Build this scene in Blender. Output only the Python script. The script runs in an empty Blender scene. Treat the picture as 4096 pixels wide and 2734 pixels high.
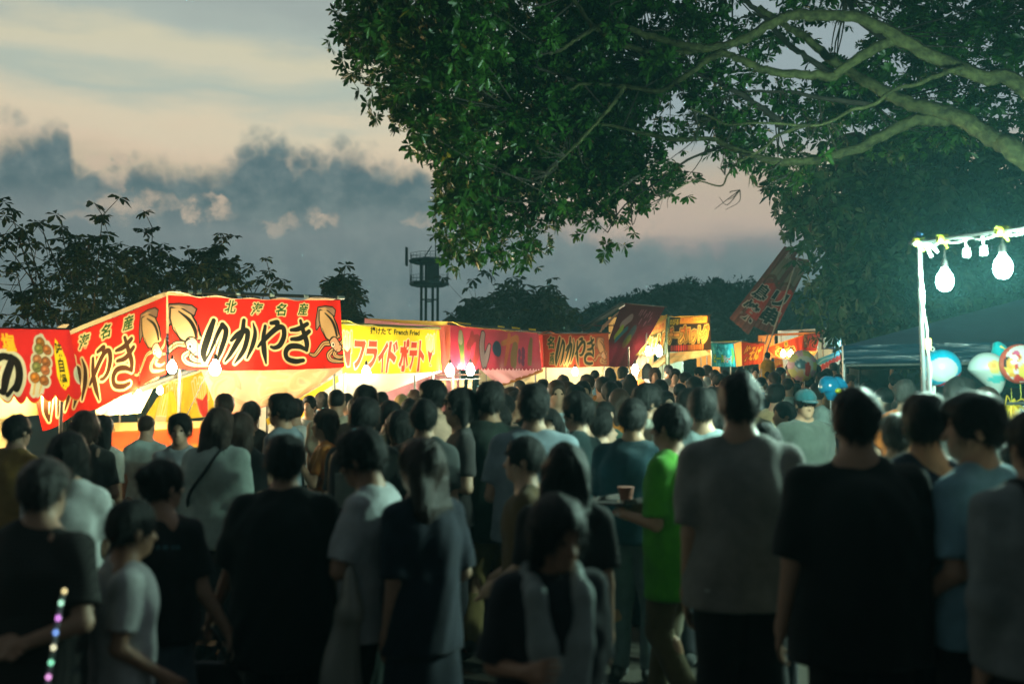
import bpy, math, random
import numpy as np
from mathutils import Vector, Matrix

random.seed(7)
RNG = np.random.default_rng(7)
S = bpy.context.scene
COL = S.collection

# ---------------------------------------------------------------- camera
CAM_Z, F_PX, PITCH = 1.62, 3982.0, math.radians(3.35)
cam_data = bpy.data.cameras.new("camera")
cam_data.sensor_width, cam_data.lens = 36.0, 35.0
cam_data.clip_start, cam_data.clip_end = 0.05, 2000.0
cam_data.dof.use_dof = True
cam_data.dof.focus_distance = 16.0
cam_data.dof.aperture_fstop = 1.45
cam = bpy.data.objects.new("camera", cam_data)
COL.objects.link(cam)
cam.location = (0, 0, CAM_Z)
cam.rotation_euler = (math.pi / 2 + PITCH, 0, 0)
S.camera = cam


def srgb(r, g, b):
    f = lambda c: (c / 255 / 12.92) if c / 255 <= 0.04045 else ((c / 255 + 0.055) / 1.055) ** 2.4
    return (f(r), f(g), f(b), 1.0)


def ray(px, py):
    a, b = (px - 2048) / F_PX, (1367 - py) / F_PX
    c, s = math.cos(PITCH), math.sin(PITCH)
    return Vector((a, c - b * s, s + b * c))


def at(px, py, d):
    """the point at depth d metres (along +y) seen at photo position px, py"""
    r = ray(px, py)
    r = r * (d / r.y)
    return Vector((r.x, r.y, r.z + CAM_Z))


def azel(px, py):
    r = ray(px, py).normalized()
    return math.degrees(math.atan2(r.x, r.y)), math.degrees(math.asin(r.z))


# ---------------------------------------------------------------- sky
world = bpy.data.worlds.new("World")
S.world = world
world.use_nodes = True
NT = world.node_tree
NT.nodes.clear()


class NB:
    def __init__(self, nt):
        self.nt = nt

    def node(self, t, **kw):
        n = self.nt.nodes.new(t)
        for k, v in kw.items():
            setattr(n, k, v)
        return n

    def put(self, sock, v):
        if isinstance(v, bpy.types.NodeSocket):
            self.nt.links.new(v, sock)
        else:
            sock.default_value = v

    def m(self, op, a, b=0.0, c=0.0, clamp=False):
        n = self.node("ShaderNodeMath", operation=op, use_clamp=clamp)
        self.put(n.inputs[0], a)
        self.put(n.inputs[1], b)
        self.put(n.inputs[2], c)
        return n.outputs[0]

    def step(self, v, lo, hi):
        n = self.node("ShaderNodeMapRange", interpolation_type="SMOOTHSTEP")
        self.put(n.inputs[0], v)
        self.put(n.inputs[1], lo)
        self.put(n.inputs[2], hi)
        return n.outputs[0]

    def xyz(self, x, y, z=0.0):
        n = self.node("ShaderNodeCombineXYZ")
        for i, v in enumerate((x, y, z)):
            self.put(n.inputs[i], v)
        return n.outputs[0]

    def noise(self, vec, scale, detail=4.0, rough=0.55):
        n = self.node("ShaderNodeTexNoise")
        self.put(n.inputs["Vector"], vec)
        n.inputs["Scale"].default_value = scale
        n.inputs["Detail"].default_value = detail
        n.inputs["Roughness"].default_value = rough
        return n.outputs["Fac"]

    def mix(self, f, a, b):
        n = self.node("ShaderNodeMix", data_type="RGBA")
        self.put(n.inputs[0], f)
        self.put(n.inputs[6], a)
        self.put(n.inputs[7], b)
        return n.outputs[2]

    def ramp(self, f, stops):
        n = self.node("ShaderNodeValToRGB")
        cr = n.color_ramp
        cr.elements[0].position, cr.elements[0].color = stops[0]
        cr.elements[1].position, cr.elements[1].color = stops[-1]
        for p, c in stops[1:-1]:
            e = cr.elements.new(p)
            e.color = c
        self.put(n.inputs[0], f)
        return n.outputs[0]


w = NB(NT)
tc = w.node("ShaderNodeTexCoord")
sep = w.node("ShaderNodeSeparateXYZ")
NT.links.new(tc.outputs["Generated"], sep.inputs[0])
AZ = w.m("MULTIPLY", w.m("ARCTAN2", sep.outputs[0], sep.outputs[1]), 57.29578)
EL = w.m("MULTIPLY", w.m("ARCSINE", sep.outputs[2]), 57.29578)
# thin streaks high up: noise stretched along the horizon
streak = w.noise(w.xyz(w.m("MULTIPLY", AZ, 0.03), w.m("MULTIPLY", EL, 0.22), 3.0), 1.0, 5.0, 0.5)
fine = w.noise(w.xyz(w.m("MULTIPLY", AZ, 0.10), w.m("MULTIPLY", EL, 0.35), 9.0), 1.0, 5.0, 0.6)
el_s = w.m("ADD", EL, w.m("MULTIPLY", w.m("SUBTRACT", streak, 0.5), 7.0))
el_s = w.m("ADD", el_s, w.m("MULTIPLY", w.m("SUBTRACT", fine, 0.5), 3.0))
el_n = w.m("DIVIDE", w.m("ADD", el_s, 10.0), 100.0)
G = lambda e, *c: ((e + 10.0) / 100.0, srgb(*c))
grad = w.ramp(el_n, [
    G(-10, 45, 52, 54), G(0, 70, 84, 88), G(3.5, 82, 98, 102), G(6.5, 100, 114, 118), G(8.3, 142, 137, 136),
    G(10.2, 186, 167, 152), G(12.5, 188, 174, 150), G(14.0, 206, 187, 162), G(15.6, 206, 194, 168),
    G(17.0, 168, 178, 166), G(18.2, 196, 191, 168), G(19.4, 196, 191, 166), G(20.6, 162, 172, 164),
    G(22.5, 150, 160, 156), G(30, 104, 116, 120), G(50, 56, 66, 72), G(90, 36, 45, 52)])
# away from the sunset the upper sky stays grey blue
grad = w.mix(w.m("MULTIPLY", w.step(AZ, -4.0, 7.0), w.step(EL, 12.0, 15.0)), grad, srgb(146, 160, 164))
# cumulus bank: its top edge as elevation over azimuth, roughened by noise
cur = w.node("ShaderNodeFloatCurve")
A0, A1, E1 = -60.0, 60.0, 25.0
pts = []
for px, py in [(-1500, 640), (-700, 520), (-200, 590), (0, 560), (40, 505), (130, 492), (250, 510), (292, 570), (330, 655), (480, 668), (545, 610), (690, 640), (780, 650), (860, 640),
               (920, 600), (965, 540), (1040, 505), (1120, 515), (1150, 570), (1215, 610), (1290, 605), (1330, 565), (1400, 555), (1480, 600),
               (1600, 640), (1750, 720), (1950, 800), (2200, 870), (2500, 930), (4200, 1010), (5200, 1080)]:
    a, e = azel(px, py)
    pts.append(((a - A0) / (A1 - A0), e / E1))
cm = cur.mapping.curves[0]
cm.points[0].location = (0.0, 0.55)
cm.points[1].location = (1.0, 0.25)
for a, e in pts:
    if 0.01 < a < 0.99:
        cm.points.new(a, e)
for p in cm.points:
    p.handle_type = "AUTO_CLAMPED"
cur.mapping.update()
w.put(cur.inputs["Value"], w.m("DIVIDE", w.m("SUBTRACT", AZ, A0), A1 - A0, clamp=True))
top = w.m("MULTIPLY", cur.outputs[0], E1)
cv = w.xyz(AZ, EL, 0.0)
lump = w.noise(cv, 0.62, 7.0, 0.62)
lump2 = w.noise(cv, 0.16, 3.0, 0.5)
def billow(v):
    return w.m("ABSOLUTE", w.m("SUBTRACT", w.m("MULTIPLY", v, 2.0), 1.0))


puff = w.m("ADD", w.m("MULTIPLY", billow(w.noise(cv, 0.30, 1.0, 0.5)), 2.6), w.m("MULTIPLY", billow(w.noise(cv, 0.85, 2.0, 0.5)), 1.3))
edge = w.m("ADD", w.m("SUBTRACT", w.m("ADD", top, -0.75), EL), w.m("ADD", puff, w.m("MULTIPLY", w.m("SUBTRACT", lump, 0.5), 1.1)))
soft = w.m("ADD", 0.35, w.m("MULTIPLY", lump2, 1.9))
cmask = w.step(edge, w.m("MULTIPLY", soft, -0.5), soft)
ccol = w.ramp(w.m("DIVIDE", w.m("ADD", EL, w.m("MULTIPLY", w.m("SUBTRACT", lump2, 0.5), 3.2)), 20.0), [
    (0.0, srgb(74, 88, 92)), (0.2, srgb(88, 104, 108)), (0.34, srgb(104, 119, 122)), (0.47, srgb(116, 127, 128)), (0.56, srgb(86, 106, 110)),
    (0.66, srgb(80, 102, 108)), (0.76, srgb(92, 117, 120)), (1.0, srgb(120, 138, 138))])
ccol = w.mix(w.step(lump, 0.35, 0.72), ccol, w.mix(0.5, ccol, srgb(128, 140, 138)))
skyc = w.mix(cmask, grad, ccol)
# bright gaps under the bank
gaps = None
for px, py, rx, ry, k in [(800, 838, 105, 40, 0.85), (520, 812, 120, 36, 0.60), (1290, 872, 55, 40, 0.65), (1130, 890, 55, 28, 0.42), (440, 640, 90, 16, 0.8), (380, 870, 120, 26, 0.3), (1700, 880, 60, 20, 0.5), (690, 800, 60, 20, 0.4)]:
    a, e = azel(px, py)
    da = w.m("DIVIDE", w.m("ADD", w.m("SUBTRACT", AZ, a), w.m("MULTIPLY", w.m("SUBTRACT", lump, 0.5), 5.0)), rx / F_PX * 57.3)
    de = w.m("DIVIDE", w.m("ADD", w.m("SUBTRACT", EL, e), w.m("MULTIPLY", w.m("SUBTRACT", lump, 0.5), 3.2)), ry / F_PX * 57.3)
    r2 = w.m("ADD", w.m("MULTIPLY", da, da), w.m("MULTIPLY", de, de))
    g = w.m("MULTIPLY", w.m("SUBTRACT", 1.0, w.step(r2, 0.0, 2.4)), k)
    gaps = g if gaps is None else w.m("MAXIMUM", gaps, g)
gaps = w.m("MULTIPLY", gaps, w.step(w.noise(cv, 0.9, 5.0, 0.6), 0.30, 0.62))
skyc = w.mix(gaps, skyc, srgb(196, 176, 154))
# the glow belongs to the sunset side; opposite it the dusk sky is darker
away = w.m("COSINE", w.m("MULTIPLY", w.m("ADD", AZ, 15.0), 0.0174533))
dim = w.m("ADD", 0.66, w.m("MULTIPLY", away, 0.58))
bg = w.node("ShaderNodeBackground")
w.put(bg.inputs["Color"], skyc)
w.put(bg.inputs["Strength"], dim)
wo = w.node("ShaderNodeOutputWorld")
NT.links.new(bg.outputs[0], wo.inputs[0])

# the sun has set: only a trace of warm light from its side
sun_d = bpy.data.lights.new("sun", "SUN")
sun_d.energy, sun_d.angle, sun_d.color = 0.03, math.radians(12), (1.0, 0.78, 0.55)
sun = bpy.data.objects.new("sun", sun_d)
COL.objects.link(sun)
sun.rotation_euler = (math.radians(86), 0, math.radians(155))

S.view_settings.view_transform = "Standard"
S.view_settings.look = "None"
S.view_settings.exposure = 0.0
S.view_settings.gamma = 1.0
S.view_settings.use_curve_mapping = False
S.cycles.use_denoising = True
S.cycles.max_bounces = 8
S.cycles.diffuse_bounces = 3
S.cycles.glossy_bounces = 2
S.cycles.transmission_bounces = 4
S.cycles.transparent_max_bounces = 6
S.cycles.volume_bounces = 0
S.cycles.sample_clamp_indirect = 4.0
S.cycles.use_light_tree = True


# ---------------------------------------------------------------- helpers
def gz(x, y):
    """height of the fairground: flat near the camera, rising gently away from it"""
    t = max(0.0, y - 9.0)
    return 0.060 * t * t / (t + 4.0) if t > 0 else 0.0


def tag(o, label=None, cat=None, group=None, kind=None):
    for k, v in (("label", label), ("category", cat), ("group", group), ("kind", kind)):
        if v:
            o[k] = v
    return o


def empty(name, loc=(0, 0, 0), rz=0.0, label=None, cat=None, group=None):
    o = bpy.data.objects.new(name, None)
    o.empty_display_size = 0.1
    o.location = loc
    o.rotation_euler = (0, 0, rz)
    COL.objects.link(o)
    return tag(o, label, cat, group)


def mesh_obj(name, me, mat=None, parent=None):
    o = bpy.data.objects.new(name, me)
    COL.objects.link(o)
    if mat is not None:
        if len(me.materials) == 0:
            me.materials.append(mat)
        else:
            o.material_slots[0].link = "OBJECT"
            o.material_slots[0].material = mat
    if parent is not None:
        o.parent = parent
    return o


def np_mesh(name, V, F, smooth=False, col=None):
    """mesh from numpy vertices and equal-sized faces"""
    V = np.asarray(V, np.float32)
    F = np.asarray(F, np.int32)
    me = bpy.data.meshes.new(name)
    n, k = F.shape
    me.vertices.add(len(V))
    me.vertices.foreach_set("co", V.ravel())
    me.loops.add(n * k)
    me.loops.foreach_set("vertex_index", F.ravel())
    me.polygons.add(n)
    me.polygons.foreach_set("loop_start", np.arange(n, dtype=np.int32) * k)
    me.polygons.foreach_set("loop_total", np.full(n, k, np.int32))
    if smooth:
        me.polygons.foreach_set("use_smooth", np.ones(n, bool))
    me.update(calc_edges=True)
    if col is not None:
        at_ = me.color_attributes.new("print", "FLOAT_COLOR", "POINT")
        c = np.ones((len(V), 4), np.float32)
        c[:, :3] = col
        at_.data.foreach_set("color", c.ravel())
    return me


class MB:
    """collects simple solids; build() links them as one mesh object"""

    def __init__(self):
        self.v, self.f = [], []

    def add(self, vs, fs):
        o = len(self.v)
        self.v += [tuple(p) for p in vs]
        self.f += [tuple(i + o for i in f) for f in fs]
        return self

    def tube(self, pts, rad, n=8, cap=True):
        pts = [Vector(p) for p in pts]
        rad = [rad] * len(pts) if not hasattr(rad, "__len__") else list(rad)
        rings, prev = [], None
        for i, p in enumerate(pts):
            t = (pts[min(i + 1, len(pts) - 1)] - pts[max(i - 1, 0)]).normalized()
            if prev is None:
                a = Vector((0, 0, 1)) if abs(t.z) < 0.9 else Vector((1, 0, 0))
                u = t.cross(a).normalized()
            else:
                u = (prev - t * prev.dot(t)).normalized()
            prev = u
            v = t.cross(u)
            rings.append([p + (u * math.cos(q) + v * math.sin(q)) * rad[i] for q in [2 * math.pi * j / n for j in range(n)]])
        vs = [q for r in rings for q in r]
        fs = []
        for i in range(len(pts) - 1):
            for j in range(n):
                fs.append((i * n + j, i * n + (j + 1) % n, (i + 1) * n + (j + 1) % n, (i + 1) * n + j))
        if cap:
            fs.append(tuple(range(n - 1, -1, -1)))
            fs.append(tuple((len(pts) - 1) * n + j for j in range(n)))
        return self.add(vs, fs)

    def box(self, c, half, R=None):
        c = Vector(c)
        vs = []
        for z in (-1, 1):
            for x, y in ((-1, -1), (1, -1), (1, 1), (-1, 1)):
                q = Vector((x * half[0], y * half[1], z * half[2]))
                vs.append(c + (R @ q if R else q))
        return self.add(vs, [(3, 2, 1, 0), (4, 5, 6, 7), (0, 1, 5, 4), (1, 2, 6, 5), (2, 3, 7, 6), (3, 0, 4, 7)])

    def lathe(self, prof, c, n=16, R=None):
        c = Vector(c)
        vs, fs = [], []
        for r, z in prof:
            for j in range(n):
                q = Vector((r * math.cos(2 * math.pi * j / n), r * math.sin(2 * math.pi * j / n), z))
                vs.append(c + (R @ q if R else q))
        for i in range(len(prof) - 1):
            for j in range(n):
                fs.append((i * n + j, i * n + (j + 1) % n, (i + 1) * n + (j + 1) % n, (i + 1) * n + j))
        fs.append(tuple(range(n - 1, -1, -1)))
        fs.append(tuple((len(prof) - 1) * n + j for j in range(n)))
        return self.add(vs, fs)

    def build(self, name, mat, parent=None, smooth=True, origin=None):
        if origin is not None:
            o_ = Vector(origin)
            self.v = [tuple(Vector(p) - o_) for p in self.v]
        me = bpy.data.meshes.new(name)
        me.from_pydata(self.v, [], self.f)
        if smooth:
            me.polygons.foreach_set("use_smooth", np.ones(len(me.polygons), bool))
            me.set_sharp_from_angle(angle=math.radians(40))
        me.update()
        o = mesh_obj(name, me, mat, parent)
        if origin is not None:
            o.location = origin
        return o


def spline(pts, n=6):
    """Catmull-Rom through points of any dimension (numpy)"""
    P = np.array(pts, float)
    if len(P) < 3:
        t = np.linspace(0, 1, n + 1)[:, None]
        return P[0] * (1 - t) + P[-1] * t
    Q = np.vstack([2 * P[0] - P[1], P, 2 * P[-1] - P[-2]])
    out = []
    for i in range(1, len(Q) - 2):
        for t in np.linspace(0, 1, n, endpoint=False):
            out.append(0.5 * ((2 * Q[i]) + (-Q[i - 1] + Q[i + 1]) * t + (2 * Q[i - 1] - 5 * Q[i] + 4 * Q[i + 1] - Q[i + 2]) * t * t
                              + (-Q[i - 1] + 3 * Q[i] - 3 * Q[i + 1] + Q[i + 2]) * t ** 3))
    out.append(P[-1])
    return np.array(out)


# ---------------------------------------------------------------- materials
MATS = {}


def mat(name, color, rough=0.7, var=0.15, scale=12.0, bump=0.0, bscale=60.0, metal=0.0, spec=0.4, coat=0.0, stretch=(1, 1, 1), sheen=0.0):
    if name in MATS:
        return MATS[name]
    m = bpy.data.materials.new(name)
    m.use_nodes = True
    nt = m.node_tree
    b = NB(nt)
    p = nt.nodes["Principled BSDF"]
    t = b.node("ShaderNodeTexCoord")
    mp = b.node("ShaderNodeMapping")
    mp.inputs["Scale"].default_value = stretch
    nt.links.new(t.outputs["Object"], mp.inputs[0])
    n1 = b.noise(mp.outputs[0], scale, 5.0, 0.6)
    c = Vector(color[:3])
    lo, hi = c * (1 - var), c * (1 + var)
    nt.links.new(b.ramp(n1, [(0.3, (*lo, 1)), (0.7, (*hi, 1))]), p.inputs["Base Color"])
    p.inputs["Roughness"].default_value = rough
    p.inputs["Metallic"].default_value = metal
    p.inputs["Specular IOR Level"].default_value = spec
    p.inputs["Coat Weight"].default_value = coat
    p.inputs["Sheen Weight"].default_value = sheen
    if bump:
        bn = b.node("ShaderNodeBump")
        bn.inputs["Strength"].default_value = bump
        bn.inputs["Distance"].default_value = 0.01
        nt.links.new(b.noise(mp.outputs[0], bscale, 3.0, 0.6), bn.inputs["Height"])
        nt.links.new(bn.outputs[0], p.inputs["Normal"])
    MATS[name] = m
    return m


def glow(name, color, strength, clear=False):
    """a lit lamp; with clear=True its glass also lets the light of the lamp inside it out"""
    if name in MATS:
        return MATS[name]
    m = bpy.data.materials.new(name)
    m.use_nodes = True
    nt = m.node_tree
    p = nt.nodes["Principled BSDF"]
    p.inputs["Base Color"].default_value = (0.8, 0.8, 0.8, 1)
    p.inputs["Emission Color"].default_value = (*color, 1)
    p.inputs["Emission Strength"].default_value = strength
    if clear:
        b = NB(nt)
        e = b.node("ShaderNodeEmission")
        e.inputs[0].default_value = (*color, 1)
        e.inputs[1].default_value = strength
        t = b.node("ShaderNodeBsdfTransparent")
        a = b.node("ShaderNodeAddShader")
        nt.links.new(e.outputs[0], a.inputs[0])
        nt.links.new(t.outputs[0], a.inputs[1])
        nt.links.new(a.outputs[0], nt.nodes["Material Output"].inputs[0])
        m.cycles.emission_sampling = "NONE"
    MATS[name] = m
    return m


def cloth_mat(name, color=None, trans=0.5, gloss=0.0, var=0.06):
    """thin fabric that lets lamp light through; printed colours come from the attribute 'print'"""
    if name in MATS:
        return MATS[name]
    m = bpy.data.materials.new(name)
    m.use_nodes = True
    nt = m.node_tree
    nt.nodes.clear()
    b = NB(nt)
    out = b.node("ShaderNodeOutputMaterial")
    if color is None:
        a = b.node("ShaderNodeAttribute")
        a.attribute_name = "print"
        base = a.outputs["Color"]
    else:
        base = (*color[:3], 1)
    t = b.node("ShaderNodeTexCoord")
    n = b.noise(t.outputs["Object"], 3.0, 5.0, 0.6)
    mx = b.node("ShaderNodeMix", data_type="RGBA", blend_type="MULTIPLY")
    mx.inputs[0].default_value = 1.0
    b.put(mx.inputs[6], base)
    b.put(mx.inputs[7], b.ramp(n, [(0.3, (1 - 2 * var,) * 3 + (1,)), (0.7, (1, 1, 1, 1))]))
    weave = b.node("ShaderNodeBump")
    weave.inputs["Strength"].default_value = 0.25
    weave.inputs["Distance"].default_value = 0.004
    b.put(weave.inputs["Height"], b.noise(t.outputs["Object"], 14.0, 4.0, 0.6))
    d = b.node("ShaderNodeBsdfDiffuse")
    tr = b.node("ShaderNodeBsdfTranslucent")
    for q in (d, tr):
        b.put(q.inputs["Color"], mx.outputs[2])
        b.put(q.inputs["Normal"], weave.outputs[0])
    s = b.node("ShaderNodeMixShader")
    s.inputs[0].default_value = trans
    nt.links.new(d.outputs[0], s.inputs[1])
    nt.links.new(tr.outputs[0], s.inputs[2])
    res = s.outputs[0]
    if gloss:
        g = b.node("ShaderNodeBsdfGlossy")
        g.inputs["Roughness"].default_value = 0.25
        b.put(g.inputs["Normal"], weave.outputs[0])
        s2 = b.node("ShaderNodeMixShader")
        s2.inputs[0].default_value = gloss
        nt.links.new(res, s2.inputs[1])
        nt.links.new(g.outputs[0], s2.inputs[2])
        res = s2.outputs[0]
    nt.links.new(res, out.inputs[0])
    MATS[name] = m
    return m


PRINT = cloth_mat("printed_cloth", None, 0.5)
VINYL = cloth_mat("printed_vinyl", None, 0.35, 0.08)
STEEL = mat("galvanised_steel", (0.24, 0.24, 0.23), 0.4, 0.15, 20, 0.1, 90, 0.8)
DARKPOLE = mat("dark_pole", (0.03, 0.035, 0.035), 0.6)
BLACKPL = mat("black_plastic", (0.02, 0.02, 0.02), 0.45)
WHITEPL = mat("white_plastic", (0.7, 0.7, 0.68), 0.4)

# ---------------------------------------------------------------- ground and hill
def grid_mesh(name, xs, ys, zf):
    X, Y = np.meshgrid(xs, ys)
    Z = zf(X, Y)
    V = np.stack([X.ravel(), Y.ravel(), Z.ravel()], 1)
    nx, ny = len(xs), len(ys)
    i, j = np.meshgrid(np.arange(nx - 1), np.arange(ny - 1))
    a = (j * nx + i).ravel()
    return np_mesh(name, V, np.stack([a, a + 1, a + nx + 1, a + nx], 1), True)


def gz_np(X, Y):
    t = np.maximum(0.0, np.minimum(Y, 45.0) - 9.0)
    return 0.060 * t * t / (t + 4.0)


gm = bpy.data.materials.new("trodden_earth")
gm.use_nodes = True
b = NB(gm.node_tree)
p = gm.node_tree.nodes["Principled BSDF"]
t = b.node("ShaderNodeTexCoord").outputs["Object"]
big, small, grit = b.noise(t, 0.5, 5, 0.6), b.noise(t, 5.0, 6, 0.65), b.noise(t, 60.0, 4, 0.7)
f = b.m("ADD", b.m("MULTIPLY", big, 0.5), b.m("ADD", b.m("MULTIPLY", small, 0.35), b.m("MULTIPLY", grit, 0.15)))
b.put(p.inputs["Base Color"], b.ramp(f, [(0.32, (0.016, 0.013, 0.009, 1)), (0.5, (0.030, 0.025, 0.017, 1)), (0.68, (0.050, 0.042, 0.028, 1))]))
p.inputs["Roughness"].default_value = 0.95
bn = b.node("ShaderNodeBump")
bn.inputs["Strength"].default_value = 0.7
bn.inputs["Distance"].default_value = 0.02
b.put(bn.inputs["Height"], b.m("ADD", small, b.m("MULTIPLY", grit, 0.5)))
b.put(p.inputs["Normal"], bn.outputs[0])


def gnoise(X, Y):
    return 0.012 * (np.sin(X * 3.1 + 1.3 * np.sin(Y * 1.7)) * np.cos(Y * 2.6 + np.sin(X * 1.3)) + 0.6 * np.sin(X * 7.3 + Y * 5.1))


gxs = np.unique(np.concatenate([np.linspace(-89, -12, 12), np.linspace(-12, 12, 97), np.linspace(12, 109, 12)]))
gys = np.unique(np.concatenate([np.linspace(-21, 0, 8), np.linspace(0, 14, 57), np.linspace(14, 60, 47), np.linspace(60, 97, 6)]))
g = mesh_obj("ground", grid_mesh("ground", gxs, gys, lambda X, Y: gz_np(X, Y) + gnoise(X, Y) - 0.012), gm)
tag(g, kind="structure")

RIDGE = np.array([(-4000, 1500), (500, 1420), (1500, 1330), (1630, 1305), (1760, 1272), (1900, 1255), (2100, 1252), (2230, 1258), (2400, 1196), (2560, 1155), (2700, 1115), (2800, 1107),
                  (2900, 1128), (3000, 1160), (3100, 1166), (3200, 1152), (3300, 1140), (3500, 1150), (3700, 1190), (4300, 1290), (6000, 1400)], float)
RD = 58.0


def hill_np(X, Y):
    px = 2048 + F_PX * X / np.maximum(Y, 1)
    py = np.interp(px, RIDGE[:, 0], RIDGE[:, 1])
    zr = (1600 - py) / F_PX * RD + CAM_Z - 1.9
    t = np.clip((Y - 36.0) / (RD - 36.0), 0, 1)
    up = t * t * (3 - 2 * t)
    back = np.clip((Y - RD) / 26.0, 0, 1)
    return np.maximum(zr, 1.7) * up * (1 - 0.5 * back * back) + 1.3 * (1 - up) - 0.6 * (1 - t) + 0.25 * np.sin(X * 0.9) * up * np.cos(Y * 0.7)


hm = mat("forest_floor", (0.022, 0.030, 0.018), 0.95, 0.4, 0.6)
hill = mesh_obj("hill", grid_mesh("hill", np.linspace(-80, 100, 91), np.linspace(36, 84, 40), hill_np), hm)
tag(hill, kind="structure")

# ---------------------------------------------------------------- foliage
def leaf_mat(name, cols, trans=0.25, rough=0.35, scale=1.3):
    m = bpy.data.materials.new(name)
    m.use_nodes = True
    nt = m.node_tree
    b = NB(nt)
    p = nt.nodes["Principled BSDF"]
    t = b.node("ShaderNodeTexCoord").outputs["Object"]
    f = b.m("ADD", b.m("MULTIPLY", b.noise(t, scale, 3, 0.5), 0.5), b.m("MULTIPLY", b.noise(t, 14.0, 2, 0.5), 0.5))
    c = b.ramp(f, [(0.36, (*cols[0], 1)), (0.5, (*cols[1], 1)), (0.64, (*cols[2], 1))])
    b.put(p.inputs["Base Color"], c)
    p.inputs["Roughness"].default_value = rough
    p.inputs["Specular IOR Level"].default_value = 0.4
    tr = b.node("ShaderNodeBsdfTranslucent")
    b.put(tr.inputs[0], c)
    s = b.node("ShaderNodeMixShader")
    s.inputs[0].default_value = trans
    nt.links.new(p.outputs[0], s.inputs[1])
    nt.links.new(tr.outputs[0], s.inputs[2])
    nt.links.new(s.outputs[0], nt.nodes["Material Output"].inputs[0])
    return m


def unit(a):
    return a / np.maximum(np.linalg.norm(a, axis=-1, keepdims=True), 1e-9)


def whorls(P, A, n, L, wr=0.33, th=(50, 88), droop=0.15, rng=RNG, cheap=True):
    """leaf geometry: n leaves round every tip P with axis A; 4 triangles a leaf"""
    P, A = np.repeat(P, n, 0), unit(np.repeat(A, n, 0))
    N = len(P)
    L = np.repeat(L, n) * rng.uniform(0.7, 1.15, N)
    ref = np.where(np.abs(A[:, 2:3]) < 0.9, np.array([[0, 0, 1.0]]), np.array([[1.0, 0, 0]]))
    U = unit(np.cross(A, ref))
    W = np.cross(A, U)
    ph = np.tile(np.arange(n) * 2 * math.pi / n, N // n) + np.repeat(rng.uniform(0, 6.28, N // n), n) + rng.uniform(-0.35, 0.35, N)
    ta = np.radians(rng.uniform(*th, N))
    R = U * np.cos(ph)[:, None] + W * np.sin(ph)[:, None]
    D = A * np.cos(ta)[:, None] + R * np.sin(ta)[:, None]
    Sd = unit(np.cross(D, A) + rng.normal(0, 0.25, (N, 3)))
    Nn = unit(np.cross(Sd, D))
    l = L[:, None]
    base = P + D * 0.06 * l
    mid = P + D * 0.6 * l - np.array([[0, 0, 1]]) * droop * 0.3 * l
    tip = P + D * l - np.array([[0, 0, 1]]) * droop * l
    fold = Nn * 0.05 * l
    a = mid + Sd * wr * 0.5 * l + fold
    c = mid - Sd * wr * 0.5 * l + fold
    q = P + D * 0.3 * l
    a0 = q + Sd * wr * 0.30 * l + fold * 0.5
    c0 = q - Sd * wr * 0.30 * l + fold * 0.5
    if cheap:
        t1 = tip - D * 0.07 * l + Sd * wr * 0.17 * l
        t2 = tip - D * 0.07 * l - Sd * wr * 0.17 * l
        V = np.stack([base, a, t1, t2, c], 1).reshape(-1, 3)
        o = (np.arange(N) * 5)[:, None]
        F = np.concatenate([o + np.array([[0, 1, 2]]), o + np.array([[0, 2, 3]]), o + np.array([[0, 3, 4]])], 1).reshape(-1, 3)
        return V, F
    V = np.stack([base, a0, a, tip, c, c0, mid - fold * 0.2], 1).reshape(-1, 3)
    o = (np.arange(N) * 7)[:, None]
    F = np.concatenate([o + np.array([[0, 1, 6]]), o + np.array([[1, 2, 6]]), o + np.array([[2, 3, 6]]), o + np.array([[3, 4, 6]]), o + np.array([[4, 5, 6]]), o + np.array([[5, 0, 6]])], 1).reshape(-1, 3)
    return V, F


def in_poly(poly, x, y):
    poly = np.asarray(poly, float)
    inside = np.zeros(np.shape(x), bool)
    j = len(poly) - 1
    for i in range(len(poly)):
        xi, yi, xj, yj = *poly[i], *poly[j]
        inside ^= ((yi > y) != (yj > y)) & (x < (xj - xi) * (y - yi) / (yj - yi + 1e-12) + xi)
        j = i
    return inside


def at_np(px, py, d):
    c, s = math.cos(PITCH), math.sin(PITCH)
    bb = (1367 - py) / F_PX
    ry = c - bb * s
    k = d / ry
    return np.stack([(px - 2048) / F_PX * k, np.full_like(px, 1.0) * d, (s + bb * c) * k + CAM_Z], 1)


def sample_poly(poly, n, margin=0.0, holes=(), rng=RNG):
    poly = np.asarray(poly, float)
    lo, hi = poly.min(0), poly.max(0)
    out = np.zeros((0, 2))
    while len(out) < n:
        q = rng.uniform(lo, hi, (n * 3, 2))
        ok = in_poly(poly, q[:, 0], q[:, 1])
        for k in range(8 if margin else 0):
            ok &= in_poly(poly, q[:, 0] + margin * math.cos(k * 0.785), q[:, 1] + margin * math.sin(k * 0.785))
        for hx, hy, rx, ry in holes:
            ok &= ((q[:, 0] - hx) / rx) ** 2 + ((q[:, 1] - hy) / ry) ** 2 > 1
        out = np.vstack([out, q[ok]])
    return out[:n]


def clump_whorls(C, R, per, rng=RNG):
    """tips spread over lumpy clumps: positions and outward axes"""
    n = len(C)
    d = unit(rng.normal(0, 1, (n * per, 3)))
    r = np.repeat(R, per) * rng.uniform(0.35, 1.0, n * per) ** 0.6
    P = np.repeat(C, per, 0) + d * r[:, None] * np.array([[1.1, 1.1, 0.85]])
    A = unit(d + rng.normal(0, 0.45, (n * per, 3)))
    return P, A


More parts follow.
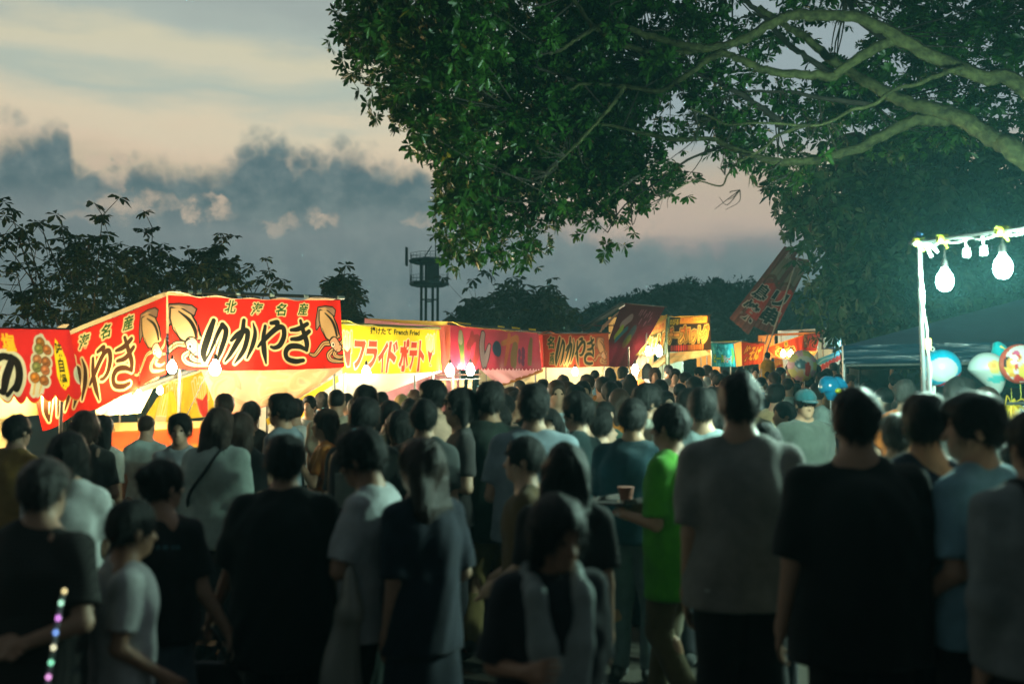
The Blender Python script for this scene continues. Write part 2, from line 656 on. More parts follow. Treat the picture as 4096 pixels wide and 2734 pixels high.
BARK = mat("lamp_tinted_mossy_bark", (0.062, 0.070, 0.024), 0.85, 0.8, 13.0, 1.0, 42, stretch=(1, 1, 1))  # mossy bark whose yellow green also holds the lamps' tint
DARKBARK = mat("dark_bark", (0.045, 0.04, 0.03), 0.9, 0.3, 9.0, 0.4, 50)
LEAF = leaf_mat("glossy_leaf", ((0.008, 0.034, 0.005), (0.028, 0.100, 0.012), (0.075, 0.200, 0.026)), 0.32)
LEAF2 = leaf_mat("dark_leaf", ((0.012, 0.036, 0.014), (0.026, 0.070, 0.024), (0.060, 0.130, 0.045)), rough=0.6)
LEAF3 = leaf_mat("bush_leaf", ((0.018, 0.032, 0.012), (0.036, 0.056, 0.018), (0.070, 0.070, 0.026)), rough=0.5)
LEAFY = leaf_mat("yellowed_leaf", ((0.28, 0.20, 0.02), (0.38, 0.30, 0.03), (0.45, 0.36, 0.05)))

# ---- the spreading tree
tree = empty("tree", (6.5, 9.4, gz(6.5, 9.4)), 0, "huge spreading broadleaf tree whose mossy limbs and glossy crown hang over the crowd", "tree")
TB = tree.location.copy()


def limb(name, pts, w0, w1, parent=tree, m=BARK, jitter=0.006, n=12, lead=None):
    """pts: (px, py, depth); w0, w1: widths in photo pixels at its thick and thin end"""
    P3 = [at(*q) for q in pts]
    r = [0.5 * (w0 + (w1 - w0) * (i / (len(pts) - 1)) ** 0.8) * pts[i][2] / F_PX for i in range(len(pts))]
    if lead:
        P3 = [Vector(q[:3]) for q in lead] + P3
        r = [q[3] for q in lead] + r
    arr = spline([(*p_, q) for p_, q in zip(P3, r)], 5)
    arr[:, :3] += RNG.normal(0, jitter, (len(arr), 3)) * np.minimum(1, arr[:, 3:4] / 0.04)
    arr[:, 3] *= 1 + RNG.normal(0, 0.03, len(arr))
    mb = MB().tube(arr[:, :3], np.maximum(arr[:, 3] * 0.88, 0.003), n)
    rr_ = np.repeat(np.maximum(arr[:, 3], 0.003), n)[:, None]
    jv = np.array([tuple(v_) for v_ in mb.v])
    mb.v = [tuple(v_) for v_ in jv + RNG.normal(0, 0.055, jv.shape) * rr_]
    o = mb.build(name, m, parent, origin=None)
    o.location = -Vector(parent.location)
    return arr


def zz(pts, d0, d1):
    return [(x, y, d0 + (d1 - d0) * i / (len(pts) - 1)) for i, (x, y) in enumerate(pts)]


SKEL = []
trk = [(6.5, 9.4, TB.z - 0.1, 0.46), (6.45, 9.35, TB.z + 0.5, 0.36), (6.35, 9.25, 1.5, 0.31), (6.2, 9.1, 2.4, 0.30), (6.05, 9.0, 2.9, 0.24)]
arr = spline(trk, 6)
o = MB().tube(arr[:, :3], arr[:, 3], 14).build("trunk", BARK, tree)
o.location = -TB
fork = (6.05, 9.0, 2.85, 0.17)
fork2 = (5.7, 8.8, 3.3, 0.13)
A = [(4096, 348), (3957, 315), (3803, 257), (3627, 169), (3553, 125), (3443, 73), (3297, 62), (3172, 62), (3099, 88), (3011, 139), (2930, 176), (2835, 194), (2732, 176), (2672, 165), (2569, 136),
     (2503, 106), (2430, 95), (2371, 117), (2305, 158), (2254, 194), (2202, 216)]
SKEL.append(limb("limb", zz(A, 8.6, 9.6), 74, 14, lead=[fork, fork2]))
SKEL.append(limb("limb", zz([(2835, 194), (2770, 205), (2694, 209), (2584, 205), (2503, 183), (2400, 125), (2356, 88), (2327, 44), (2283, -20)], 9.2, 9.6), 34, 20))
Bl = [(3640, 175), (3575, 161), (3480, 205), (3377, 271), (3326, 308), (3245, 301), (3128, 293), (3040, 271), (2952, 235), (2893, 209)]
SKEL.append(limb("limb", zz(Bl, 8.85, 9.1), 58, 30))
SKEL.append(limb("limb", zz([(2895, 205), (2820, 242), (2761, 293), (2694, 337), (2635, 363), (2547, 352), (2474, 341), (2386, 337), (2312, 341), (2254, 389), (2180, 433), (2078, 444)], 9.1, 9.7), 34, 8))
SKEL.append(limb("limb", zz([(2500, 345), (2444, 425), (2386, 491), (2327, 557), (2261, 623), (2188, 697), (2144, 807)], 9.3, 9.3), 22, 5))
C = [(3850, 272), (3795, 286), (3737, 308), (3663, 337), (3575, 359), (3495, 418), (3407, 440), (3341, 477), (3282, 499), (3209, 502), (3040, 491), (2915, 499), (2849, 469), (2761, 433)]
SKEL.append(limb("limb", zz(C, 8.6, 8.3), 26, 7))
SKEL.append(limb("limb", zz([(3230, 500), (3113, 539), (3062, 587), (3003, 623), (2945, 653), (2908, 704), (2882, 744), (2783, 722), (2710, 755), (2644, 796)], 8.45, 8.2), 16, 4))
D = [(4096, 631), (3993, 565), (3883, 499), (3773, 447), (3663, 425), (3583, 389), (3480, 337), (3392, 279), (3304, 220), (3223, 147), (3143, 103), (3040, 30)]
SKEL.append(limb("limb", zz(D, 8.3, 9.9), 92, 24, lead=[(6.1, 9.05, 2.5, 0.2), (5.4, 8.7, 3.0, 0.13)]))
D2 = [(3830, 470), (3773, 480), (3663, 484), (3553, 528), (3443, 587), (3333, 623), (3223, 645), (3113, 645), (3011, 623), (2893, 579), (2850, 555), (2700, 560), (2560, 530), (2400, 500), (2330, 545), (2280, 600)]
SKEL.append(limb("limb", zz(D2, 8.9, 9.8), 66, 7))
SKEL.append(limb("limb", zz([(3340, 300), (3304, 279), (3223, 227), (3150, 176), (3055, 66), (2974, 0), (2900, -60)], 9.8, 10.6), 30, 22, m=DARKBARK))
SKEL.append(limb("limb", zz([(3130, 500), (3077, 455), (3011, 411), (2908, 345), (2805, 301), (2732, 279), (2600, 250)], 10.0, 10.4), 36, 12, m=DARKBARK))
SKEL.append(limb("limb", zz([(3500, 420), (3275, 389), (3172, 370), (3106, 367), (2989, 367), (2900, 390)], 10.0, 10.4), 24, 8, m=DARKBARK))
SKEL.append(limb("limb", zz([(3560, 180), (3500, 130), (3420, 60), (3380, -30)], 9.6, 10.2), 30, 24, m=DARKBARK))
SKEL.append(limb("limb", zz([(2330, 330), (2100, 260), (1900, 230), (1700, 200), (1500, 240)], 9.9, 10.3), 16, 5, m=DARKBARK))
SKEL.append(limb("limb", zz([(2300, 520), (2130, 560), (2000, 640), (1930, 800)], 9.9, 10.2), 14, 5, m=DARKBARK))
SKEL.append(limb("limb", zz([(2900, 580), (2750, 640), (2640, 720), (2500, 820), (2430, 930)], 9.7, 10.1), 14, 5, m=DARKBARK))

CROWN = [(1400, -500), (1400, 0), (1372, 90), (1325, 262), (1400, 335), (1480, 345), (1530, 480), (1640, 560), (1650, 625), (1700, 680), (1745, 795), (1705, 840), (1720, 950), (1765, 1060), (1860, 1105),
         (1905, 1060), (1950, 985), (1990, 1030), (1995, 1115), (2050, 1080), (2130, 1030), (2235, 1010), (2215, 900), (2265, 865), (2330, 950), (2430, 1060), (2510, 960), (2560, 905), (2590, 830),
         (2690, 835), (2790, 765), (2740, 690), (2720, 640), (2800, 570), (2860, 640), (2950, 680), (3000, 740), (3120, 780), (3210, 760), (3300, 640), (3700, 620), (4096, 560), (4700, 560), (4700, -500)]
HOLES = [(3335, 190, 120, 75), (3215, 305, 115, 40), (2985, 60, 70, 48), (3150, 350, 120, 30), (3010, 405, 80, 40), (2745, 600, 75, 55), (3490, 120, 75, 55), (2600, 480, 40, 40), (2960, 270, 36, 26), (2640, 600, 40, 30), (3330, 20, 40, 60)]
q = sample_poly(CROWN, 1300, 54, HOLES)
dep = RNG.uniform(8.7, 12.6, len(q))
thin = (q[:, 0] > 2560) & (q[:, 1] < 680) & (RNG.random(len(q)) < 0.48)
q, dep = q[~thin], dep[~thin]
inner = (q[:, 0] > 1950)
dep[inner] = RNG.uniform(9.9, 12.8, inner.sum())
small = sample_poly(CROWN, 420, 26, HOLES)
small = small[(small[:, 0] < 2700) & (small[:, 1] > -60)]
ns_ = len(small)
q, dep = np.vstack([q, small]), np.concatenate([dep, RNG.uniform(9.2, 11.5, ns_)])
Cc = at_np(q[:, 0], q[:, 1], dep)
Rc = RNG.uniform(0.16, 0.40, len(q))
Rc[-ns_:] = RNG.uniform(0.10, 0.20, ns_)
P, Aw = clump_whorls(Cc, Rc, 13)
# the outermost sprays follow the crown's ragged edge
q2 = sample_poly(CROWN, 900, 16, HOLES)
edge_ok = ~(in_poly(CROWN, q2[:, 0] - 110, q2[:, 1]) & in_poly(CROWN, q2[:, 0], q2[:, 1] + 110) & in_poly(CROWN, q2[:, 0] + 110, q2[:, 1]))
q2 = q2[edge_ok & (q2[:, 0] < 3300)]
P2 = at_np(q2[:, 0], q2[:, 1], RNG.uniform(8.8, 10.8, len(q2)))
cen = at_np(q2[:, 0] * 0 + 2500, q2[:, 1] * 0 + 250, 10.0 + 0 * q2[:, 0])
A2 = unit(unit(P2 - cen) + RNG.normal(0, 0.4, P2.shape))
P, Aw = np.vstack([P, P2]), np.vstack([Aw, A2])
Lw = RNG.uniform(0.075, 0.125, len(P))
V, F = whorls(P, Aw, 11, Lw, 0.36, (38, 86), 0.12)
NL = len(V) // 5
# the 300 leaves that show largest are parts of their own, the rest one joined part
lv = V.reshape(NL, 5, 3)
ctr = lv.mean(1)
pxl = 2048 + F_PX * ctr[:, 0] / ctr[:, 1]
pyl = 1600 - F_PX * (ctr[:, 2] - CAM_Z) / ctr[:, 1]
ln = np.linalg.norm(lv[:, 2] - lv[:, 0], axis=1) / ctr[:, 1]
ok = (pxl > 1340) & (pxl < 4080) & (pyl > 10) & (pyl < 1080)
score = np.where(ok, ln * (1 + 0.5 * RNG.random(NL)) / ctr[:, 1] ** 2, 0)
pick = np.argsort(-score)[:300]
keep = np.ones(NL, bool)
keep[pick] = False
Fk = F.reshape(NL, 3, 3)[keep]
remap = np.cumsum(keep) - 1
Fk = Fk - (np.nonzero(keep)[0] * 5)[:, None, None] + (remap[keep] * 5)[:, None, None]
o = mesh_obj("foliage", np_mesh("foliage", lv[keep].reshape(-1, 3), Fk.reshape(-1, 3)), LEAF, tree)
o.location = -TB
tag(o, kind="stuff")
LF = [(0, 1, 2), (0, 2, 3), (0, 3, 4)]
for k, i in enumerate(pick):
    o_ = lv[i, 0].copy()
    me = bpy.data.meshes.new("leaf")
    me.from_pydata([tuple(p_ - o_) for p_ in lv[i]], [], LF)
    lo_ = mesh_obj("leaf", me, LEAFY if k % 61 == 0 else LEAF, tree)
    lo_.location = Vector(o_) - TB
# a few yellowed leaves in a bunch
for px, py in [(1765, 590), (1778, 600), (1790, 585), (1800, 605), (1930, 935)]:
    v_, f_ = whorls(at_np(np.array([px * 1.0]), np.array([py * 1.0]), 8.9), np.array([[0.1, 0, -1.0]]), 1, np.array([0.13]), 0.4, (10, 40), 0.05)
    o = mesh_obj("leaf", np_mesh("leaf", v_, f_), LEAFY, tree)
    o.location = -TB
    o["label"] = "yellowed leaf"
# twigs from the limbs to the clumps
sk = np.vstack([a_ for a_ in SKEL])
tw = MB()
for c_ in np.vstack([Cc[::2], P2[::6]]):
    dd = np.linalg.norm(sk[:, :3] - c_, axis=1)
    s_ = sk[np.argmin(dd)]
    if dd.min() > 2.2:
        s_ = np.array([*(c_ + unit(sk[np.argmin(dd), :3] - c_) * 1.0), 0.01])
    md = (s_[:3] + c_) / 2 + RNG.normal(0, 0.10, 3)
    tw.tube(spline([s_[:3], md, c_], 4), np.linspace(min(0.012, s_[3]), 0.003, 9), 4, False)
# bare twigs hanging among the lower limbs
for px, py, dx, dy in [(2850, 470, -60, 60), (2880, 500, -40, -90), (2800, 450, -70, 30), (2260, 620, -90, -30), (2200, 690, -110, 10), (2650, 790, -70, 20), (2700, 760, -50, 50), (2960, 760, -60, 40), (3130, 640, -90, 60), (3150, 700, -100, 60), (2900, 700, -10, -70), (2230, 640, -70, 70), (2790, 480, -80, 40), (3240, 560, 40, -90), (2560, 700, -60, 90), (3300, 470, 60, 90)]:
    for k in range(5):
        a0 = np.array([px, py, 8.5])
        a2 = a0 + np.array([dx, dy, 0]) * RNG.uniform(0.5, 1.5) + RNG.normal(0, [28, 28, 0.1])
        a1 = (a0 + a2) / 2 + RNG.normal(0, [14, 14, 0.05])
        tw.tube([at(*c_) for c_ in spline([a0, a1, a2], 4)], np.linspace(0.005, 0.002, 9), 4, False)
o = tw.build("twigs", DARKBARK, tree)
o.location = -TB
tag(o, kind="stuff")

# ---- the dark tree behind the lamps
t2 = empty("tree", (6.0, 16.5, gz(6, 16.5)), 0, "dense dark tree behind the navy tent, tinted teal by the lamps in front", "tree")
T2 = t2.location.copy()
CR2 = [(3215, 640), (3200, 780), (3200, 900), (3165, 960), (3200, 1000), (3285, 1010), (3318, 1080), (3290, 1150), (3335, 1240), (3420, 1330), (3600, 1360), (4096, 1400), (4600, 1300), (4700, 500), (3900, 480), (3400, 560)]
q = sample_poly(CR2, 300, 40)
Cc = at_np(q[:, 0], q[:, 1], RNG.uniform(13.5, 18.0, len(q)))
P, Aw = clump_whorls(Cc, RNG.uniform(0.45, 0.9, len(q)), 20)
q2 = sample_poly(CR2, 500, 10)
q2 = q2[~in_poly(CR2, q2[:, 0] - 90, q2[:, 1])]
P = np.vstack([P, at_np(q2[:, 0], q2[:, 1], RNG.uniform(13.5, 16, len(q2)))])
Aw = np.vstack([Aw, unit(np.array([[-1.0, 0, -0.2]]) + RNG.normal(0, 0.5, (len(q2), 3)))])
V, F = whorls(P, Aw, 8, RNG.uniform(0.14, 0.22, len(P)), 0.38, (40, 88), 0.2)
o = mesh_obj("foliage", np_mesh("foliage", V, F), LEAF2, t2)
o.location = -T2
tag(o, kind="stuff")
arr = spline([(6.0, 16.5, T2.z - 0.1, 0.42), (5.9, 16.4, T2.z + 1.2, 0.33), (5.8, 16.3, 4.0, 0.28), (5.6, 16.2, 6.0, 0.16)], 5)
MB().tube(arr[:, :3], arr[:, 3], 12).build("trunk", DARKBARK, t2).location = -T2
for a, bnd, c_ in [((5.8, 16.3, 3.4), (4.9, 16, 4.4), (4.3, 15.6, 4.9)), ((5.8, 16.3, 3.9), (6.8, 16, 4.8), (7.6, 15.6, 5.4)), ((5.7, 16.3, 4.6), (5.2, 15.6, 5.4), (4.9, 15.0, 6.2))]:
    MB().tube(spline([a, bnd, c_], 5), np.linspace(0.14, 0.05, 11), 8).build("limb", DARKBARK, t2).location = -T2


# ---- slender bushes behind the stalls
def bush(base, tips, fill, n_fill, leaf, label, name="tree", spread=0.6, per=7, rng=RNG, dd=0.5, th=(75, 125)):
    bx, by = base[0], base[1]
    root = empty(name, (bx, by, gz(bx, by)), 0, label, "tree", None)
    R0 = root.location.copy()
    P, ax = [], []
    st = MB()
    nodes = []
    for (px, py, d) in tips:
        tip = np.array(at(px, py, d))
        b0 = np.array(R0) + rng.normal(0, 0.05, 3) * [1, 1, 0]
        mid = b0 * 0.5 + tip * 0.5 + rng.normal(0, 0.25, 3) + np.array([0, 0, 0.15])
        s_ = spline([b0, mid, tip], 9)
        st.tube(s_, np.linspace(0.035, 0.006, len(s_)), 5)
        L = len(s_)
        nodes += list(s_[L // 3:])
        for k in range(4):
            P.append(tip + (rng.normal(0, 0.07, 3) if k else 0))
            ax.append((rng.normal(0, 0.25), rng.normal(0, 0.25), 1))
        for k in range(12):
            j = rng.integers(int(L * 0.55), L)
            side = s_[j] + rng.normal(0, 0.27, 3) * leaf / 0.16
            st.tube([s_[j], side], [0.008, 0.004], 4, False)
            P.append(side)
            ax.append((rng.normal(0, 0.3), rng.normal(0, 0.3), 1))
    nodes = np.array(nodes)
    for (px, py) in sample_poly(fill, n_fill):
        c_ = np.array(at(px, py, base[1] + rng.uniform(-dd, dd)))
        s_ = nodes[np.argmin(np.linalg.norm(nodes - c_, axis=1))]
        st.tube([s_, (s_ + c_) / 2 + rng.normal(0, 0.05, 3), c_], [0.009, 0.006, 0.004], 4, False)
        for k in range(3):
            P.append(c_ + rng.normal(0, 0.13, 3) * leaf / 0.16)
            ax.append((rng.normal(0, 0.4), rng.normal(0, 0.4), 1))
    P, ax = np.array(P), np.array(ax, float)
    V, F = whorls(P, ax, per, rng.uniform(0.75, 1.2, len(P)) * leaf * 1.15, 0.44, th, 0.25)
    o = mesh_obj("foliage", np_mesh("foliage", V, F), LEAF3, root)
    o.location = -R0
    tag(o, kind="stuff")
    o = st.build("stem", DARKBARK, root)
    o.location = -R0
    return root


xy = lambda px, d: (at(px, 1500, d).x, d)
bush(xy(330, 15.5), [(40, 832, 15.2), (105, 930, 15.4), (20, 965, 15.3), (160, 890, 15.6), (245, 915, 15.5), (410, 862, 15.4), (360, 950, 15.3), (300, 1000, 15.6), (60, 1060, 15.2), (100, 1180, 15.3), (440, 1010, 15.4)],
     [(150, 1330), (130, 1200), (190, 1060), (280, 980), (400, 930), (450, 1000), (440, 1150), (460, 1330)], 46, 0.15, "tall slender tree with drooping leaves standing behind the skewer stall")
bush(xy(620, 16.0), [(610, 912, 15.8), (560, 1000, 15.9), (640, 1010, 15.8), (500, 1020, 15.7), (700, 1080, 15.9), (760, 1050, 16.0), (860, 995, 16.0), (885, 985, 16.1), (920, 1040, 16.2), (830, 1010, 15.9), (1080, 1098, 16.3), (1040, 1130, 16.2), (930, 1090, 16.1)],
     [(440, 1330), (440, 1100), (520, 1010), (600, 1050), (640, 1060), (700, 1100), (770, 1010), (860, 1020), (930, 1090), (1050, 1130), (980, 1180), (700, 1200), (520, 1320)], 72, 0.15, "bushy tree with drooping leaves rising behind the peak of the squid stall")
bush(xy(1365, 21.0), [(1345, 1120, 21), (1400, 1125, 21), (1330, 1150, 21), (1380, 1180, 21)],
     [(1340, 1280), (1335, 1160), (1390, 1130), (1405, 1200), (1400, 1290)], 45, 0.2, "small leafy tree top between the squid stall and the yellow fries stall")
bush(xy(2090, 32.0), [(2000, 1165, 34), (2060, 1180, 34), (2110, 1190, 34), (2205, 1160, 34), (2160, 1185, 34), (2235, 1200, 34)],
     [(1985, 1300), (1980, 1190), (2030, 1180), (2100, 1210), (2200, 1180), (2230, 1230), (2230, 1300)], 110, 0.32, "bushy tree rising above the roof of the crepe stall", dd=1.2)
bush(xy(1895, 33.0), [(1885, 1195, 33), (1905, 1200, 33)], [(1870, 1290), (1880, 1215), (1905, 1210), (1915, 1290)], 14, 0.28, "thin sapling top poking above the forest beyond the fries stall")

# ---- forest on the hill
import bmesh
bmi = bmesh.new()
bmesh.ops.create_icosphere(bmi, subdivisions=1, radius=1.0)
IV = np.array([v.co[:] for v in bmi.verts])
IF = np.array([[v.index for v in f.verts] for f in bmi.faces])
bmi.free()
fr = np.random.default_rng(11)
VV, FF, off = [], [], 0
for k in range(1150):
    px = fr.uniform(1560, 4200)
    d = fr.choice([fr.uniform(40, 48), fr.uniform(47, 57), fr.uniform(54, 60)])
    x = (px - 2048) / F_PX * d
    z = float(hill_np(np.array(x), np.array(d)))
    r = fr.uniform(0.5, 1.0)
    con = 2950 < px < 3060 and fr.random() < 0.5
    q_ = fr.normal(0, 1, (4, 3))
    lump_ = 1 + 0.10 * sum(np.sin(IV @ (unit(v_) * 4.0) + k) for v_ in q_) / 2
    s_ = IV * lump_[:, None] * np.array([r, r, r * fr.uniform(0.8, 1.1)])
    if con:
        s_ = IV * np.array([0.7, 0.7, 1.5]) * (1 - 0.42 * (IV[:, 2:3] + 1) * np.array([[1, 1, 0]]))
        r = 1.1
    c_ = np.array([x, d, z + r * 0.9])
    VV.append(s_ * 0.92 + c_)
    FF.append(IF + off)
    off += len(IV)
    nt_ = 70
    dr = unit(fr.normal(0, 1, (nt_, 3)))
    dr[:, 2] = np.abs(dr[:, 2]) * 1.15 - 0.15
    dr = unit(dr)
    rad = np.sqrt(((dr * (np.array([r, r, r]) if not con else np.array([0.55, 0.55, 1.4]))) ** 2).sum(1))
    base = c_ + dr * (rad * fr.uniform(0.82, 1.16, nt_))[:, None]
    tri = base[:, None, :] + fr.normal(0, 0.10, (nt_, 3, 3))
    VV.append(tri.reshape(-1, 3))
    FF.append((np.arange(nt_ * 3).reshape(-1, 3)) + off)
    off += nt_ * 3
FOREST = mat("forest_leaves", (0.016, 0.028, 0.018), 0.9, 0.4, 0.5)
o = mesh_obj("forest", np_mesh("forest", np.vstack(VV), np.vstack(FF)), FOREST)
tag(o, "dark wooded hillside filling the skyline beyond the fairground", "forest", kind="stuff")

# ---- steel lookout tower
TD = 56.0
tc_ = at(1716, 1300, TD)
tz = float(hill_np(np.array(tc_.x), np.array(TD)))
tower = empty("lookout_tower", (tc_.x, TD, tz), 0, "dark steel lookout tower with two railed octagonal decks above the wooded ridge", "tower")
sc = TD / F_PX
Z = lambda py: (1600 - py) * sc + CAM_Z - tz
Xp = lambda px: (px - 1716) * sc
TM = mat("tower_steel", (0.035, 0.05, 0.055), 0.6, 0.2, 2.0)
for px, yy in ((1687, -0.55), (1728, 0.6), (1752, -0.45), (1700, 0.7)):
    MB().tube([(Xp(px), yy * 0.67, -1.0), (Xp(px), yy * 0.67, Z(1040))], 0.077, 8).build("column", TM, tower)
for py in (1200,):
    MB().tube([(Xp(1687), -0.55, Z(py)), (Xp(1752), -0.45, Z(py))], 0.047, 6).build("cross_beam", TM, tower)
    MB().tube([(Xp(1700), 0.7, Z(py)), (Xp(1728), 0.6, Z(py))], 0.047, 6).build("cross_beam", TM, tower)


def octa(name, py0, py1, r):
    MB().lathe([(r * 0.9, Z(py0)), (r, Z(py0) + 0.08), (r, Z(py1))], (0, 0, 0), 8).build(name, TM, tower, smooth=False)


octa("lower_deck", 1142, 1128, 80 * sc)
octa("upper_deck", 1050, 1036, 82 * sc)
for nm, py, hgt, r in (("railing", 1128, 0.37, 78 * sc), ("railing", 1036, 0.34, 79 * sc)):
    mb = MB()
    ring = [(r * math.cos(k * math.pi / 4 + 0.39), r * math.sin(k * math.pi / 4 + 0.39), 0) for k in range(9)]
    for h in (0.5, 1.0):
        mb.tube([(a_, b_, Z(py) + h * hgt) for a_, b_, _ in ring], 0.012, 5, False)
    for k in range(8):
        for f_ in (0, 0.33, 0.66):
            a_ = Vector(ring[k]).lerp(Vector(ring[k + 1]), f_)
            mb.tube([(a_.x, a_.y, Z(py)), (a_.x, a_.y, Z(py) + hgt)], 0.011, 5)
    mb.build(nm, TM, tower)
for k in range(8):
    r = 80 * sc
    a_ = k * math.pi / 4 + 0.39
    MB().tube([(r * math.cos(a_), r * math.sin(a_), Z(1140)), (r * math.cos(a_), r * math.sin(a_), Z(1045))], 0.02, 6).build("deck_post", TM, tower)
MB().box((Xp(1730), 0, Z(1095)), (0.28, 0.28, 33 * sc)).build("stair_shaft", TM, tower, smooth=False)
MB().tube([(Xp(1741), 0, Z(1040)), (Xp(1740), 0, Z(886))], [0.04, 0.014], 6).build("mast", TM, tower)
MB().tube([(Xp(1690), 0, Z(1036)), (Xp(1725), 0, Z(980))], 0.033, 6).build("mast_stay", TM, tower)
MB().box((Xp(1627), -0.3, Z(1026)), (0.06, 0.23, 36 * sc)).build("antenna_panel", TM, tower, smooth=False)
MB().tube([(Xp(1686), -0.5, Z(1060)), (Xp(1655), -0.4, Z(1046))], 0.033, 6).build("brace", TM, tower)
MB().tube([(Xp(1752), -0.5, Z(1060)), (Xp(1785), -0.4, Z(1046))], 0.033, 6).build("brace", TM, tower)

# ---------------------------------------------------------------- flat print on cloth
class Canvas:
    """a printed cloth: colours on a fine grid, x to the right and y upward, in metres"""

    def __init__(self, W, H, res, base):
        self.W, self.H, self.res = W, H, res
        self.nx, self.ny = max(2, int(round(W / res)) + 1), max(2, int(round(H / res)) + 1)
        self.X, self.Y = np.meshgrid(np.linspace(0, W, self.nx), np.linspace(0, H, self.ny))
        self.c = np.zeros((self.ny, self.nx, 3), np.float32)
        self.c[:] = base[:3]

    def blend(self, cov, color):
        cov = np.clip(cov, 0, 1)[..., None]
        self.c = self.c * (1 - cov) + np.array(color[:3], np.float32) * cov

    def fill(self, sdf, color, grow=0.0):
        self.blend(0.5 - (sdf - grow) / self.res, color)

    def stroke(self, pts, n=7):
        """distance to a brush stroke through (x, y, width) points"""
        a = spline(pts, n)
        d = np.full(self.X.shape, 9.0)
        for i in range(len(a) - 1):
            (x0, y0, w0), (x1, y1, w1) = a[i], a[i + 1]
            ex, ey = x1 - x0, y1 - y0
            t = np.clip(((self.X - x0) * ex + (self.Y - y0) * ey) / (ex * ex + ey * ey + 1e-12), 0, 1)
            d = np.minimum(d, np.hypot(self.X - x0 - t * ex, self.Y - y0 - t * ey) - (w0 + (w1 - w0) * t) / 2)
        return d

    def poly(self, pts):
        pts = np.asarray(pts, float)
        d = np.full(self.X.shape, 9.0)
        for i in range(len(pts)):
            (x0, y0), (x1, y1) = pts[i], pts[(i + 1) % len(pts)]
            ex, ey = x1 - x0, y1 - y0
            t = np.clip(((self.X - x0) * ex + (self.Y - y0) * ey) / (ex * ex + ey * ey + 1e-12), 0, 1)
            d = np.minimum(d, np.hypot(self.X - x0 - t * ex, self.Y - y0 - t * ey))
        return np.where(in_poly(pts, self.X, self.Y), -d, d)

    def ell(self, cx, cy, rx, ry, rot=0.0):
        c, s = math.cos(rot), math.sin(rot)
        u, v = ((self.X - cx) * c + (self.Y - cy) * s) / rx, (-(self.X - cx) * s + (self.Y - cy) * c) / ry
        return (np.hypot(u, v) - 1) * min(rx, ry)

    def text(self, s, cx, cy, w, h, shear=0.0, bold=0.02, rot=0.0, vertical=False):
        """coverage of a line of type stretched into a box w x h centred at cx, cy"""
        tris = []
        for k, ch in enumerate(s if vertical else [s]):
            c = bpy.data.curves.new("type", "FONT")
            c.body, c.offset, c.resolution_u = ch, bold, 3
            o = bpy.data.objects.new("type", c)
            COL.objects.link(o)
            bpy.context.view_layer.update()
            me = bpy.data.meshes.new_from_object(o.evaluated_get(bpy.context.evaluated_depsgraph_get()))
            v = np.array([q.co[:2] for q in me.vertices])
            me.calc_loop_triangles()
            if len(v):
                if vertical:
                    v = v - (v.min(0) + v.max(0)) / 2 + np.array([0, -1.05 * k])
                tris.append(v[np.array([t_.vertices[:] for t_ in me.loop_triangles])])
            bpy.data.objects.remove(o)
            bpy.data.curves.remove(c)
            bpy.data.meshes.remove(me)
        T = np.vstack(tris)
        lo, hi = T.reshape(-1, 2).min(0), T.reshape(-1, 2).max(0)
        T = (T - (lo + hi) / 2) / (hi - lo) * np.array([w, h])
        T[..., 0] += shear * T[..., 1]
        cr, sr = math.cos(rot), math.sin(rot)
        T = np.stack([T[..., 0] * cr - T[..., 1] * sr + cx, T[..., 0] * sr + T[..., 1] * cr + cy], -1)
        m = np.zeros(self.X.shape, np.float32)
        dx, dy = self.W / (self.nx - 1), self.H / (self.ny - 1)
        for sx in (-0.33, 0, 0.33):
            for sy in (-0.33, 0, 0.33):
                q = np.zeros(self.X.shape, bool)
                for t_ in T:
                    i0, i1 = max(0, int(t_[:, 0].min() / dx) - 1), min(self.nx, int(t_[:, 0].max() / dx) + 3)
                    j0, j1 = max(0, int(t_[:, 1].min() / dy) - 1), min(self.ny, int(t_[:, 1].max() / dy) + 3)
                    if i1 <= i0 or j1 <= j0:
                        continue
                    x, y = self.X[j0:j1, i0:i1] + sx * dx, self.Y[j0:j1, i0:i1] + sy * dy
                    e = [(t_[(k + 1) % 3, 0] - t_[k, 0]) * (y - t_[k, 1]) - (t_[(k + 1) % 3, 1] - t_[k, 1]) * (x - t_[k, 0]) for k in range(3)]
                    q[j0:j1, i0:i1] |= ((e[0] >= 0) & (e[1] >= 0) & (e[2] >= 0)) | ((e[0] <= 0) & (e[1] <= 0) & (e[2] <= 0))
                m += q / 9.0
        return m

    def grow(self, m, r):
        """coverage widened by r metres"""
        n = int(math.ceil(r / self.res))
        out = m.copy()
        for j in range(-n, n + 1):
            for i in range(-n, n + 1):
                if i * i + j * j <= (r / self.res + 0.3) ** 2:
                    y0, y1, x0, x1 = max(0, j), self.ny + min(0, j), max(0, i), self.nx + min(0, i)
                    out[y0:y1, x0:x1] = np.maximum(out[y0:y1, x0:x1], m[y0 - j:y1 - j, x0 - i:x1 - i])
        return out

    def type(self, s, cx, cy, w, h, color, outline=None, ow=0.02, **kw):
        m = self.text(s, cx, cy, w, h, **kw)
        if outline is not None:
            self.blend(self.grow(m, ow), outline)
        self.blend(m, color)


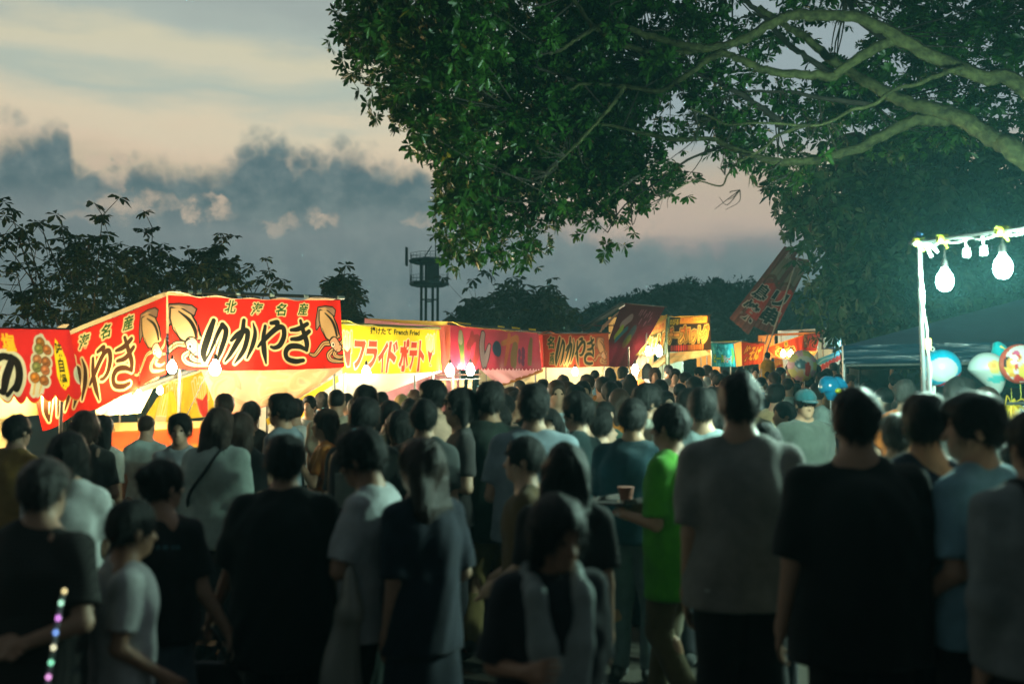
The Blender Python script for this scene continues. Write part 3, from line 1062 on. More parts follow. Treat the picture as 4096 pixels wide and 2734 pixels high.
def cloth(name, corners, cv, parent, m=None, wave=0.02, sag=0.0, scallop=None, seed=0, vfold=5.0, flip=False):
    """hang the printed canvas between four corners (top left, top right, bottom right, bottom left)"""
    TL, TR, BR, BL = [np.array(c) for c in corners]
    ny, nx = cv.ny, cv.nx
    U, W_ = np.meshgrid(np.linspace(0, 1, nx), np.linspace(1, 0, ny))     # W_: 0 at the top
    Vv = W_.copy()
    if scallop:
        cnt, amp = scallop
        edge = amp * np.abs(np.sin(U * cnt * math.pi)) ** 0.8
        Vv = np.where(W_ > 0.75, 0.75 + (W_ - 0.75) * (1 - (amp - edge) / 0.25), W_)
    P = (TL * (1 - U[..., None]) + TR * U[..., None]) * (1 - Vv[..., None]) + (BL * (1 - U[..., None]) + BR * U[..., None]) * Vv[..., None]
    nrm = np.cross(TR - TL, BL - TL)
    nrm = nrm / np.linalg.norm(nrm)
    r = np.random.default_rng(seed)
    f = np.zeros(U.shape)
    for k in range(5):
        a, b_, ph = r.uniform(1.5, vfold * 2.2), r.uniform(-1.5, 1.5), r.uniform(0, 6.28)
        f += r.uniform(0.3, 1.0) * np.sin(a * U * 3.1 + b_ * Vv * 2 + ph) / 2.5
    f *= wave * (0.25 + 0.75 * Vv)
    P = P + nrm * f[..., None]
    P[..., 2] -= sag * (4 * U * (1 - U)) * (0.6 + 0.4 * Vv)
    a = (np.arange(ny - 1)[:, None] * nx + np.arange(nx - 1)[None, :]).ravel()
    F = np.stack([a, a + 1, a + nx + 1, a + nx], 1)
    o_ = np.array(parent.matrix_world.translation if parent is None else parent.location)
    col = cv.c[:, ::-1] if flip else cv.c
    me = np_mesh(name, P.reshape(-1, 3) - o_, F, True, col.reshape(-1, 3))
    return mesh_obj(name, me, m or PRINT, parent)


RED, CREAM, BLACK, GREEN, YEL = (0.60, 0.020, 0.012), (0.70, 0.60, 0.32), (0.012, 0.010, 0.008), (0.01, 0.09, 0.015), (0.80, 0.62, 0.02)


def squid(cv, T, k):
    """ink drawing of a squid; T maps drawing coordinates to the cloth, k scales its line widths"""
    ink, body, shade = BLACK, (0.48, 0.33, 0.16), (0.24, 0.17, 0.12)
    mp = lambda pts: [(*T(x, y), *[q * k for q in rest]) for x, y, *rest in pts]
    fin = mp([(1870, 230), (1960, 220), (2060, 235), (2098, 270), (2082, 335), (2000, 290), (1920, 265), (1895, 330), (1872, 440), (1835, 492), (1838, 390)])
    mantle = mp([(1885, 270), (1960, 262), (2060, 340), (2115, 450), (2145, 595), (2080, 612), (2010, 625), (1955, 600), (1900, 500), (1880, 380)])
    for pl, c in ((fin, shade), (mantle, body)):
        d = cv.poly(pl)
        cv.fill(d, ink, 15 * k)
        cv.fill(d, c)
    cv.fill(cv.poly(mp([(1885, 245), (1950, 235), (2010, 262), (1925, 262)])), body)
    cv.fill(cv.stroke(mp([(1950, 300, 14), (2040, 390, 34), (2085, 480, 38), (2105, 575, 30)])), ink)
    cv.fill(cv.stroke(mp([(2060, 340, 8), (2110, 450, 18), (2135, 560, 14)])), ink)
    cv.fill(cv.stroke(mp([(1905, 480, 6), (1950, 590, 10), (2010, 640, 12)])), ink)
    arms = [[(1995, 665, 46), (1920, 670, 42), (1850, 745, 36), (1790, 800, 30), (1735, 785, 18)], [(2050, 740, 40), (1985, 800, 44), (2010, 860, 36), (2100, 885, 26), (2185, 890, 12)],
            [(2100, 740, 34), (2060, 800, 36), (2120, 835, 30), (2190, 825, 14)], [(2130, 690, 34), (2180, 650, 28), (2200, 585, 10)], [(2140, 730, 34), (2195, 735, 18)]]
    for a_ in arms:
        d = cv.stroke(mp(a_))
        cv.fill(d, ink, 15 * k)
        cv.fill(d, body)
    hd = cv.stroke(mp([(2060, 650, 105), (2110, 720, 95)]))
    cv.fill(hd, ink, 14 * k)
    cv.fill(hd, (0.52, 0.32, 0.20))
    cv.fill(cv.stroke(mp([(1990, 650, 10), (2030, 605, 16), (2050, 600, 8)])), ink)
    for a_ in arms:
        cv.fill(cv.stroke([(x, y, w_ * 0.22) for x, y, w_ in mp(a_)]), ink)
    ex, ey = T(2045, 682)
    cv.fill(cv.ell(ex, ey, 32 * k, 36 * k), ink)
    cv.fill(cv.ell(ex, ey, 26 * k, 30 * k), (0.8, 0.75, 0.6))
    cv.fill(cv.ell(ex + 3 * k, ey, 14 * k, 17 * k), ink)
    cv.fill(cv.stroke(mp([(2100, 600, 12), (2150, 690, 10)])), ink)


KANA = {
    "i": [[(575, 372, 52), (510, 560, 76), (455, 760, 66), (462, 872, 36)], [(462, 880, 22), (530, 735, 30), (610, 545, 46), (672, 425, 52)], [(672, 425, 60), (712, 490, 62), (695, 600, 62), (645, 740, 58), (590, 872, 24)]],
    "ka": [[(775, 612, 40), (850, 540, 62), (950, 490, 62), (962, 560, 60), (925, 700, 54), (875, 800, 46), (820, 885, 18)], [(925, 368, 46), (900, 520, 60), (830, 660, 60), (760, 790, 46), (700, 868, 24)], [(1032, 402, 16), (1052, 520, 46), (1020, 660, 54), (945, 828, 22)]],
    "ya": [[(1080, 690, 26), (1140, 625, 52), (1250, 520, 62), (1345, 455, 66), (1405, 470, 60), (1405, 570, 62), (1350, 670, 60), (1285, 702, 48), (1240, 692, 34)], [(1175, 440, 40), (1150, 580, 56), (1155, 740, 66), (1178, 888, 22)], [(1250, 405, 44), (1330, 395, 62), (1322, 420, 50)]],
    "ki": [[(1500, 492, 40), (1600, 478, 62), (1722, 420, 52)], [(1502, 602, 44), (1620, 590, 62), (1740, 512, 54)], [(1632, 382, 44), (1662, 500, 60), (1700, 640, 66), (1692, 738, 44)], [(1690, 735, 40), (1600, 690, 62), (1480, 690, 66), (1418, 755, 62), (1435, 835, 60), (1540, 868, 62), (1642, 858, 48)]],
}


def brush_word(cv, keys, T, k, ink=BLACK, outline=CREAM, ow=20):
    ds = []
    for key in keys:
        for s_ in KANA[key]:
            ds.append(cv.stroke([(*T(x, y), w_ * k) for x, y, w_ in s_]))
    d = np.min(ds, 0)
    cv.fill(d, outline, ow * k)
    cv.fill(d, ink)


def small_kanji(cv, chars, spots, size, outline=CREAM, ink=GREEN, ow=0.018, shear=0.25, rot=0.0):
    for ch, (x, y) in zip(chars, spots):
        cv.type(ch, x, y, size, size * 1.1, ink, outline, ow, shear=shear, bold=0.028, rot=rot)


# ---------------------------------------------------------------- lamps
N_BULB = [0]
BULBG = {"warm": glow("warm_bulb_glow", (1.0, 0.82, 0.45), 60, True), "white": glow("white_bulb_glow", (1.0, 0.95, 0.80), 60, True), "cool": glow("cool_bulb_glow", (0.62, 1.0, 0.95), 40, True), "amber": glow("amber_bulb_glow", (1.0, 0.62, 0.22), 40, True)}
LCOL = {"warm": (1.0, 0.70, 0.30), "white": (1.0, 0.84, 0.56), "cool": (0.62, 1.0, 0.80), "amber": (1.0, 0.50, 0.15)}


def bulb(pos, power, kind, label, size=0.09, cord=0.25, group=None, name="light_bulb", long=1.35):
    pos = Vector(pos)
    root = empty(name, pos, 0, label, "lamp", group)
    r = size / 2
    h = r * long
    prof = [(r * 0.28, h * 1.15), (r * 0.45, h * 0.9), (r * 0.85, h * 0.45), (r, -0.05 * h), (r * 0.88, -h * 0.55), (r * 0.55, -h * 0.9), (0.002, -h)]
    MB().lathe(prof[::-1], (0, 0, 0), 16).build("glass_bulb", BULBG[kind], root)
    MB().lathe([(r * 0.36, h * 1.15), (r * 0.36, h * 1.7), (r * 0.2, h * 1.95)], (0, 0, 0), 12).build("socket", BLACKPL, root)
    MB().tube([(0, 0, h * 1.9), (0.004, 0, h * 1.9 + cord * 0.5), (0, 0, h * 1.9 + cord)], 0.004, 6).build("cord", BLACKPL, root)
    l = bpy.data.lights.new("bulb_light", "POINT")
    l.energy, l.color, l.shadow_soft_size = power, LCOL[kind], r
    lo = bpy.data.objects.new("bulb_light", l)
    COL.objects.link(lo)
    lo.parent = root
    lo.location = (0, 0, -h * 0.2)
    N_BULB[0] += 1
    return root


# ---------------------------------------------------------------- stalls
def pole(parent, a, b_, r=0.018, m=None, name="pole"):
    o_ = Vector(parent.location)
    return MB().tube([Vector(a) - o_, Vector(b_) - o_], r, 8).build(name, m or STEEL, parent)


def foot(pt):
    return Vector((pt.x, pt.y, gz(pt.x, pt.y)))


def plain(W, H, c, res=0.06):
    return Canvas(W, H, res, c)


def stall(label, TLp, TRp, depth=1.7, roof_c=(0.55, 0.52, 0.42), back_c=None, table_c=(0.3, 0.28, 0.24), roof_up=0.25, counter=True):
    """frame, counter, roof and back cloth of one stall behind its front banner's upper edge"""
    TL, TR = at(*TLp), at(*TRp)
    e = (TR - TL)
    e.z = 0
    e.normalize()
    back = Vector((-e.y, e.x, 0))
    base = foot((TL + TR) / 2)
    root = empty("food_stall", base, 0, label, "stall", "food stalls in a row along the lane")
    corners = [TL, TR, TR + back * depth, TL + back * depth]
    for c in corners:
        c = c + back * (0.09 if c in corners[:2] else 0.0) + e * (0.22 if c in (corners[0], corners[3]) else -0.03)
        pole(root, foot(c), c + Vector((0, 0, -0.05)), 0.02)
    B = [c + Vector((0, 0, roof_up if i > 1 else 0.03)) for i, c in enumerate(corners)]
    rc = plain((TR - TL).length, depth, roof_c)
    cloth("roof_tarp", (B[3], B[2], B[1] - back * 0.03, B[0] - back * 0.03), rc, root, cloth_mat("roof_tarp", None, 0.4), 0.03, 0.06, seed=len(bpy.data.objects))
    if back_c:
        bc = plain((TR - TL).length, 2.0, back_c)
        cloth("back_tarp", (B[3], B[2], foot(corners[2]) + Vector((0, 0, 0.4)), foot(corners[3]) + Vector((0, 0, 0.4))), bc, root, cloth_mat("back_tarp", None, 0.3), 0.05, seed=3)
    if counter:
        o_ = Vector(root.location)
        W = (TR - TL).length
        R = Matrix((e, back, Vector((0, 0, 1)))).transposed()
        mid = (TL + TR) / 2 + back * 0.35
        zc = gz(mid.x, mid.y) + 0.78
        MB().box(Vector((mid.x, mid.y, zc)) - o_, (W / 2 - 0.05, 0.32, 0.02), R).build("counter_top", mat("counter_top", (0.4, 0.4, 0.38), 0.35, metal=0.6), root)
        sk_ = plain(W, 0.72, table_c)
        a_, b2 = mid - e * (W / 2 - 0.06) - back * 0.34, mid + e * (W / 2 - 0.06) - back * 0.34
        a_.z = b2.z = zc
        cloth("counter_cloth", (a_, b2, b2 - Vector((0, 0, 0.7)), a_ - Vector((0, 0, 0.7))), sk_, root, cloth_mat("counter_cloth", None, 0.2), 0.02, seed=8)
    return root, e, back


# ---- skewer stall, cut by the frame
st1, e1, k1 = stall("red skewer stall whose glossy vinyl banner shows grilled skewers beside a big black character", (-420, 1312, 9.2), (276, 1318, 10.2), 1.6, (0.6, 0.56, 0.4), (0.75, 0.68, 0.40), (0.7, 0.6, 0.3), -0.35)
cv = Canvas(1.9, 0.72, 0.009, (0.50, 0.02, 0.02))
TX = lambda X, Y: (1.9 * (X + 980) / 2010 if False else (X + 1370) / 2400 * 1.9, 0.72 * (1 - (Y - 110) / 900.0))
kk = 1.9 / 2400
d = cv.stroke([(*TX(140, 480), 100 * kk), (*TX(30, 700), 110 * kk), (*TX(-30, 880), 80 * kk), (*TX(-120, 900), 90 * kk)])
d = np.minimum(d, cv.stroke([(*TX(120, 470), 110 * kk), (*TX(205, 530), 110 * kk), (*TX(215, 680), 110 * kk), (*TX(150, 830), 100 * kk), (*TX(20, 915), 60 * kk)]))
d = np.minimum(d, cv.stroke([(*TX(140, 480), 100 * kk), (*TX(0, 450), 90 * kk), (*TX(-150, 560), 100 * kk), (*TX(-200, 760), 90 * kk)]))
cv.fill(d, (0.50, 0.60, 0.52), 48 * kk)
cv.fill(d, BLACK)
cv.type("塩", *TX(108, 275), 190 * kk, 175 * kk * 1.3, (0.75, 0.48, 0.02), None, shear=-0.15, bold=0.05)
for off, cols, L in ((0, [(0.20, 0.10, 0.02), (0.14, 0.17, 0.05), (0.26, 0.13, 0.06), (0.12, 0.16, 0.06), (0.30, 0.13, 0.02)], [(565, 275), (532, 360), (490, 490), (468, 580), (425, 705)]),
                     (1, [(0.26, 0.11, 0.03), (0.20, 0.09, 0.03), (0.28, 0.12, 0.05), (0.22, 0.10, 0.03)], [(645, 370), (605, 520), (575, 620), (540, 750)])):
    stick = cv.stroke([(*TX(*( (590, 200) if off == 0 else (665, 290))), 8 * kk), (*TX(*((380, 900) if off == 0 else (455, 930))), 26 * kk)], 3)
    blobs = [cv.ell(*TX(x, y), 58 * kk, 62 * kk, 0.3) for x, y in L]
    alld = np.minimum(stick, np.min(blobs, 0))
    cv.fill(alld, (0.45, 0.55, 0.50), 34 * kk)
for off, cols, L in ((0, [(0.20, 0.10, 0.02), (0.14, 0.17, 0.05), (0.26, 0.13, 0.06), (0.12, 0.16, 0.06), (0.30, 0.13, 0.02)], [(565, 275), (532, 360), (490, 490), (468, 580), (425, 705)]),
                     (1, [(0.26, 0.11, 0.03), (0.20, 0.09, 0.03), (0.28, 0.12, 0.05), (0.22, 0.10, 0.03)], [(645, 370), (605, 520), (575, 620), (540, 750)])):
    stick = cv.stroke([(*TX(*( (590, 200) if off == 0 else (665, 290))), 8 * kk), (*TX(*((380, 900) if off == 0 else (455, 930))), 26 * kk)], 3)
    cv.fill(stick, (0.50, 0.38, 0.16))
    for (x, y), c_ in zip(L, cols):
        e_ = cv.ell(*TX(x, y), 58 * kk, 62 * kk, 0.3)
        cv.fill(e_, (0.05, 0.03, 0.01), 6 * kk)
        cv.fill(e_, c_)
        cv.fill(cv.ell(*TX(x - 12, y - 16), 22 * kk, 18 * kk, 0.5), tuple(q * 1.9 for q in c_))
        cv.fill(cv.stroke([(*TX(x - 30, y + 30), 8 * kk), (*TX(x + 30, y + 12), 8 * kk)], 3), tuple(q * 0.35 for q in c_))
cv.fill(cv.poly([TX(*q) for q in [(790, 225), (860, 330), (900, 480), (905, 700), (880, 820), (825, 895), (770, 820), (735, 700), (745, 400)]]), (0.72, 0.62, 0.02))
cv.type("味自慢", *TX(815, 560), 100 * kk, 470 * kk * 1.25, (0.02, 0.03, 0.01), None, bold=0.035, vertical=True)
cv.fill(cv.ell(*TX(1060, 700), 95 * kk, 120 * kk * 1.1), (0.45, 0.55, 0.50))
cv.fill(cv.ell(*TX(1060, 700), 70 * kk, 92 * kk * 1.1), (0.30, 0.42, 0.38))
edge_ = np.clip(1 - (cv.Y / 0.014), 0, 1)
cv.blend(edge_, (0.42, 0.30, 0.02))
c1 = (at(-420, 1308, 9.1), at(278, 1318, 10.1), at(331, 1602, 9.9), at(-430, 1635, 8.9))
cloth("front_banner", c1, cv, st1, VINYL, 0.035, 0, (13, 0.10), seed=4)
cv = plain(1.6, 0.5, (0.80, 0.70, 0.34), 0.04)
cloth("inner_valance", (at(-400, 1540, 10.6), at(326, 1540, 11.35), at(322, 1645, 11.35), at(-400, 1705, 10.6)), cv, st1, cloth_mat("cream_valance", None, 0.5), 0.05, seed=12)
pole(st1, at(-430, 1306, 9.12), at(285, 1316, 10.12), 0.012, DARKPOLE, "banner_rail")

# ---- squid stall
st2, e2, k2 = stall("tall bright red grilled squid stall with squid drawings and big black brushed letters", (668, 1176, 12.0), (1362, 1196, 13.7), 1.9, (0.70, 0.60, 0.40), None, (0.5, 0.06, 0.03), -0.35)
cv = Canvas(2.42, 0.90, 0.0060, RED)
# drawing coordinates of the front panel, read off its own frame
XW = lambda X: (X - 70) / 2110.0 * 2.42
tp = lambda X: 70 + (X - 70) * 0.038
bt = lambda X: 985 - (X - 70) * 0.012
TT = lambda X, Y: (XW(X), 0.90 * (1 - (Y - tp(X)) / (bt(X) - tp(X))))
ks = 2.42 / 2110
squid(cv, TT, ks)
TL2 = lambda X, Y: TT((X - 1880) * 1.28 + 95, (Y - 225) * 1.12 + 185)
squid(cv, TL2, ks * 1.2)
cv.fill(cv.stroke([(*TT(398, 70), 7 * ks), (*TT(388, 990), 7 * ks)], 3), (0.25, 0.01, 0.01))
brush_word(cv, ["i", "ka", "ya", "ki"], TT, ks)
small_kanji(cv, "北海名産", [TT(770, 200), TT(1085, 228), TT(1385, 240), TT(1675, 242)], 0.150, ow=0.013)
cv.blend(np.clip(1 - cv.Y / 0.012, 0, 1), (0.35, 0.01, 0.01))
cB = (at(672, 1180, 12.0), at(1362, 1200, 13.7), at(1378, 1468, 13.6), at(674, 1474, 11.95))
cloth("front_banner", cB, cv, st2, None, 0.055, 0.03, seed=21)
# its left flap, propped out like an awning
cv = Canvas(2.0, 0.92, 0.0085, RED)
kf = 2.0 / 2110
Tf = lambda X, Y: ((X - 300) / 1880.0 * 2.0, 0.92 * (1 - (Y - tp(X)) / (bt(X) - tp(X))))
squid(cv, lambda X, Y: Tf((X - 1880) * 1.05 + 1830, (Y - 225) * 1.05 + 215), kf * 1.05)
brush_word(cv, ["i", "ka", "ya", "ki"], lambda X, Y: Tf(X - 55, (Y - 350) * 1.03 + 345), kf * 1.1, (0.055, 0.022, 0.010))
small_kanji(cv, "北海名産", [Tf(720, 220), Tf(1040, 226), Tf(1330, 232), Tf(1640, 240)], 0.15, rot=0.0)
cF = (at(30, 1440, 10.9), at(665, 1184, 11.98), at(640, 1492, 11.7), at(190, 1740, 10.4))
cF = (at(96, 1408, 11.2), at(665, 1184, 11.98), at(664, 1492, 11.9), at(170, 1722, 10.7))
cloth("side_banner", cF, cv, st2, None, 0.06, 0.02, seed=22)
# cream roof edge above the flap and the dark ridge pole
cv = plain(1.8, 0.16, (0.75, 0.66, 0.42), 0.05)
cloth("roof_edge", (at(100, 1392, 11.25), at(660, 1166, 12.02), at(667, 1184, 12.0), at(96, 1412, 11.22)), cv, st2, cloth_mat("roof_tarp", None, 0.4), 0.01, seed=2)
pole(st2, at(655, 1164, 12.02), at(1372, 1190, 13.72), 0.022, DARKPOLE, "banner_rail")
for a_ in (0.06, 0.12, 0.165, 0.37, 0.56, 0.76, 0.965, 0.985):
    A_, B_ = at(655, 1164, 12.0), at(1372, 1190, 13.7)
    pole(st2, A_.lerp(B_, a_), A_.lerp(B_, a_ + 0.022), 0.0245, mat("pale_tape", (0.30, 0.40, 0.36), 0.5), "tape_band")
pole(st2, at(540, 1562, 11.9), at(800, 1468, 12.5), 0.035, DARKPOLE, "ridge_pole")
pole(st2, at(530, 1574, 11.95), at(800, 1482, 12.55), 0.02, mat("amber_bar", (0.35, 0.25, 0.08), 0.5), "cross_bar")
pole(st2, at(738, 1680, 12.3), at(835, 1475, 12.3), 0.006, DARKPOLE, "stay_rope")
# inner side of the right flap: reversed print, painted pale as if lit through
cv = Canvas(1.7, 0.62, 0.014, (0.72, 0.42, 0.28))
gT = lambda X, Y: ((X - 1050) / 1200.0 * 1.7, 0.62 * (1 - (Y - 330) / 620.0))
brush_word(cv, ["ya", "ki"], gT, 1.7 / 1200, (0.74, 0.52, 0.24), (0.85, 0.72, 0.40), 22)
squid(cv, lambda X, Y: gT(X + 100, Y * 0.75 + 250), 1.7 / 1200 * 0.6)
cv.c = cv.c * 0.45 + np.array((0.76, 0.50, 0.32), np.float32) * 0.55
cv.blend(np.clip(1 - np.minimum(cv.Y, 0.62 - cv.Y) / 0.02, 0, 1), (0.62, 0.12, 0.06))
cloth("inner_flap", (at(800, 1470, 12.9), at(1374, 1468, 13.65), at(1205, 1590, 13.9), at(880, 1668, 13.2)), cv, st2, cloth_mat("inner_cloth", None, 0.35), 0.04, 0.0, seed=5, flip=True)
cv = Canvas(1.7, 0.9, 0.03, (0.70, 0.40, 0.05))  # counter cloth added here; its orange yellow stands in for the stall's glow
cv.fill(cv.poly([(0, 0.62), (1.7, 0.66), (1.7, 0.9), (0, 0.9)]), (0.70, 0.10, 0.03))
for k in range(5):
    cv.fill(cv.ell(0.2 + 0.33 * k, 0.35, 0.10, 0.13), (0.70, 0.12, 0.04) if k % 2 else (0.85, 0.72, 0.3))
cloth("glow_coloured_counter", (at(440, 1726, 12.2), at(830, 1708, 13.0), at(830, 1960, 13.0), at(440, 1985, 12.2)), cv, st2, None, 0.03, seed=32)
cv = plain(1.7, 0.5, (0.8, 0.6, 0.25))
cloth("glow_coloured_counter_top", (at(420, 1690, 12.9), at(830, 1682, 13.5), at(830, 1708, 13.0), at(440, 1726, 12.2)), cv, st2, None, 0.01, seed=39)
bulb(at(640, 1560, 12.75), 28, "warm", "small bulb low over the yellow side counter of the squid stall", 0.08)
# cream skirt under the left flap
cv = plain(1.2, 0.4, (0.78, 0.68, 0.44), 0.05)
cloth("counter_skirt", (at(380, 1640, 11.6), at(640, 1500, 12.3), at(560, 1652, 12.0), at(385, 1664, 11.6)), cv, st2, cloth_mat("cream_valance", None, 0.5), 0.05, seed=31)

# ---- fries stall
st3, e3, k3 = stall("bright yellow fries stall with red katakana lettering and printed fry cartons", (1362, 1292, 15.0), (1752, 1312, 17.2), 1.9, (0.50, 0.48, 0.10), (0.85, 0.82, 0.66), (0.75, 0.6, 0.05), 0.12)


def fries(cv, cx, cy, s, flip=1, pale=False):
    cv.fill(cv.poly([(cx - 0.10 * s, cy + 0.06 * s), (cx + 0.10 * s, cy + 0.10 * s), (cx + 0.055 * s * flip, cy - 0.26 * s), (cx - 0.02 * s * flip, cy - 0.27 * s), (cx - 0.06 * s, cy - 0.18 * s)]), CREAM, 0.012)
    for k in range(7):
        x = cx + (k - 3) * 0.030 * s
        cv.fill(cv.stroke([(x, cy, 0.035 * s), (x + (k - 3) * 0.012 * s, cy + (0.32 + 0.06 * math.sin(k * 2.3)) * s, 0.032 * s)], 3), (0.90, 0.84, 0.50), 0.016)
        cv.fill(cv.stroke([(x, cy, 0.035 * s), (x + (k - 3) * 0.012 * s, cy + (0.30 + 0.06 * math.sin(k * 2.3)) * s, 0.030 * s)], 3), (0.82, 0.60, 0.03))
    if not pale:
        cv.fill(cv.poly([(cx - 0.10 * s, cy + 0.06 * s), (cx, cy - 0.0 * s), (cx + 0.10 * s, cy + 0.10 * s), (cx + 0.055 * s * flip, cy - 0.26 * s), (cx - 0.02 * s * flip, cy - 0.27 * s), (cx - 0.06 * s, cy - 0.18 * s)]), (0.60, 0.04, 0.03))


cv = Canvas(2.3, 0.74, 0.010, YEL)
TY = lambda X, Y: ((X - 100) / 1560.0 * 2.3, 0.74 * (1 - (Y - 80 - (X - 100) * 0.045) / (770 - (X - 100) * 0.06)))
for s_, x0, x1, y0, y1 in (("フ", 265, 475, 320, 785), ("ラ", 450, 650, 325, 790), ("イ", 620, 835, 330, 825), ("ド", 800, 970, 320, 825), ("ポ", 960, 1175, 290, 815), ("テ", 1150, 1315, 340, 800), ("ト", 1310, 1450, 320, 810)):
    (ax, ay), (bx_, by_) = TY(x0, y1), TY(x1, y0)
    cv.type(s_, (ax + bx_) / 2, (ay + by_) / 2, (bx_ - ax) * 0.80, by_ - ay, (0.62, 0.07, 0.03), (0.88, 0.82, 0.62), 0.016, shear=0.16, bold=0.055)
cv.type("揚けたて French Fried", *TY(945, 178), 1.22, 0.115, (0.01, 0.02, 0.002), None, shear=0.1, bold=0.035)
fries(cv, *TY(190, 510), 0.85)
fries(cv, *TY(1555, 520), 0.85, -1)
cv.blend(np.clip(1 - cv.Y / 0.02, 0, 1), (0.55, 0.38, 0.01))
cloth("front_banner", (at(1362, 1296, 15.0), at(1745, 1318, 17.2), at(1746, 1486, 17.1), at(1368, 1491, 14.95)), cv, st3, None, 0.05, 0.02, seed=33)
cv = plain(0.4, 0.74, YEL, 0.05)
cloth("side_banner", (at(1746, 1318, 17.2), at(1757, 1320, 17.9), at(1768, 1480, 17.7), at(1747, 1486, 17.1)), cv, st3, None, 0.02, seed=34)
pole(st3, at(1355, 1292, 15.0), at(1762, 1312, 17.25), 0.018, mat("olive_pole", (0.12, 0.13, 0.01), 0.5), "banner_rail")
cv = plain(2.4, 0.7, (0.88, 0.85, 0.72), 0.05)
cloth("inner_flap", (at(1330, 1486, 15.6), at(1768, 1484, 17.4), at(1500, 1592, 17.0), at(1215, 1700, 15.7)), cv, st3, cloth_mat("inner_cloth", None, 0.35), 0.05, seed=35)
cv = plain(1.0, 0.2, (0.80, 0.58, 0.03), 0.05)
cloth("flap_hem", (at(1065, 1675, 14.2), at(1352, 1500, 15.0), at(1355, 1525, 15.0), at(1070, 1700, 14.2)), cv, st3, None, 0.02, seed=36)
# yellow flap of the fries stall hanging inside, seen under the squid banner
cv = Canvas(1.4, 0.9, 0.016, (0.80, 0.60, 0.03))
fries(cv, 0.35, 0.4, 1.3, pale=True)
fries(cv, 0.95, 0.35, 1.3)
cloth("rear_flap", (at(640, 1540, 14.0), at(868, 1470, 14.4), at(905, 1650, 14.4), at(620, 1700, 14.0)), cv, st3, None, 0.06, seed=37)
cv = Canvas(0.9, 0.8, 0.016, (0.80, 0.60, 0.03))
fries(cv, 0.45, 0.35, 1.4, pale=True)
cloth("rear_flap", (at(628, 1590, 13.6), at(690, 1560, 13.9), at(720, 1720, 13.9), at(545, 1725, 13.5)), cv, st3, None, 0.06, seed=38)
p_ = at(1660, 1500, 17.0)
pole(st3, foot(p_), p_, 0.02, STEEL, "prop_pole")

# ---- crepe stall
st4, e4, k4 = stall("long pink and red stall with toothed banner edge, a dark dot between its letters", (1800, 1296, 17.6), (2160, 1330, 20.2), 2.0, (0.62, 0.46, 0.08), (0.80, 0.36, 0.40), (0.7, 0.3, 0.35), 0.2)
cv = Canvas(2.9, 0.76, 0.012, (0.50, 0.03, 0.06))
TC = lambda X, Y: ((X - 205) / 1195.0 * 2.9, 0.76 * (1 - (Y - 180 - (X - 205) * 0.075) / (545 - (X - 205) * 0.05)))
kc = 2.9 / 1195
cv.c *= (0.82 + 0.22 * np.sin(cv.X * 2.2 + 0.4))[..., None]
cv.fill(cv.stroke([(*TC(325, 275), 50 * kc), (*TC(330, 400), 80 * kc), (*TC(340, 640), 50 * kc)]), (0.10, 0.16, 0.03))
cv.fill(cv.stroke([(*TC(325, 280), 45 * kc), (*TC(320, 370), 60 * kc)]), (0.30, 0.30, 0.16))
cv.fill(cv.stroke([(*TC(475, 275), 40 * kc), (*TC(470, 350), 60 * kc), (*TC(430, 440), 60 * kc)]), (0.26, 0.02, 0.02))
cv.fill(cv.stroke([(*TC(470, 350), 50 * kc), (*TC(545, 340), 60 * kc), (*TC(535, 470), 60 * kc), (*TC(490, 650), 50 * kc)]), (0.26, 0.025, 0.02))
d = cv.stroke([(*TC(610, 285), 46 * kc), (*TC(590, 450), 60 * kc), (*TC(610, 655), 66 * kc), (*TC(650, 560), 50 * kc), (*TC(685, 430), 26 * kc)])
cv.fill(d, (0.05, 0.005, 0.01), 9 * kc)
cv.fill(d, (0.32, 0.24, 0.22))
cv.fill(cv.ell(*TC(777, 470), 60 * kc, 62 * kc), (0.01, 0.02, 0.05))
cv.fill(cv.stroke([(*TC(860, 400), 40 * kc), (*TC(960, 370), 50 * kc), (*TC(1075, 330), 50 * kc), (*TC(1040, 460), 50 * kc)]), (0.30, 0.10, 0.01))
cv.fill(cv.stroke([(*TC(965, 290), 40 * kc), (*TC(940, 440), 46 * kc), (*TC(890, 670), 36 * kc)]), (0.34, 0.08, 0.01))
cv.fill(cv.stroke([(*TC(1040, 440), 80 * kc), (*TC(1010, 560), 90 * kc), (*TC(1000, 660), 80 * kc)]), (0.14, 0.08, 0.01))
for x, y in ((1100, 520), (1145, 560), (1090, 610), (1135, 640), (1150, 500)):
    cv.fill(cv.ell(*TC(x, y), 22 * kc, 36 * kc), (0.10, 0.01, 0.04))
cv.fill(cv.stroke([(*TC(1270, 350), 40 * kc), (*TC(1240, 480), 60 * kc), (*TC(1215, 660), 50 * kc)]), (0.16, 0.10, 0.02))
cloth("front_banner", (at(1800, 1300, 17.6), at(2155, 1334, 20.2), at(2168, 1482, 20.1), at(1803, 1478, 17.5)), cv, st4, VINYL, 0.03, 0, (26, 0.06), seed=41)
cv = plain(0.7, 0.8, (0.72, 0.16, 0.12), 0.05)
cloth("side_banner", (at(1757, 1304, 18.3), at(1799, 1298, 17.6), at(1802, 1482, 17.5), at(1764, 1488, 18.2)), cv, st4, VINYL, 0.03, seed=42)
cv = plain(1.8, 0.5, (0.85, 0.45, 0.46), 0.04)
cloth("inner_flap", (at(1920, 1476, 18.8), at(2168, 1474, 20.3), at(2165, 1480, 20.3), at(1994, 1545, 19.0)), cv, st4, cloth_mat("inner_cloth", None, 0.35), 0.03, 0, (7, 0.14), seed=43)
cv = plain(1.6, 0.1, (0.35, 0.14, 0.02), 0.05)
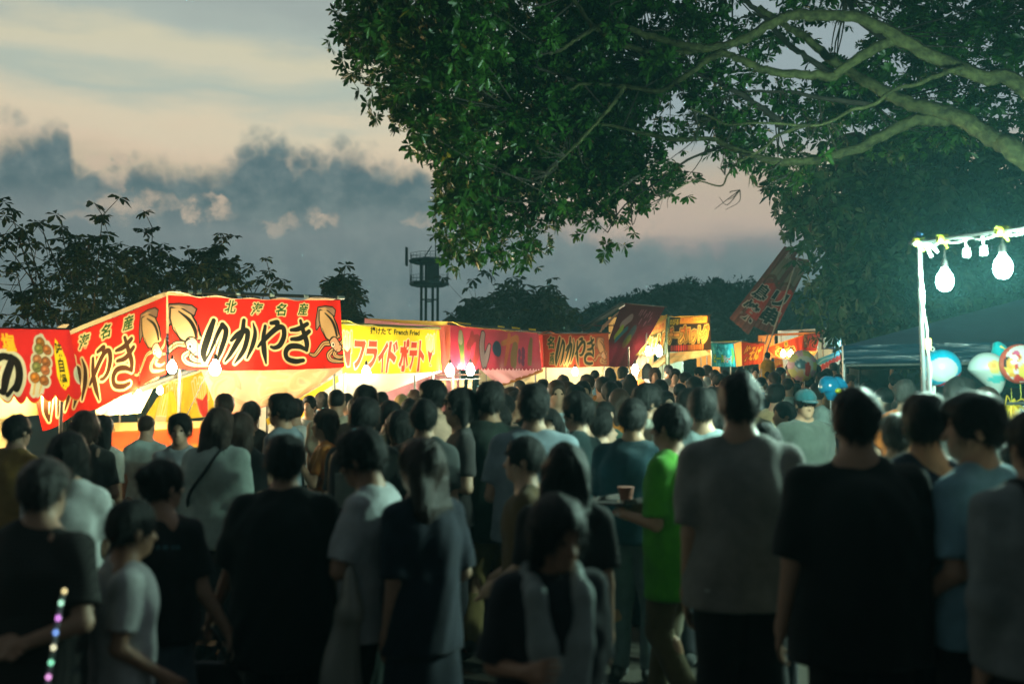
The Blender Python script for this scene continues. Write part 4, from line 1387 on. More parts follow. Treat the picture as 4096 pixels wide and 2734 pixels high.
cloth("flap_hem", (at(1990, 1538, 19.05), at(2172, 1474, 20.35), at(2172, 1486, 20.35), at(1994, 1550, 19.05)), cv, st4, None, 0.01, seed=44)
pole(st4, at(1745, 1499, 18.4), at(1924, 1497, 18.6), 0.016, mat("brown_bar", (0.12, 0.07, 0.05), 0.5), "menu_bar")
pole(st4, at(1738, 1518, 18.4), at(1924, 1514, 18.6), 0.006, WHITEPL, "menu_cord")
pole(st4, at(1793, 1295, 17.62), at(2163, 1328, 20.22), 0.02, DARKPOLE, "banner_rail")
for a_, b_ in ((0.03, 0.22), (0.5, 0.58), (0.66, 0.76), (0.86, 0.95)):
    A_, B_ = at(1795, 1288, 17.7), at(2160, 1320, 20.3)
    q1, q2_ = A_.lerp(B_, a_), A_.lerp(B_, b_)
    cv = plain(0.5, 0.1, (0.80, 0.66, 0.05), 0.05)
    cloth("roof_flap", (q1 + Vector((0, 0.1, 0.03)), q2_ + Vector((0, 0.1, 0.02)), q2_ + Vector((0, 0, -0.04)), q1 + Vector((0, 0, -0.05))), cv, st4, None, 0.01, seed=45)

# ---- second squid stall, darker
st5, e5, k5 = stall("dull red grilled squid stall with a brown banner, next after the pink stall", (2166, 1334, 20.6), (2432, 1336, 22.0), 2.0, (0.5, 0.16, 0.08), (0.85, 0.78, 0.5), (0.6, 0.5, 0.25), 0.15)
cv = Canvas(2.2, 0.68, 0.014, (0.26, 0.03, 0.012))
T5 = lambda X, Y: ((X - 1440) / 890.0 * 2.2, 0.68 * (1 - (Y - 290) / 430.0))
k5_ = 2.2 / 890
small_kanji(cv, "名産", [T5(1545, 390), T5(1570, 600)], 0.24, (0.34, 0.24, 0.10), (0.015, 0.05, 0.015), 0.02, 0.1)
brush_word(cv, ["i", "ka", "ya", "ki"], lambda X, Y: T5(1605 + (X - 440) * 0.40, 330 + (Y - 370) * 0.70), k5_ * 0.44, (0.02, 0.022, 0.012), (0.36, 0.26, 0.12), 24)
squid(cv, lambda X, Y: T5(2160 + (X - 1850) * 0.40, 340 + (Y - 220) * 0.52), k5_ * 0.40)
cv.c[:, int(cv.nx * 0.78):] = cv.c[:, int(cv.nx * 0.78):] * 0.5 + np.array((0.14, 0.05, 0.02), np.float32) * 0.5
cloth("front_banner", (at(2170, 1338, 20.6), at(2434, 1332, 22.0), at(2436, 1462, 21.9), at(2172, 1468, 20.5)), cv, st5, None, 0.03, 0.02, seed=51)
cv = Canvas(0.9, 0.66, 0.03, (0.48, 0.04, 0.03))
d = np.minimum(cv.ell(0.3, 0.42, 0.16, 0.12), cv.ell(0.38, 0.2, 0.13, 0.13))
cv.fill(d, CREAM, 0.03)
cv.fill(d, BLACK)
cloth("side_banner", (at(2146, 1340, 21.2), at(2171, 1336, 20.6), at(2173, 1470, 20.5), at(2150, 1474, 21.1)), cv, st5, None, 0.03, seed=52)
pole(st5, at(2150, 1330, 20.62), at(2440, 1331, 22.05), 0.02, DARKPOLE, "banner_rail")
cv = plain(2.0, 0.5, (0.85, 0.78, 0.5), 0.06)
cloth("inner_flap", (at(2172, 1470, 21.0), at(2438, 1464, 22.2), at(2440, 1520, 22.2), at(2060, 1560, 20.9)), cv, st5, cloth_mat("inner_cloth", None, 0.35), 0.03, seed=53)

# ---- unlit dark magenta stall with its awning tipped up
st6, e6, k6 = stall("unlit dark magenta stall with a tipped awning printed with green and blue shapes", (2500, 1300, 23.0), (2600, 1300, 23.6), 1.6, (0.10, 0.04, 0.05), None, (0.1, 0.03, 0.04), 0.1)
cv = Canvas(2.0, 1.5, 0.02, (0.09, 0.010, 0.018))
T6 = lambda X, Y: ((X - 0) / 1300.0 * 2.0, 1.5 * (1 - (Y - 40) / 1310.0))
for x, y, l_ in ((640, 160, 90), (690, 160, 110), (770, 160, 80), (910, 180, 100), (990, 200, 80), (750, 340, 90), (920, 390, 80), (1030, 300, 90), (840, 230, 70)):
    cv.fill(cv.stroke([(*T6(x, y), 0.05), (*T6(x - 20, y + l_), 0.03)], 3), (0.26, 0.10, 0.14))
cv.fill(cv.stroke([(*T6(420, 330), 0.20), (*T6(250, 480), 0.22)], 3), (0.26, 0.20, 0.20))
cv.fill(cv.stroke([(*T6(270, 560), 0.20), (*T6(170, 720), 0.16)], 3), (0.24, 0.36, 0.02))
cv.fill(cv.stroke([(*T6(430, 560), 0.13), (*T6(330, 680), 0.13), (*T6(220, 790), 0.15)], 4), (0.03, 0.12, 0.16))
cv.fill(cv.stroke([(*T6(650, 580), 0.26), (*T6(580, 790), 0.30)], 3), (0.05, 0.07, 0.09))
cv.fill(cv.stroke([(*T6(600, 780), 0.26), (*T6(560, 850), 0.24)], 3), (0.12, 0.14, 0.03))
cv.c *= 0.6
cv.blend(np.clip((0.62 - cv.Y) / 0.2, 0, 1) * np.clip((1.2 - cv.X) / 0.4, 0, 1) * 0.6, (0.20, 0.012, 0.035))
cloth("side_banner", (at(2486, 1212, 22.4), at(2662, 1226, 23.8), at(2535, 1466, 23.8), at(2400, 1466, 22.4)), cv, st6, None, 0.05, seed=61)
cv = plain(1.6, 0.5, (0.42, 0.30, 0.24), 0.06)
cloth("roof_edge", (at(2410, 1300, 22.7), at(2500, 1222, 22.7), at(2440, 1290, 22.6), at(2400, 1330, 22.6)), cv, st6, None, 0.02, seed=62)
pole(st6, at(2330, 1318, 22.4), at(2495, 1212, 22.4), 0.06, DARKPOLE, "ridge_pole")
pole(st6, at(2480, 1210, 22.38), at(2668, 1227, 23.82), 0.012, DARKPOLE, "banner_rail")

# ---- cheese stall
st7, e7, k7 = stall("glowing orange and black cheese snack stall with flame coloured lettering", (2668, 1268, 24.5), (2840, 1262, 26.0), 1.8, (0.55, 0.34, 0.05), (0.8, 0.6, 0.3), (0.7, 0.45, 0.1), 0.1)
cv = Canvas(2.0, 0.86, 0.016, (0.035, 0.016, 0.006))
T7 = lambda X, Y: ((X - 1370) / 830.0 * 2.0, 0.86 * (1 - (Y - 330) / 700.0))
k7_ = 2.0 / 830
cv.fill(cv.poly([T7(1590, 470), T7(1620, 350), T7(2150, 340), T7(2130, 470)]), (0.75, 0.34, 0.04))
cv.fill(cv.poly([T7(1370, 380), T7(1620, 345), T7(1600, 480), T7(1400, 520)]), (0.10, 0.08, 0.005))
cv.type("のびる", *T7(1500, 430), 0.42, 0.14, (0.60, 0.48, 0.02), None, bold=0.03, shear=0.2)
cv.type("チーズたっぷり", *T7(1850, 390), 1.0, 0.08, (0.55, 0.06, 0.03), None, bold=0.02)
m_ = cv.text("チーズハットグ", *T7(1770, 690), 1.86, 0.42, shear=0.12, bold=0.045)
cv.blend(cv.grow(m_, 0.055) * 0.8, (0.72, 0.50, 0.12))
cv.blend(cv.grow(m_, 0.025), (0.10, 0.02, 0.0))
tint = np.clip((cv.Y - 0.2) / 0.45, 0, 1)[..., None]
cols = np.array((0.85, 0.62, 0.12)) * (1 - tint) + np.array((0.75, 0.12, 0.02)) * tint
cv.c = cv.c * (1 - m_[..., None]) + cols * m_[..., None]
for k in range(18):
    x = 1440 + k * 36
    cv.fill(cv.stroke([(*T7(x, 920), 26 * k7_), (*T7(x, 990), 26 * k7_)], 3), (0.60, 0.06, 0.05) if k < 9 else (0.62, 0.20, 0.03))
cloth("front_banner", (at(2668, 1268, 24.5), at(2840, 1262, 26.0), at(2842, 1398, 25.9), at(2670, 1408, 24.4)), cv, st7, None, 0.05, 0.01, seed=71)
cv2 = Canvas(2.0, 0.9, 0.02, (0.10, 0.08, 0.02))
cv2.fill(cv2.poly([(0, 0.62), (2.0, 0.62), (2.0, 0.9), (0, 0.9)]), (0.78, 0.36, 0.08))
cv2.type("チーズたっぷり", 1.0, 0.76, 1.7, 0.13, (0.66, 0.05, 0.03), None, bold=0.03)
m_ = cv2.text("チーズハットグ", 1.0, 0.32, 1.9, 0.5, shear=0.1, bold=0.05)
cv2.blend(cv2.grow(m_, 0.07), (0.80, 0.62, 0.22))
cv2.blend(cv2.grow(m_, 0.03), (0.14, 0.03, 0.0))
cv2.blend(m_, (0.80, 0.30, 0.04))
cloth("side_banner", (at(2570, 1330, 23.6), at(2664, 1272, 24.4), at(2660, 1418, 24.4), at(2512, 1422, 23.5)), cv2, st7, None, 0.04, seed=72)
cv = plain(1.4, 0.2, (0.80, 0.58, 0.10), 0.05)
cloth("roof_edge", (at(2600, 1296, 23.9), at(2668, 1256, 24.5), at(2670, 1270, 24.5), at(2590, 1318, 23.9)), cv, st7, None, 0.01, seed=73)
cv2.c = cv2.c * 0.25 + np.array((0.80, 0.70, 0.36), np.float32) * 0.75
cloth("inner_flap", (at(2665, 1412, 24.9), at(2815, 1398, 25.9), at(2848, 1416, 26.0), at(2570, 1480, 24.6)), cv2, st7, cloth_mat("inner_cloth", None, 0.35), 0.03, seed=74, flip=True)
cv = plain(1.4, 0.6, (0.82, 0.74, 0.52), 0.06)
cloth("inner_flap", (at(2545, 1410, 24.2), at(2612, 1416, 24.6), at(2580, 1475, 24.6), at(2520, 1475, 24.2)), cv, st7, cloth_mat("inner_cloth", None, 0.35), 0.03, seed=75)
pole(st7, at(2672, 1266, 24.55), at(2670, 1470, 24.5), 0.05, mat("green_post", (0.04, 0.07, 0.03), 0.5), "corner_post")
pole(st7, at(2664, 1264, 24.52), at(2845, 1258, 26.05), 0.02, DARKPOLE, "banner_rail")

# ---- drinks stall
st8, e8, k8 = stall("turquoise drinks stall with green lettering beside the glowing orange stall", (2843, 1370, 27.0), (2935, 1374, 28.2), 1.6, (0.2, 0.4, 0.4), (0.55, 0.75, 0.70), (0.3, 0.6, 0.55), 0.1)
cv = Canvas(1.2, 0.74, 0.016, (0.03, 0.24, 0.28))
for k in range(26):
    cv.fill(cv.ell(RNG.uniform(0, 1.2), RNG.uniform(0, 0.74), RNG.uniform(0.02, 0.07), RNG.uniform(0.04, 0.12)), (0.10, 0.44, 0.46) if k % 2 else (0.02, 0.16, 0.20))
cv.type("冷た～い!!", 0.55, 0.58, 0.62, 0.14, (0.01, 0.05, 0.07), None, bold=0.03)
cv.type("ビール", 0.36, 0.26, 0.56, 0.26, (0.28, 0.40, 0.02), (0.02, 0.06, 0.02), 0.018, bold=0.05)
cv.type("ジュース", 0.82, 0.24, 0.46, 0.22, (0.42, 0.03, 0.02), (0.40, 0.62, 0.60), 0.016, bold=0.05)
cv.fill(cv.stroke([(1.08, 0.55, 0.10), (1.10, 0.35, 0.14), (1.02, 0.12, 0.06)]), (0.10, 0.34, 0.05))
cloth("front_banner", (at(2843, 1371, 27.0), at(2934, 1374, 28.2), at(2946, 1466, 28.1), at(2848, 1466, 26.9)), cv, st8, None, 0.02, seed=81)
pole(st8, at(2840, 1369, 27.0), at(2937, 1372, 28.25), 0.02, WHITEPL, "banner_rail")

# ---- orange stall under the leaning flags
st9, e9, k9 = stall("small orange stall under the leaning flags, its lettering in dark flame strokes", (2966, 1366, 28.6), (3058, 1372, 29.4), 1.6, (0.2, 0.14, 0.03), (0.8, 0.4, 0.1), (0.6, 0.2, 0.05), 0.05)
cv = Canvas(1.3, 0.74, 0.016, (0.46, 0.06, 0.012))
cv.c *= np.clip(1.1 - 0.5 * cv.Y, 0.6, 1.2)[..., None]
cv.type("焼そば", 0.62, 0.38, 1.0, 0.52, (0.70, 0.42, 0.05), (0.05, 0.02, 0.0), 0.02, shear=0.5, bold=0.04)
cloth("front_banner", (at(2966, 1368, 28.6), at(3058, 1372, 29.4), at(3050, 1452, 29.3), at(2968, 1462, 28.5)), cv, st9, None, 0.03, seed=91)
cv = plain(0.6, 0.74, (0.70, 0.24, 0.05), 0.05)
cloth("side_banner", (at(2934, 1374, 29.0), at(2966, 1364, 28.6), at(2970, 1462, 28.5), at(2944, 1466, 28.9)), cv, st9, None, 0.02, seed=92)
pole(st9, at(2930, 1372, 29.0), at(2968, 1362, 28.6), 0.02, DARKPOLE, "banner_rail")
pole(st9, at(2968, 1362, 28.6), at(3062, 1370, 29.45), 0.02, DARKPOLE, "banner_rail")

# ---- far orange-red squid stall
st10, e10, k10 = stall("far orange red squid stall with a sloping flap and two lit bulbs under it", (3215, 1338, 31.0), (3280, 1332, 31.8), 1.6, (0.5, 0.2, 0.05), (0.8, 0.45, 0.15), (0.7, 0.3, 0.1), 0.05)
cv = Canvas(1.9, 0.8, 0.016, (0.62, 0.06, 0.012))
small_kanji(cv, "名産", [(0.50, 0.60), (0.96, 0.66)], 0.16, (0.5, 0.40, 0.08), (0.06, 0.10, 0.01), 0.02, 0.1)
brush_word(cv, ["ya", "ki"], lambda X, Y: ((X - 1080) / 700.0 * 1.2 + 0.2, 0.50 - (Y - 370) / 560.0 * 0.5), 1.2 / 900, (0.10, 0.03, 0.005), (0.75, 0.55, 0.2), 24)
cv.blend(np.clip((cv.Y - 0.76) / 0.02, 0, 1), (0.80, 0.40, 0.05))
cloth("side_banner", (at(3062, 1390, 30.4), at(3216, 1336, 31.0), at(3214, 1440, 31.0), at(3104, 1430, 30.4)), cv, st10, None, 0.03, seed=101)
cv = Canvas(0.9, 0.74, 0.016, (0.40, 0.03, 0.01))
squid(cv, lambda X, Y: ((X - 1700) / 480.0 * 0.5 - 0.2, 0.70 - (Y - 220) / 700.0 * 0.6), 0.5 / 480)
brush_word(cv, ["ya", "ki"], lambda X, Y: ((X - 1080) / 680.0 * 0.58 + 0.28, 0.66 - (Y - 370) / 540.0 * 0.55), 0.58 / 700, (0.03, 0.012, 0.005), (0.45, 0.16, 0.06), 16)
cloth("front_banner", (at(3216, 1336, 31.0), at(3282, 1330, 31.8), at(3268, 1404, 31.7), at(3205, 1396, 30.9)), cv, st10, None, 0.03, seed=102)
cv = Canvas(0.8, 0.5, 0.03, (0.75, 0.50, 0.10))
cv.fill(cv.poly([(0, 0.2), (0.2, 0.2), (0.2, 0.45), (0, 0.45)]), (0.03, 0.15, 0.45))
cv.fill(cv.stroke([(0.4, 0.1, 0.08), (0.7, 0.2, 0.1)], 3), (0.55, 0.05, 0.02))
cloth("inner_flap", (at(3085, 1428, 31.2), at(3130, 1436, 31.6), at(3135, 1475, 31.6), at(3085, 1475, 31.2)), cv, st10, None, 0.02, seed=103)
cv = plain(0.8, 0.5, (0.80, 0.52, 0.20), 0.06)
cloth("inner_flap", (at(3205, 1402, 31.4), at(3270, 1404, 32.0), at(3245, 1436, 32.0), at(3190, 1425, 31.4)), cv, st10, None, 0.02, seed=104)

# ---- churros stall
st11, e11, k11 = stall("white and blue churros stall with pale blue lettering and a red scalloped flap", (3288, 1318, 32.0), (3370, 1314, 33.0), 1.6, (0.3, 0.3, 0.3), (0.7, 0.75, 0.75), (0.6, 0.3, 0.3), 0.05)
cv = Canvas(1.3, 0.72, 0.016, (0.07, 0.05, 0.045))
for k in range(14):
    cv.fill(cv.ell(RNG.uniform(0, 1.3), RNG.uniform(0.5, 0.72), 0.10, 0.06), (0.26, 0.10, 0.08) if k % 2 else (0.30, 0.36, 0.36))
m_ = cv.text("チュロス", 0.68, 0.30, 1.05, 0.46, shear=0.2, bold=0.05)
cv.blend(cv.grow(m_, 0.07), (0.03, 0.16, 0.40))
cv.blend(cv.grow(m_, 0.035), (0.62, 0.72, 0.74))
cv.blend(m_, (0.22, 0.52, 0.62))
cloth("front_banner", (at(3286, 1318, 32.0), at(3373, 1312, 33.0), at(3368, 1396, 32.9), at(3288, 1396, 31.9)), cv, st11, None, 0.03, seed=111)
cv = Canvas(1.4, 0.6, 0.016, (0.72, 0.74, 0.72))
cv.fill(cv.poly([(0, 0.30), (1.4, 0.34), (1.4, 0.6), (0, 0.6)]), (0.06, 0.36, 0.62))
cv.fill(cv.stroke([(0.05, 0.38, 0.06), (0.4, 0.48, 0.05), (0.8, 0.44, 0.07), (1.3, 0.5, 0.05)]), (0.25, 0.62, 0.78))
for k in range(7):
    cv.fill(cv.ell(0.1 + k * 0.2, 0.16 + 0.02 * k, 0.11, 0.14), (0.55, 0.06, 0.06))
cloth("inner_flap", (at(3258, 1440, 31.7), at(3370, 1396, 33.0), at(3368, 1450, 33.0), at(3280, 1490, 31.8)), cv, st11, None, 0.02, seed=112)
pole(st11, at(3262, 1332, 31.9), at(3296, 1308, 32.1), 0.02, mat("olive_pole", (0.12, 0.13, 0.01), 0.5), "roof_pole")

# ---- last stall, mostly behind the navy tent
st12, e12, k12 = stall("last stall of the row, a red heart on its dark banner peeping over the tent", (3378, 1350, 34.0), (3460, 1340, 34.6), 1.4, (0.1, 0.1, 0.1), (0.6, 0.6, 0.5), (0.4, 0.3, 0.2), 0.05)
cv = Canvas(1.2, 0.6, 0.02, (0.08, 0.05, 0.05))
d = np.minimum(np.minimum(cv.ell(0.20, 0.30, 0.08, 0.08), cv.ell(0.32, 0.32, 0.08, 0.08)), cv.poly([(0.13, 0.27), (0.40, 0.30), (0.27, 0.10)]))
cv.fill(d, (0.75, 0.72, 0.55), 0.03)
cv.fill(d, (0.55, 0.03, 0.02))
for k in range(16):
    cv.fill(cv.ell(RNG.uniform(0.5, 1.2), RNG.uniform(0.1, 0.5), 0.07, 0.05, RNG.uniform(0, 3)), (0.30, 0.14, 0.12) if k % 2 else (0.38, 0.34, 0.30))
cloth("front_banner", (at(3374, 1356, 34.0), at(3466, 1336, 34.6), at(3450, 1420, 34.6), at(3370, 1400, 34.0)), cv, st12, None, 0.02, seed=121)
pole(st12, at(3370, 1358, 33.95), at(3402, 1346, 34.2), 0.02, mat("olive_pole", (0.12, 0.13, 0.01), 0.5), "banner_rail")

# ---- bulbs
bulb(at(688, 1468, 11.75), 85, "warm", "bare bulb at the lower edge of the tall squid banner, by its folded corner", 0.11)
bulb(at(860, 1472, 12.02), 150, "white", "bare bulb under the squid banner, before the pale inner flap", 0.13)
bulb(at(555, 1585, 11.65), 150, "warm", "bare bulb hanging below the sloping squid flap beside a pale cord", 0.10)
bulb(at(1465, 1488, 14.85), 150, "white", "bare bulb glaring at the lower edge of the yellow fries banner", 0.13)
bulb(at(1800, 1482, 17.3), 110, "white", "bulb at the corner of the pink stall, next to the yellow stall", 0.15)
bulb(at(1882, 1478, 17.75), 110, "white", "bulb under the pink stall's toothed banner, second from its corner", 0.15)
bulb(at(2540, 1478, 21.0), 60, "white", "white bulb hanging low below the tipped magenta awning, just over the heads", 0.15)
bulb(at(2300, 1486, 20.9), 45, "warm", "bulb added below the dull red squid banner, brightening it over the heads", 0.12)  # added bulb that lights up the centre stalls
bulb(at(2593, 1404, 23.4), 36, "warm", "smaller bulb under the sloping flap of the cheese stall", 0.14)
bulb(at(2636, 1404, 23.9), 75, "white", "larger bulb at the green corner post of the cheese stall", 0.15, long=1.7)
bulb(at(3133, 1414, 30.2), 45, "amber", "bulb on the far squid stall's flap, nearer the person in mustard", 0.16)
bulb(at(3162, 1414, 30.5), 45, "amber", "bulb on the far squid stall's flap, nearer the round pink balloon", 0.16)
# bulbs inside the stalls, behind their banners
for px, py, d, pw, kd, lb in (
        (150, 1555, 10.9, 80, 'warm', 'bulb inside the skewer stall, behind its yellow oval print'),
        (-150, 1575, 10.2, 90, 'warm', 'bulb inside the skewer stall, behind its big black character'),
        (360, 1560, 12.2, 14, 'warm', 'bulb inside the squid stall, behind the sloping flap'),
        (830, 1390, 13.4, 20, 'warm', 'bulb inside the squid stall, behind the first brushed letters'),
        (1090, 1360, 13.9, 26, 'warm', 'bulb inside the squid stall, behind the middle letters'),
        (1280, 1400, 14.5, 24, 'warm', 'bulb inside the squid stall, behind the squid at the far side'),
        (1450, 1440, 16.2, 24, 'white', 'bulb inside the fries stall, behind its first red letters'),
        (1620, 1440, 17.4, 34, 'white', 'bulb inside the fries stall, behind its last red letters'),
        (1930, 1440, 19.6, 15, 'white', 'bulb inside the pink stall, behind its dark dot'),
        (2090, 1440, 20.8, 15, 'white', 'bulb inside the pink stall, behind its brown letters'),
        (2300, 1460, 22.2, 9, 'warm', 'bulb inside the dull red squid stall, behind its banner'),
        (2740, 1340, 26.2, 120, 'warm', 'bulb inside the cheese stall, behind its flame lettering'),
        (2800, 1380, 26.6, 80, 'warm', 'bulb inside the cheese stall, deeper than the other'),
        (2890, 1430, 28.4, 75, 'cool', 'bulb inside the turquoise drinks stall, behind its banner'),
        (2995, 1430, 29.6, 70, 'amber', 'bulb inside the small orange stall under the leaning flags'),
        (3180, 1400, 32.2, 60, 'amber', 'bulb inside the far orange red squid stall'),
        (3330, 1380, 33.3, 70, 'cool', 'bulb inside the churros stall, behind its banner'),
        (3420, 1430, 35.2, 30, 'warm', 'bulb inside the last stall behind the navy tent')):
    bulb(at(px, py, d), pw, kd, lb, 0.10, 0.3, "bulbs hung inside the stalls")

# small brown menu cards on the pink stall
MC = mat("menu_card", (0.20, 0.13, 0.06), 0.6, 0.5, 30.0)
for i, (px, w_, lb) in enumerate(((1775, 22, "brown photo card on the pink stall's cord, next to the yellow stall"), (1816, 24, "brown photo card on the pink stall's cord, second along"), (1847, 20, "brown photo card on the pink stall's cord, third along"), (1880, 19, "brown photo card at the far end of the pink stall's cord"))):
    c_ = at(px, 1537, 18.5)
    h_ = 20 * 18.5 / F_PX
    o = MB().box((0, 0, 0), (w_ / 2 * 18.5 / F_PX, 0.004, h_)).build("menu_card", MC, None, False)
    o.location = c_
    o.rotation_euler = (0, 0.06 * (i - 1.5), -0.3)
    tag(o, lb, "menu card", "photo cards hung in the pink stall")
    MB().box((0, -0.006, -h_ * 0.1), (w_ / 2 * 18.5 / F_PX * 0.7, 0.003, h_ * 0.65)).build("photo", mat("menu_photo", (0.34, 0.26, 0.10), 0.5, 0.6, 40), o, False)

# yellow price sign on a stick among the crowd at the fries stall
c_ = at(1238, 1620, 14.0)
sg = empty("price_sign", foot(c_), 0, "orange yellow hanging price sign with red characters at the fries stall counter", "sign")
cv = Canvas(0.26, 0.62, 0.012, (0.80, 0.48, 0.03))
cv.type("大", 0.13, 0.50, 0.13, 0.13, (0.6, 0.12, 0.02), None, bold=0.03)
cv.type("小", 0.13, 0.32, 0.12, 0.12, (0.6, 0.12, 0.02), None, bold=0.03)
cloth("sign_cloth", (at(1204, 1606, 14.0), at(1270, 1606, 14.05), at(1266, 1780, 14.05), at(1206, 1780, 14.0)), cv, sg, None, 0.01, seed=140)
pole(sg, at(1196, 1606, 14.02), at(1276, 1606, 14.07), 0.012, WHITEPL, "rail")
pole(sg, foot(at(1200, 1606, 14.04)), at(1200, 1600, 14.04), 0.014, STEEL, "post")

# ---- leaning pair of vertical flags
fl = empty("nobori_flag", foot(at(2990, 1400, 26.5)), 0, "pair of dull red cloth flags with outlined black characters leaning on one pole", "flag", None)
pole(fl, foot(at(2960, 1400, 26.5)), at(3198, 1010, 26.5), 0.022, mat("grey_pole", (0.22, 0.22, 0.21), 0.5), "pole")
pole(fl, at(3060, 1376, 26.8), at(3072, 1338, 26.8), 0.02, mat("grey_pole", (0.22, 0.22, 0.21), 0.5), "pole_stub")
for nm, crn, txt in (("flag_cloth", (at(3138, 984, 26.45), at(3195, 1004, 26.5), at(2992, 1338, 26.5), at(2918, 1272, 26.45)), ("鳥", "焼")), ("flag_cloth", (at(3165, 1026, 26.55), at(3240, 1040, 26.7), at(3092, 1340, 26.7), at(3010, 1302, 26.55)), ("リ", "串"))):
    cv = Canvas(0.62, 2.5, 0.018, (0.13, 0.050, 0.042))
    cv.fill(cv.poly([(0.25, 0.4), (0.62, 0.4), (0.62, 1.55), (0.25, 1.35)]), (0.32, 0.036, 0.024))
    cv.fill(cv.poly([(0.15, 1.5), (0.55, 1.6), (0.62, 2.2), (0.3, 2.3)]), (0.16, 0.15, 0.11))
    cv.fill(cv.stroke([(0.1, 1.5, 0.12), (0.35, 1.62, 0.10), (0.6, 1.45, 0.1)]), (0.10, 0.05, 0.03))
    cv.type(txt[0], 0.30, 1.08, 0.44, 0.48, (0.012, 0.02, 0.015), (0.42, 0.40, 0.36), 0.025, bold=0.05, rot=-0.1)
    cv.type(txt[1], 0.30, 0.50, 0.48, 0.56, (0.012, 0.02, 0.015), (0.42, 0.40, 0.36), 0.025, bold=0.05, rot=-0.1)
    cv.type("祭", 0.36, 2.30, 0.2, 0.22, (0.35, 0.37, 0.36), None, bold=0.01)
    cloth(nm, crn, cv, fl, cloth_mat("flag_cloth", None, 0.4), 0.05, seed=150)

# ---------------------------------------------------------------- lamp frame of the balloon stall
RIGSTEEL = mat("rig_steel", (0.09, 0.095, 0.095), 0.35, 0.2, 25, 0.1, 90, 0.5)
GREYCAB = mat("grey_cable", (0.22, 0.24, 0.22), 0.5)
fr_ = empty("lamp_rig", foot(at(3690, 1600, 6.2)), 0, "steel pipe frame with yellow ties carrying the two glaring white lamps", "lamp rig")
pa, pb = at(3640, 972, 6.27), at(4640, 838, 4.7)
pole(fr_, pa, pb, 0.0135, RIGSTEEL, "top_pipe")
p_ = at(3676, 946, 6.2)
MB().tube([foot(at(3704, 1600, 6.2)) - fr_.location, p_ - fr_.location], 0.0145, 12).build("upright_pipe", RIGSTEEL, fr_)
p_ = at(3711, 1358, 6.3)
MB().tube([foot(at(3722, 1600, 6.3)) - fr_.location, p_ - fr_.location], 0.0115, 10).build("upright_pipe", RIGSTEEL, fr_)
MB().tube([p_ - fr_.location - Vector((0, 0, 0.06)), p_ - fr_.location + Vector((0, 0, 0.004))], 0.019, 10).build("yellow_cap", mat("yellow_cap", (0.75, 0.60, 0.10), 0.5), fr_)
q_ = at(4600, 1600, 4.75)
pole(fr_, foot(q_), at(4600, 840, 4.75), 0.019, RIGSTEEL, "upright_pipe")
pole(fr_, at(3990, 1614, 8.25), at(4400, 1606, 7.8), 0.014, RIGSTEEL, "low_rail")
for px in (4010, 4390):
    q_ = at(px, 1613, 8.25 if px < 4100 else 7.8)
    pole(fr_, foot(q_), q_, 0.012, RIGSTEEL, "rail_leg")
MB().tube([at(3666, 960, 6.22) - fr_.location, at(3680, 930, 6.2) - fr_.location], 0.02, 10).build("pipe_clamp", mat("blue_clamp", (0.05, 0.12, 0.30), 0.4, metal=0.3), fr_)
w_ = []
for i in range(41):
    c_ = pa.lerp(pb, 0.03 + 0.9 * i / 40)
    w_.append(c_ - fr_.location + Vector((0, -0.024, -0.018 - 0.018 * abs(math.sin(i * 0.55)))))
MB().tube(w_, 0.0042, 6).build("cable", GREYCAB, fr_)
w_ = [at(3672, 968, 6.17) - fr_.location + Vector((0.006 * math.sin(i * 1.3), 0, -0.05 * i)) + Vector((0.0035 * i, 0, 0)) for i in range(38)]
MB().tube(w_, 0.0042, 6).build("cable", GREYCAB, fr_)
YTIE = mat("yellow_tie", (0.60, 0.62, 0.06), 0.5)
for f_ in (0.045, 0.165, 0.435, 0.62):
    c_ = pa.lerp(pb, f_) - fr_.location
    mb = MB()
    for k in range(5):
        mb.tube([c_ + Vector((0.012 * (k - 2), 0.024 * math.cos(a_), 0.024 * math.sin(a_))) for a_ in np.linspace(0, 6.28, 9)], 0.006, 5, False)
    mb.tube([c_ + Vector((0, -0.02, -0.02)), c_ + Vector((0.02, -0.03, -0.06))], 0.006, 5)
    mb.build("yellow_tie", YTIE, fr_)
c_ = pa.lerp(pb, 0.05) - fr_.location
for dx, dz in ((0.10, -0.07), (0.06, -0.10), (-0.05, -0.02)):
    MB().tube([c_ + Vector((0, -0.02, -0.01)), c_ + Vector((dx * 0.6, -0.03, dz * 0.4)), c_ + Vector((dx, -0.03, dz))], [0.006, 0.008, 0.007], 6).build("white_tape", WHITEPL, fr_)
GREYPL = mat("grey_socket", (0.40, 0.46, 0.44), 0.5)
for px, py, f_, lb in ((3884, 992, 0.275, "empty grey lamp socket on the pipe, nearer the hanging lamp by the upright"), (3968, 974, 0.352, "empty grey lamp socket on the pipe, nearer the lamp at the picture's edge")):
    a_ = pa.lerp(pb, f_)
    root = empty("lamp_socket", a_ + Vector((0, 0, -0.02)), 0, lb, "socket", "empty sockets on the lamp pipe")
    MB().tube([(0, 0, 0), (0.002, 0, -0.03), (0.004, 0, -0.055)], 0.004, 6).build("cord", WHITEPL, root)
    MB().lathe([(0.017, -0.105), (0.020, -0.10), (0.0165, -0.055), (0.008, -0.05)], (0.004, 0, 0), 14).build("cup", GREYPL, root)


def hang(f_, drop, power, label, size, lng):
    a_ = pa.lerp(pb, f_)
    r, h = size / 2, size / 2 * lng
    return bulb(a_ + Vector((0, 0, -drop - h * 1.95)), power, "cool", label, size, drop, "big lamps on the pipe frame", long=lng)


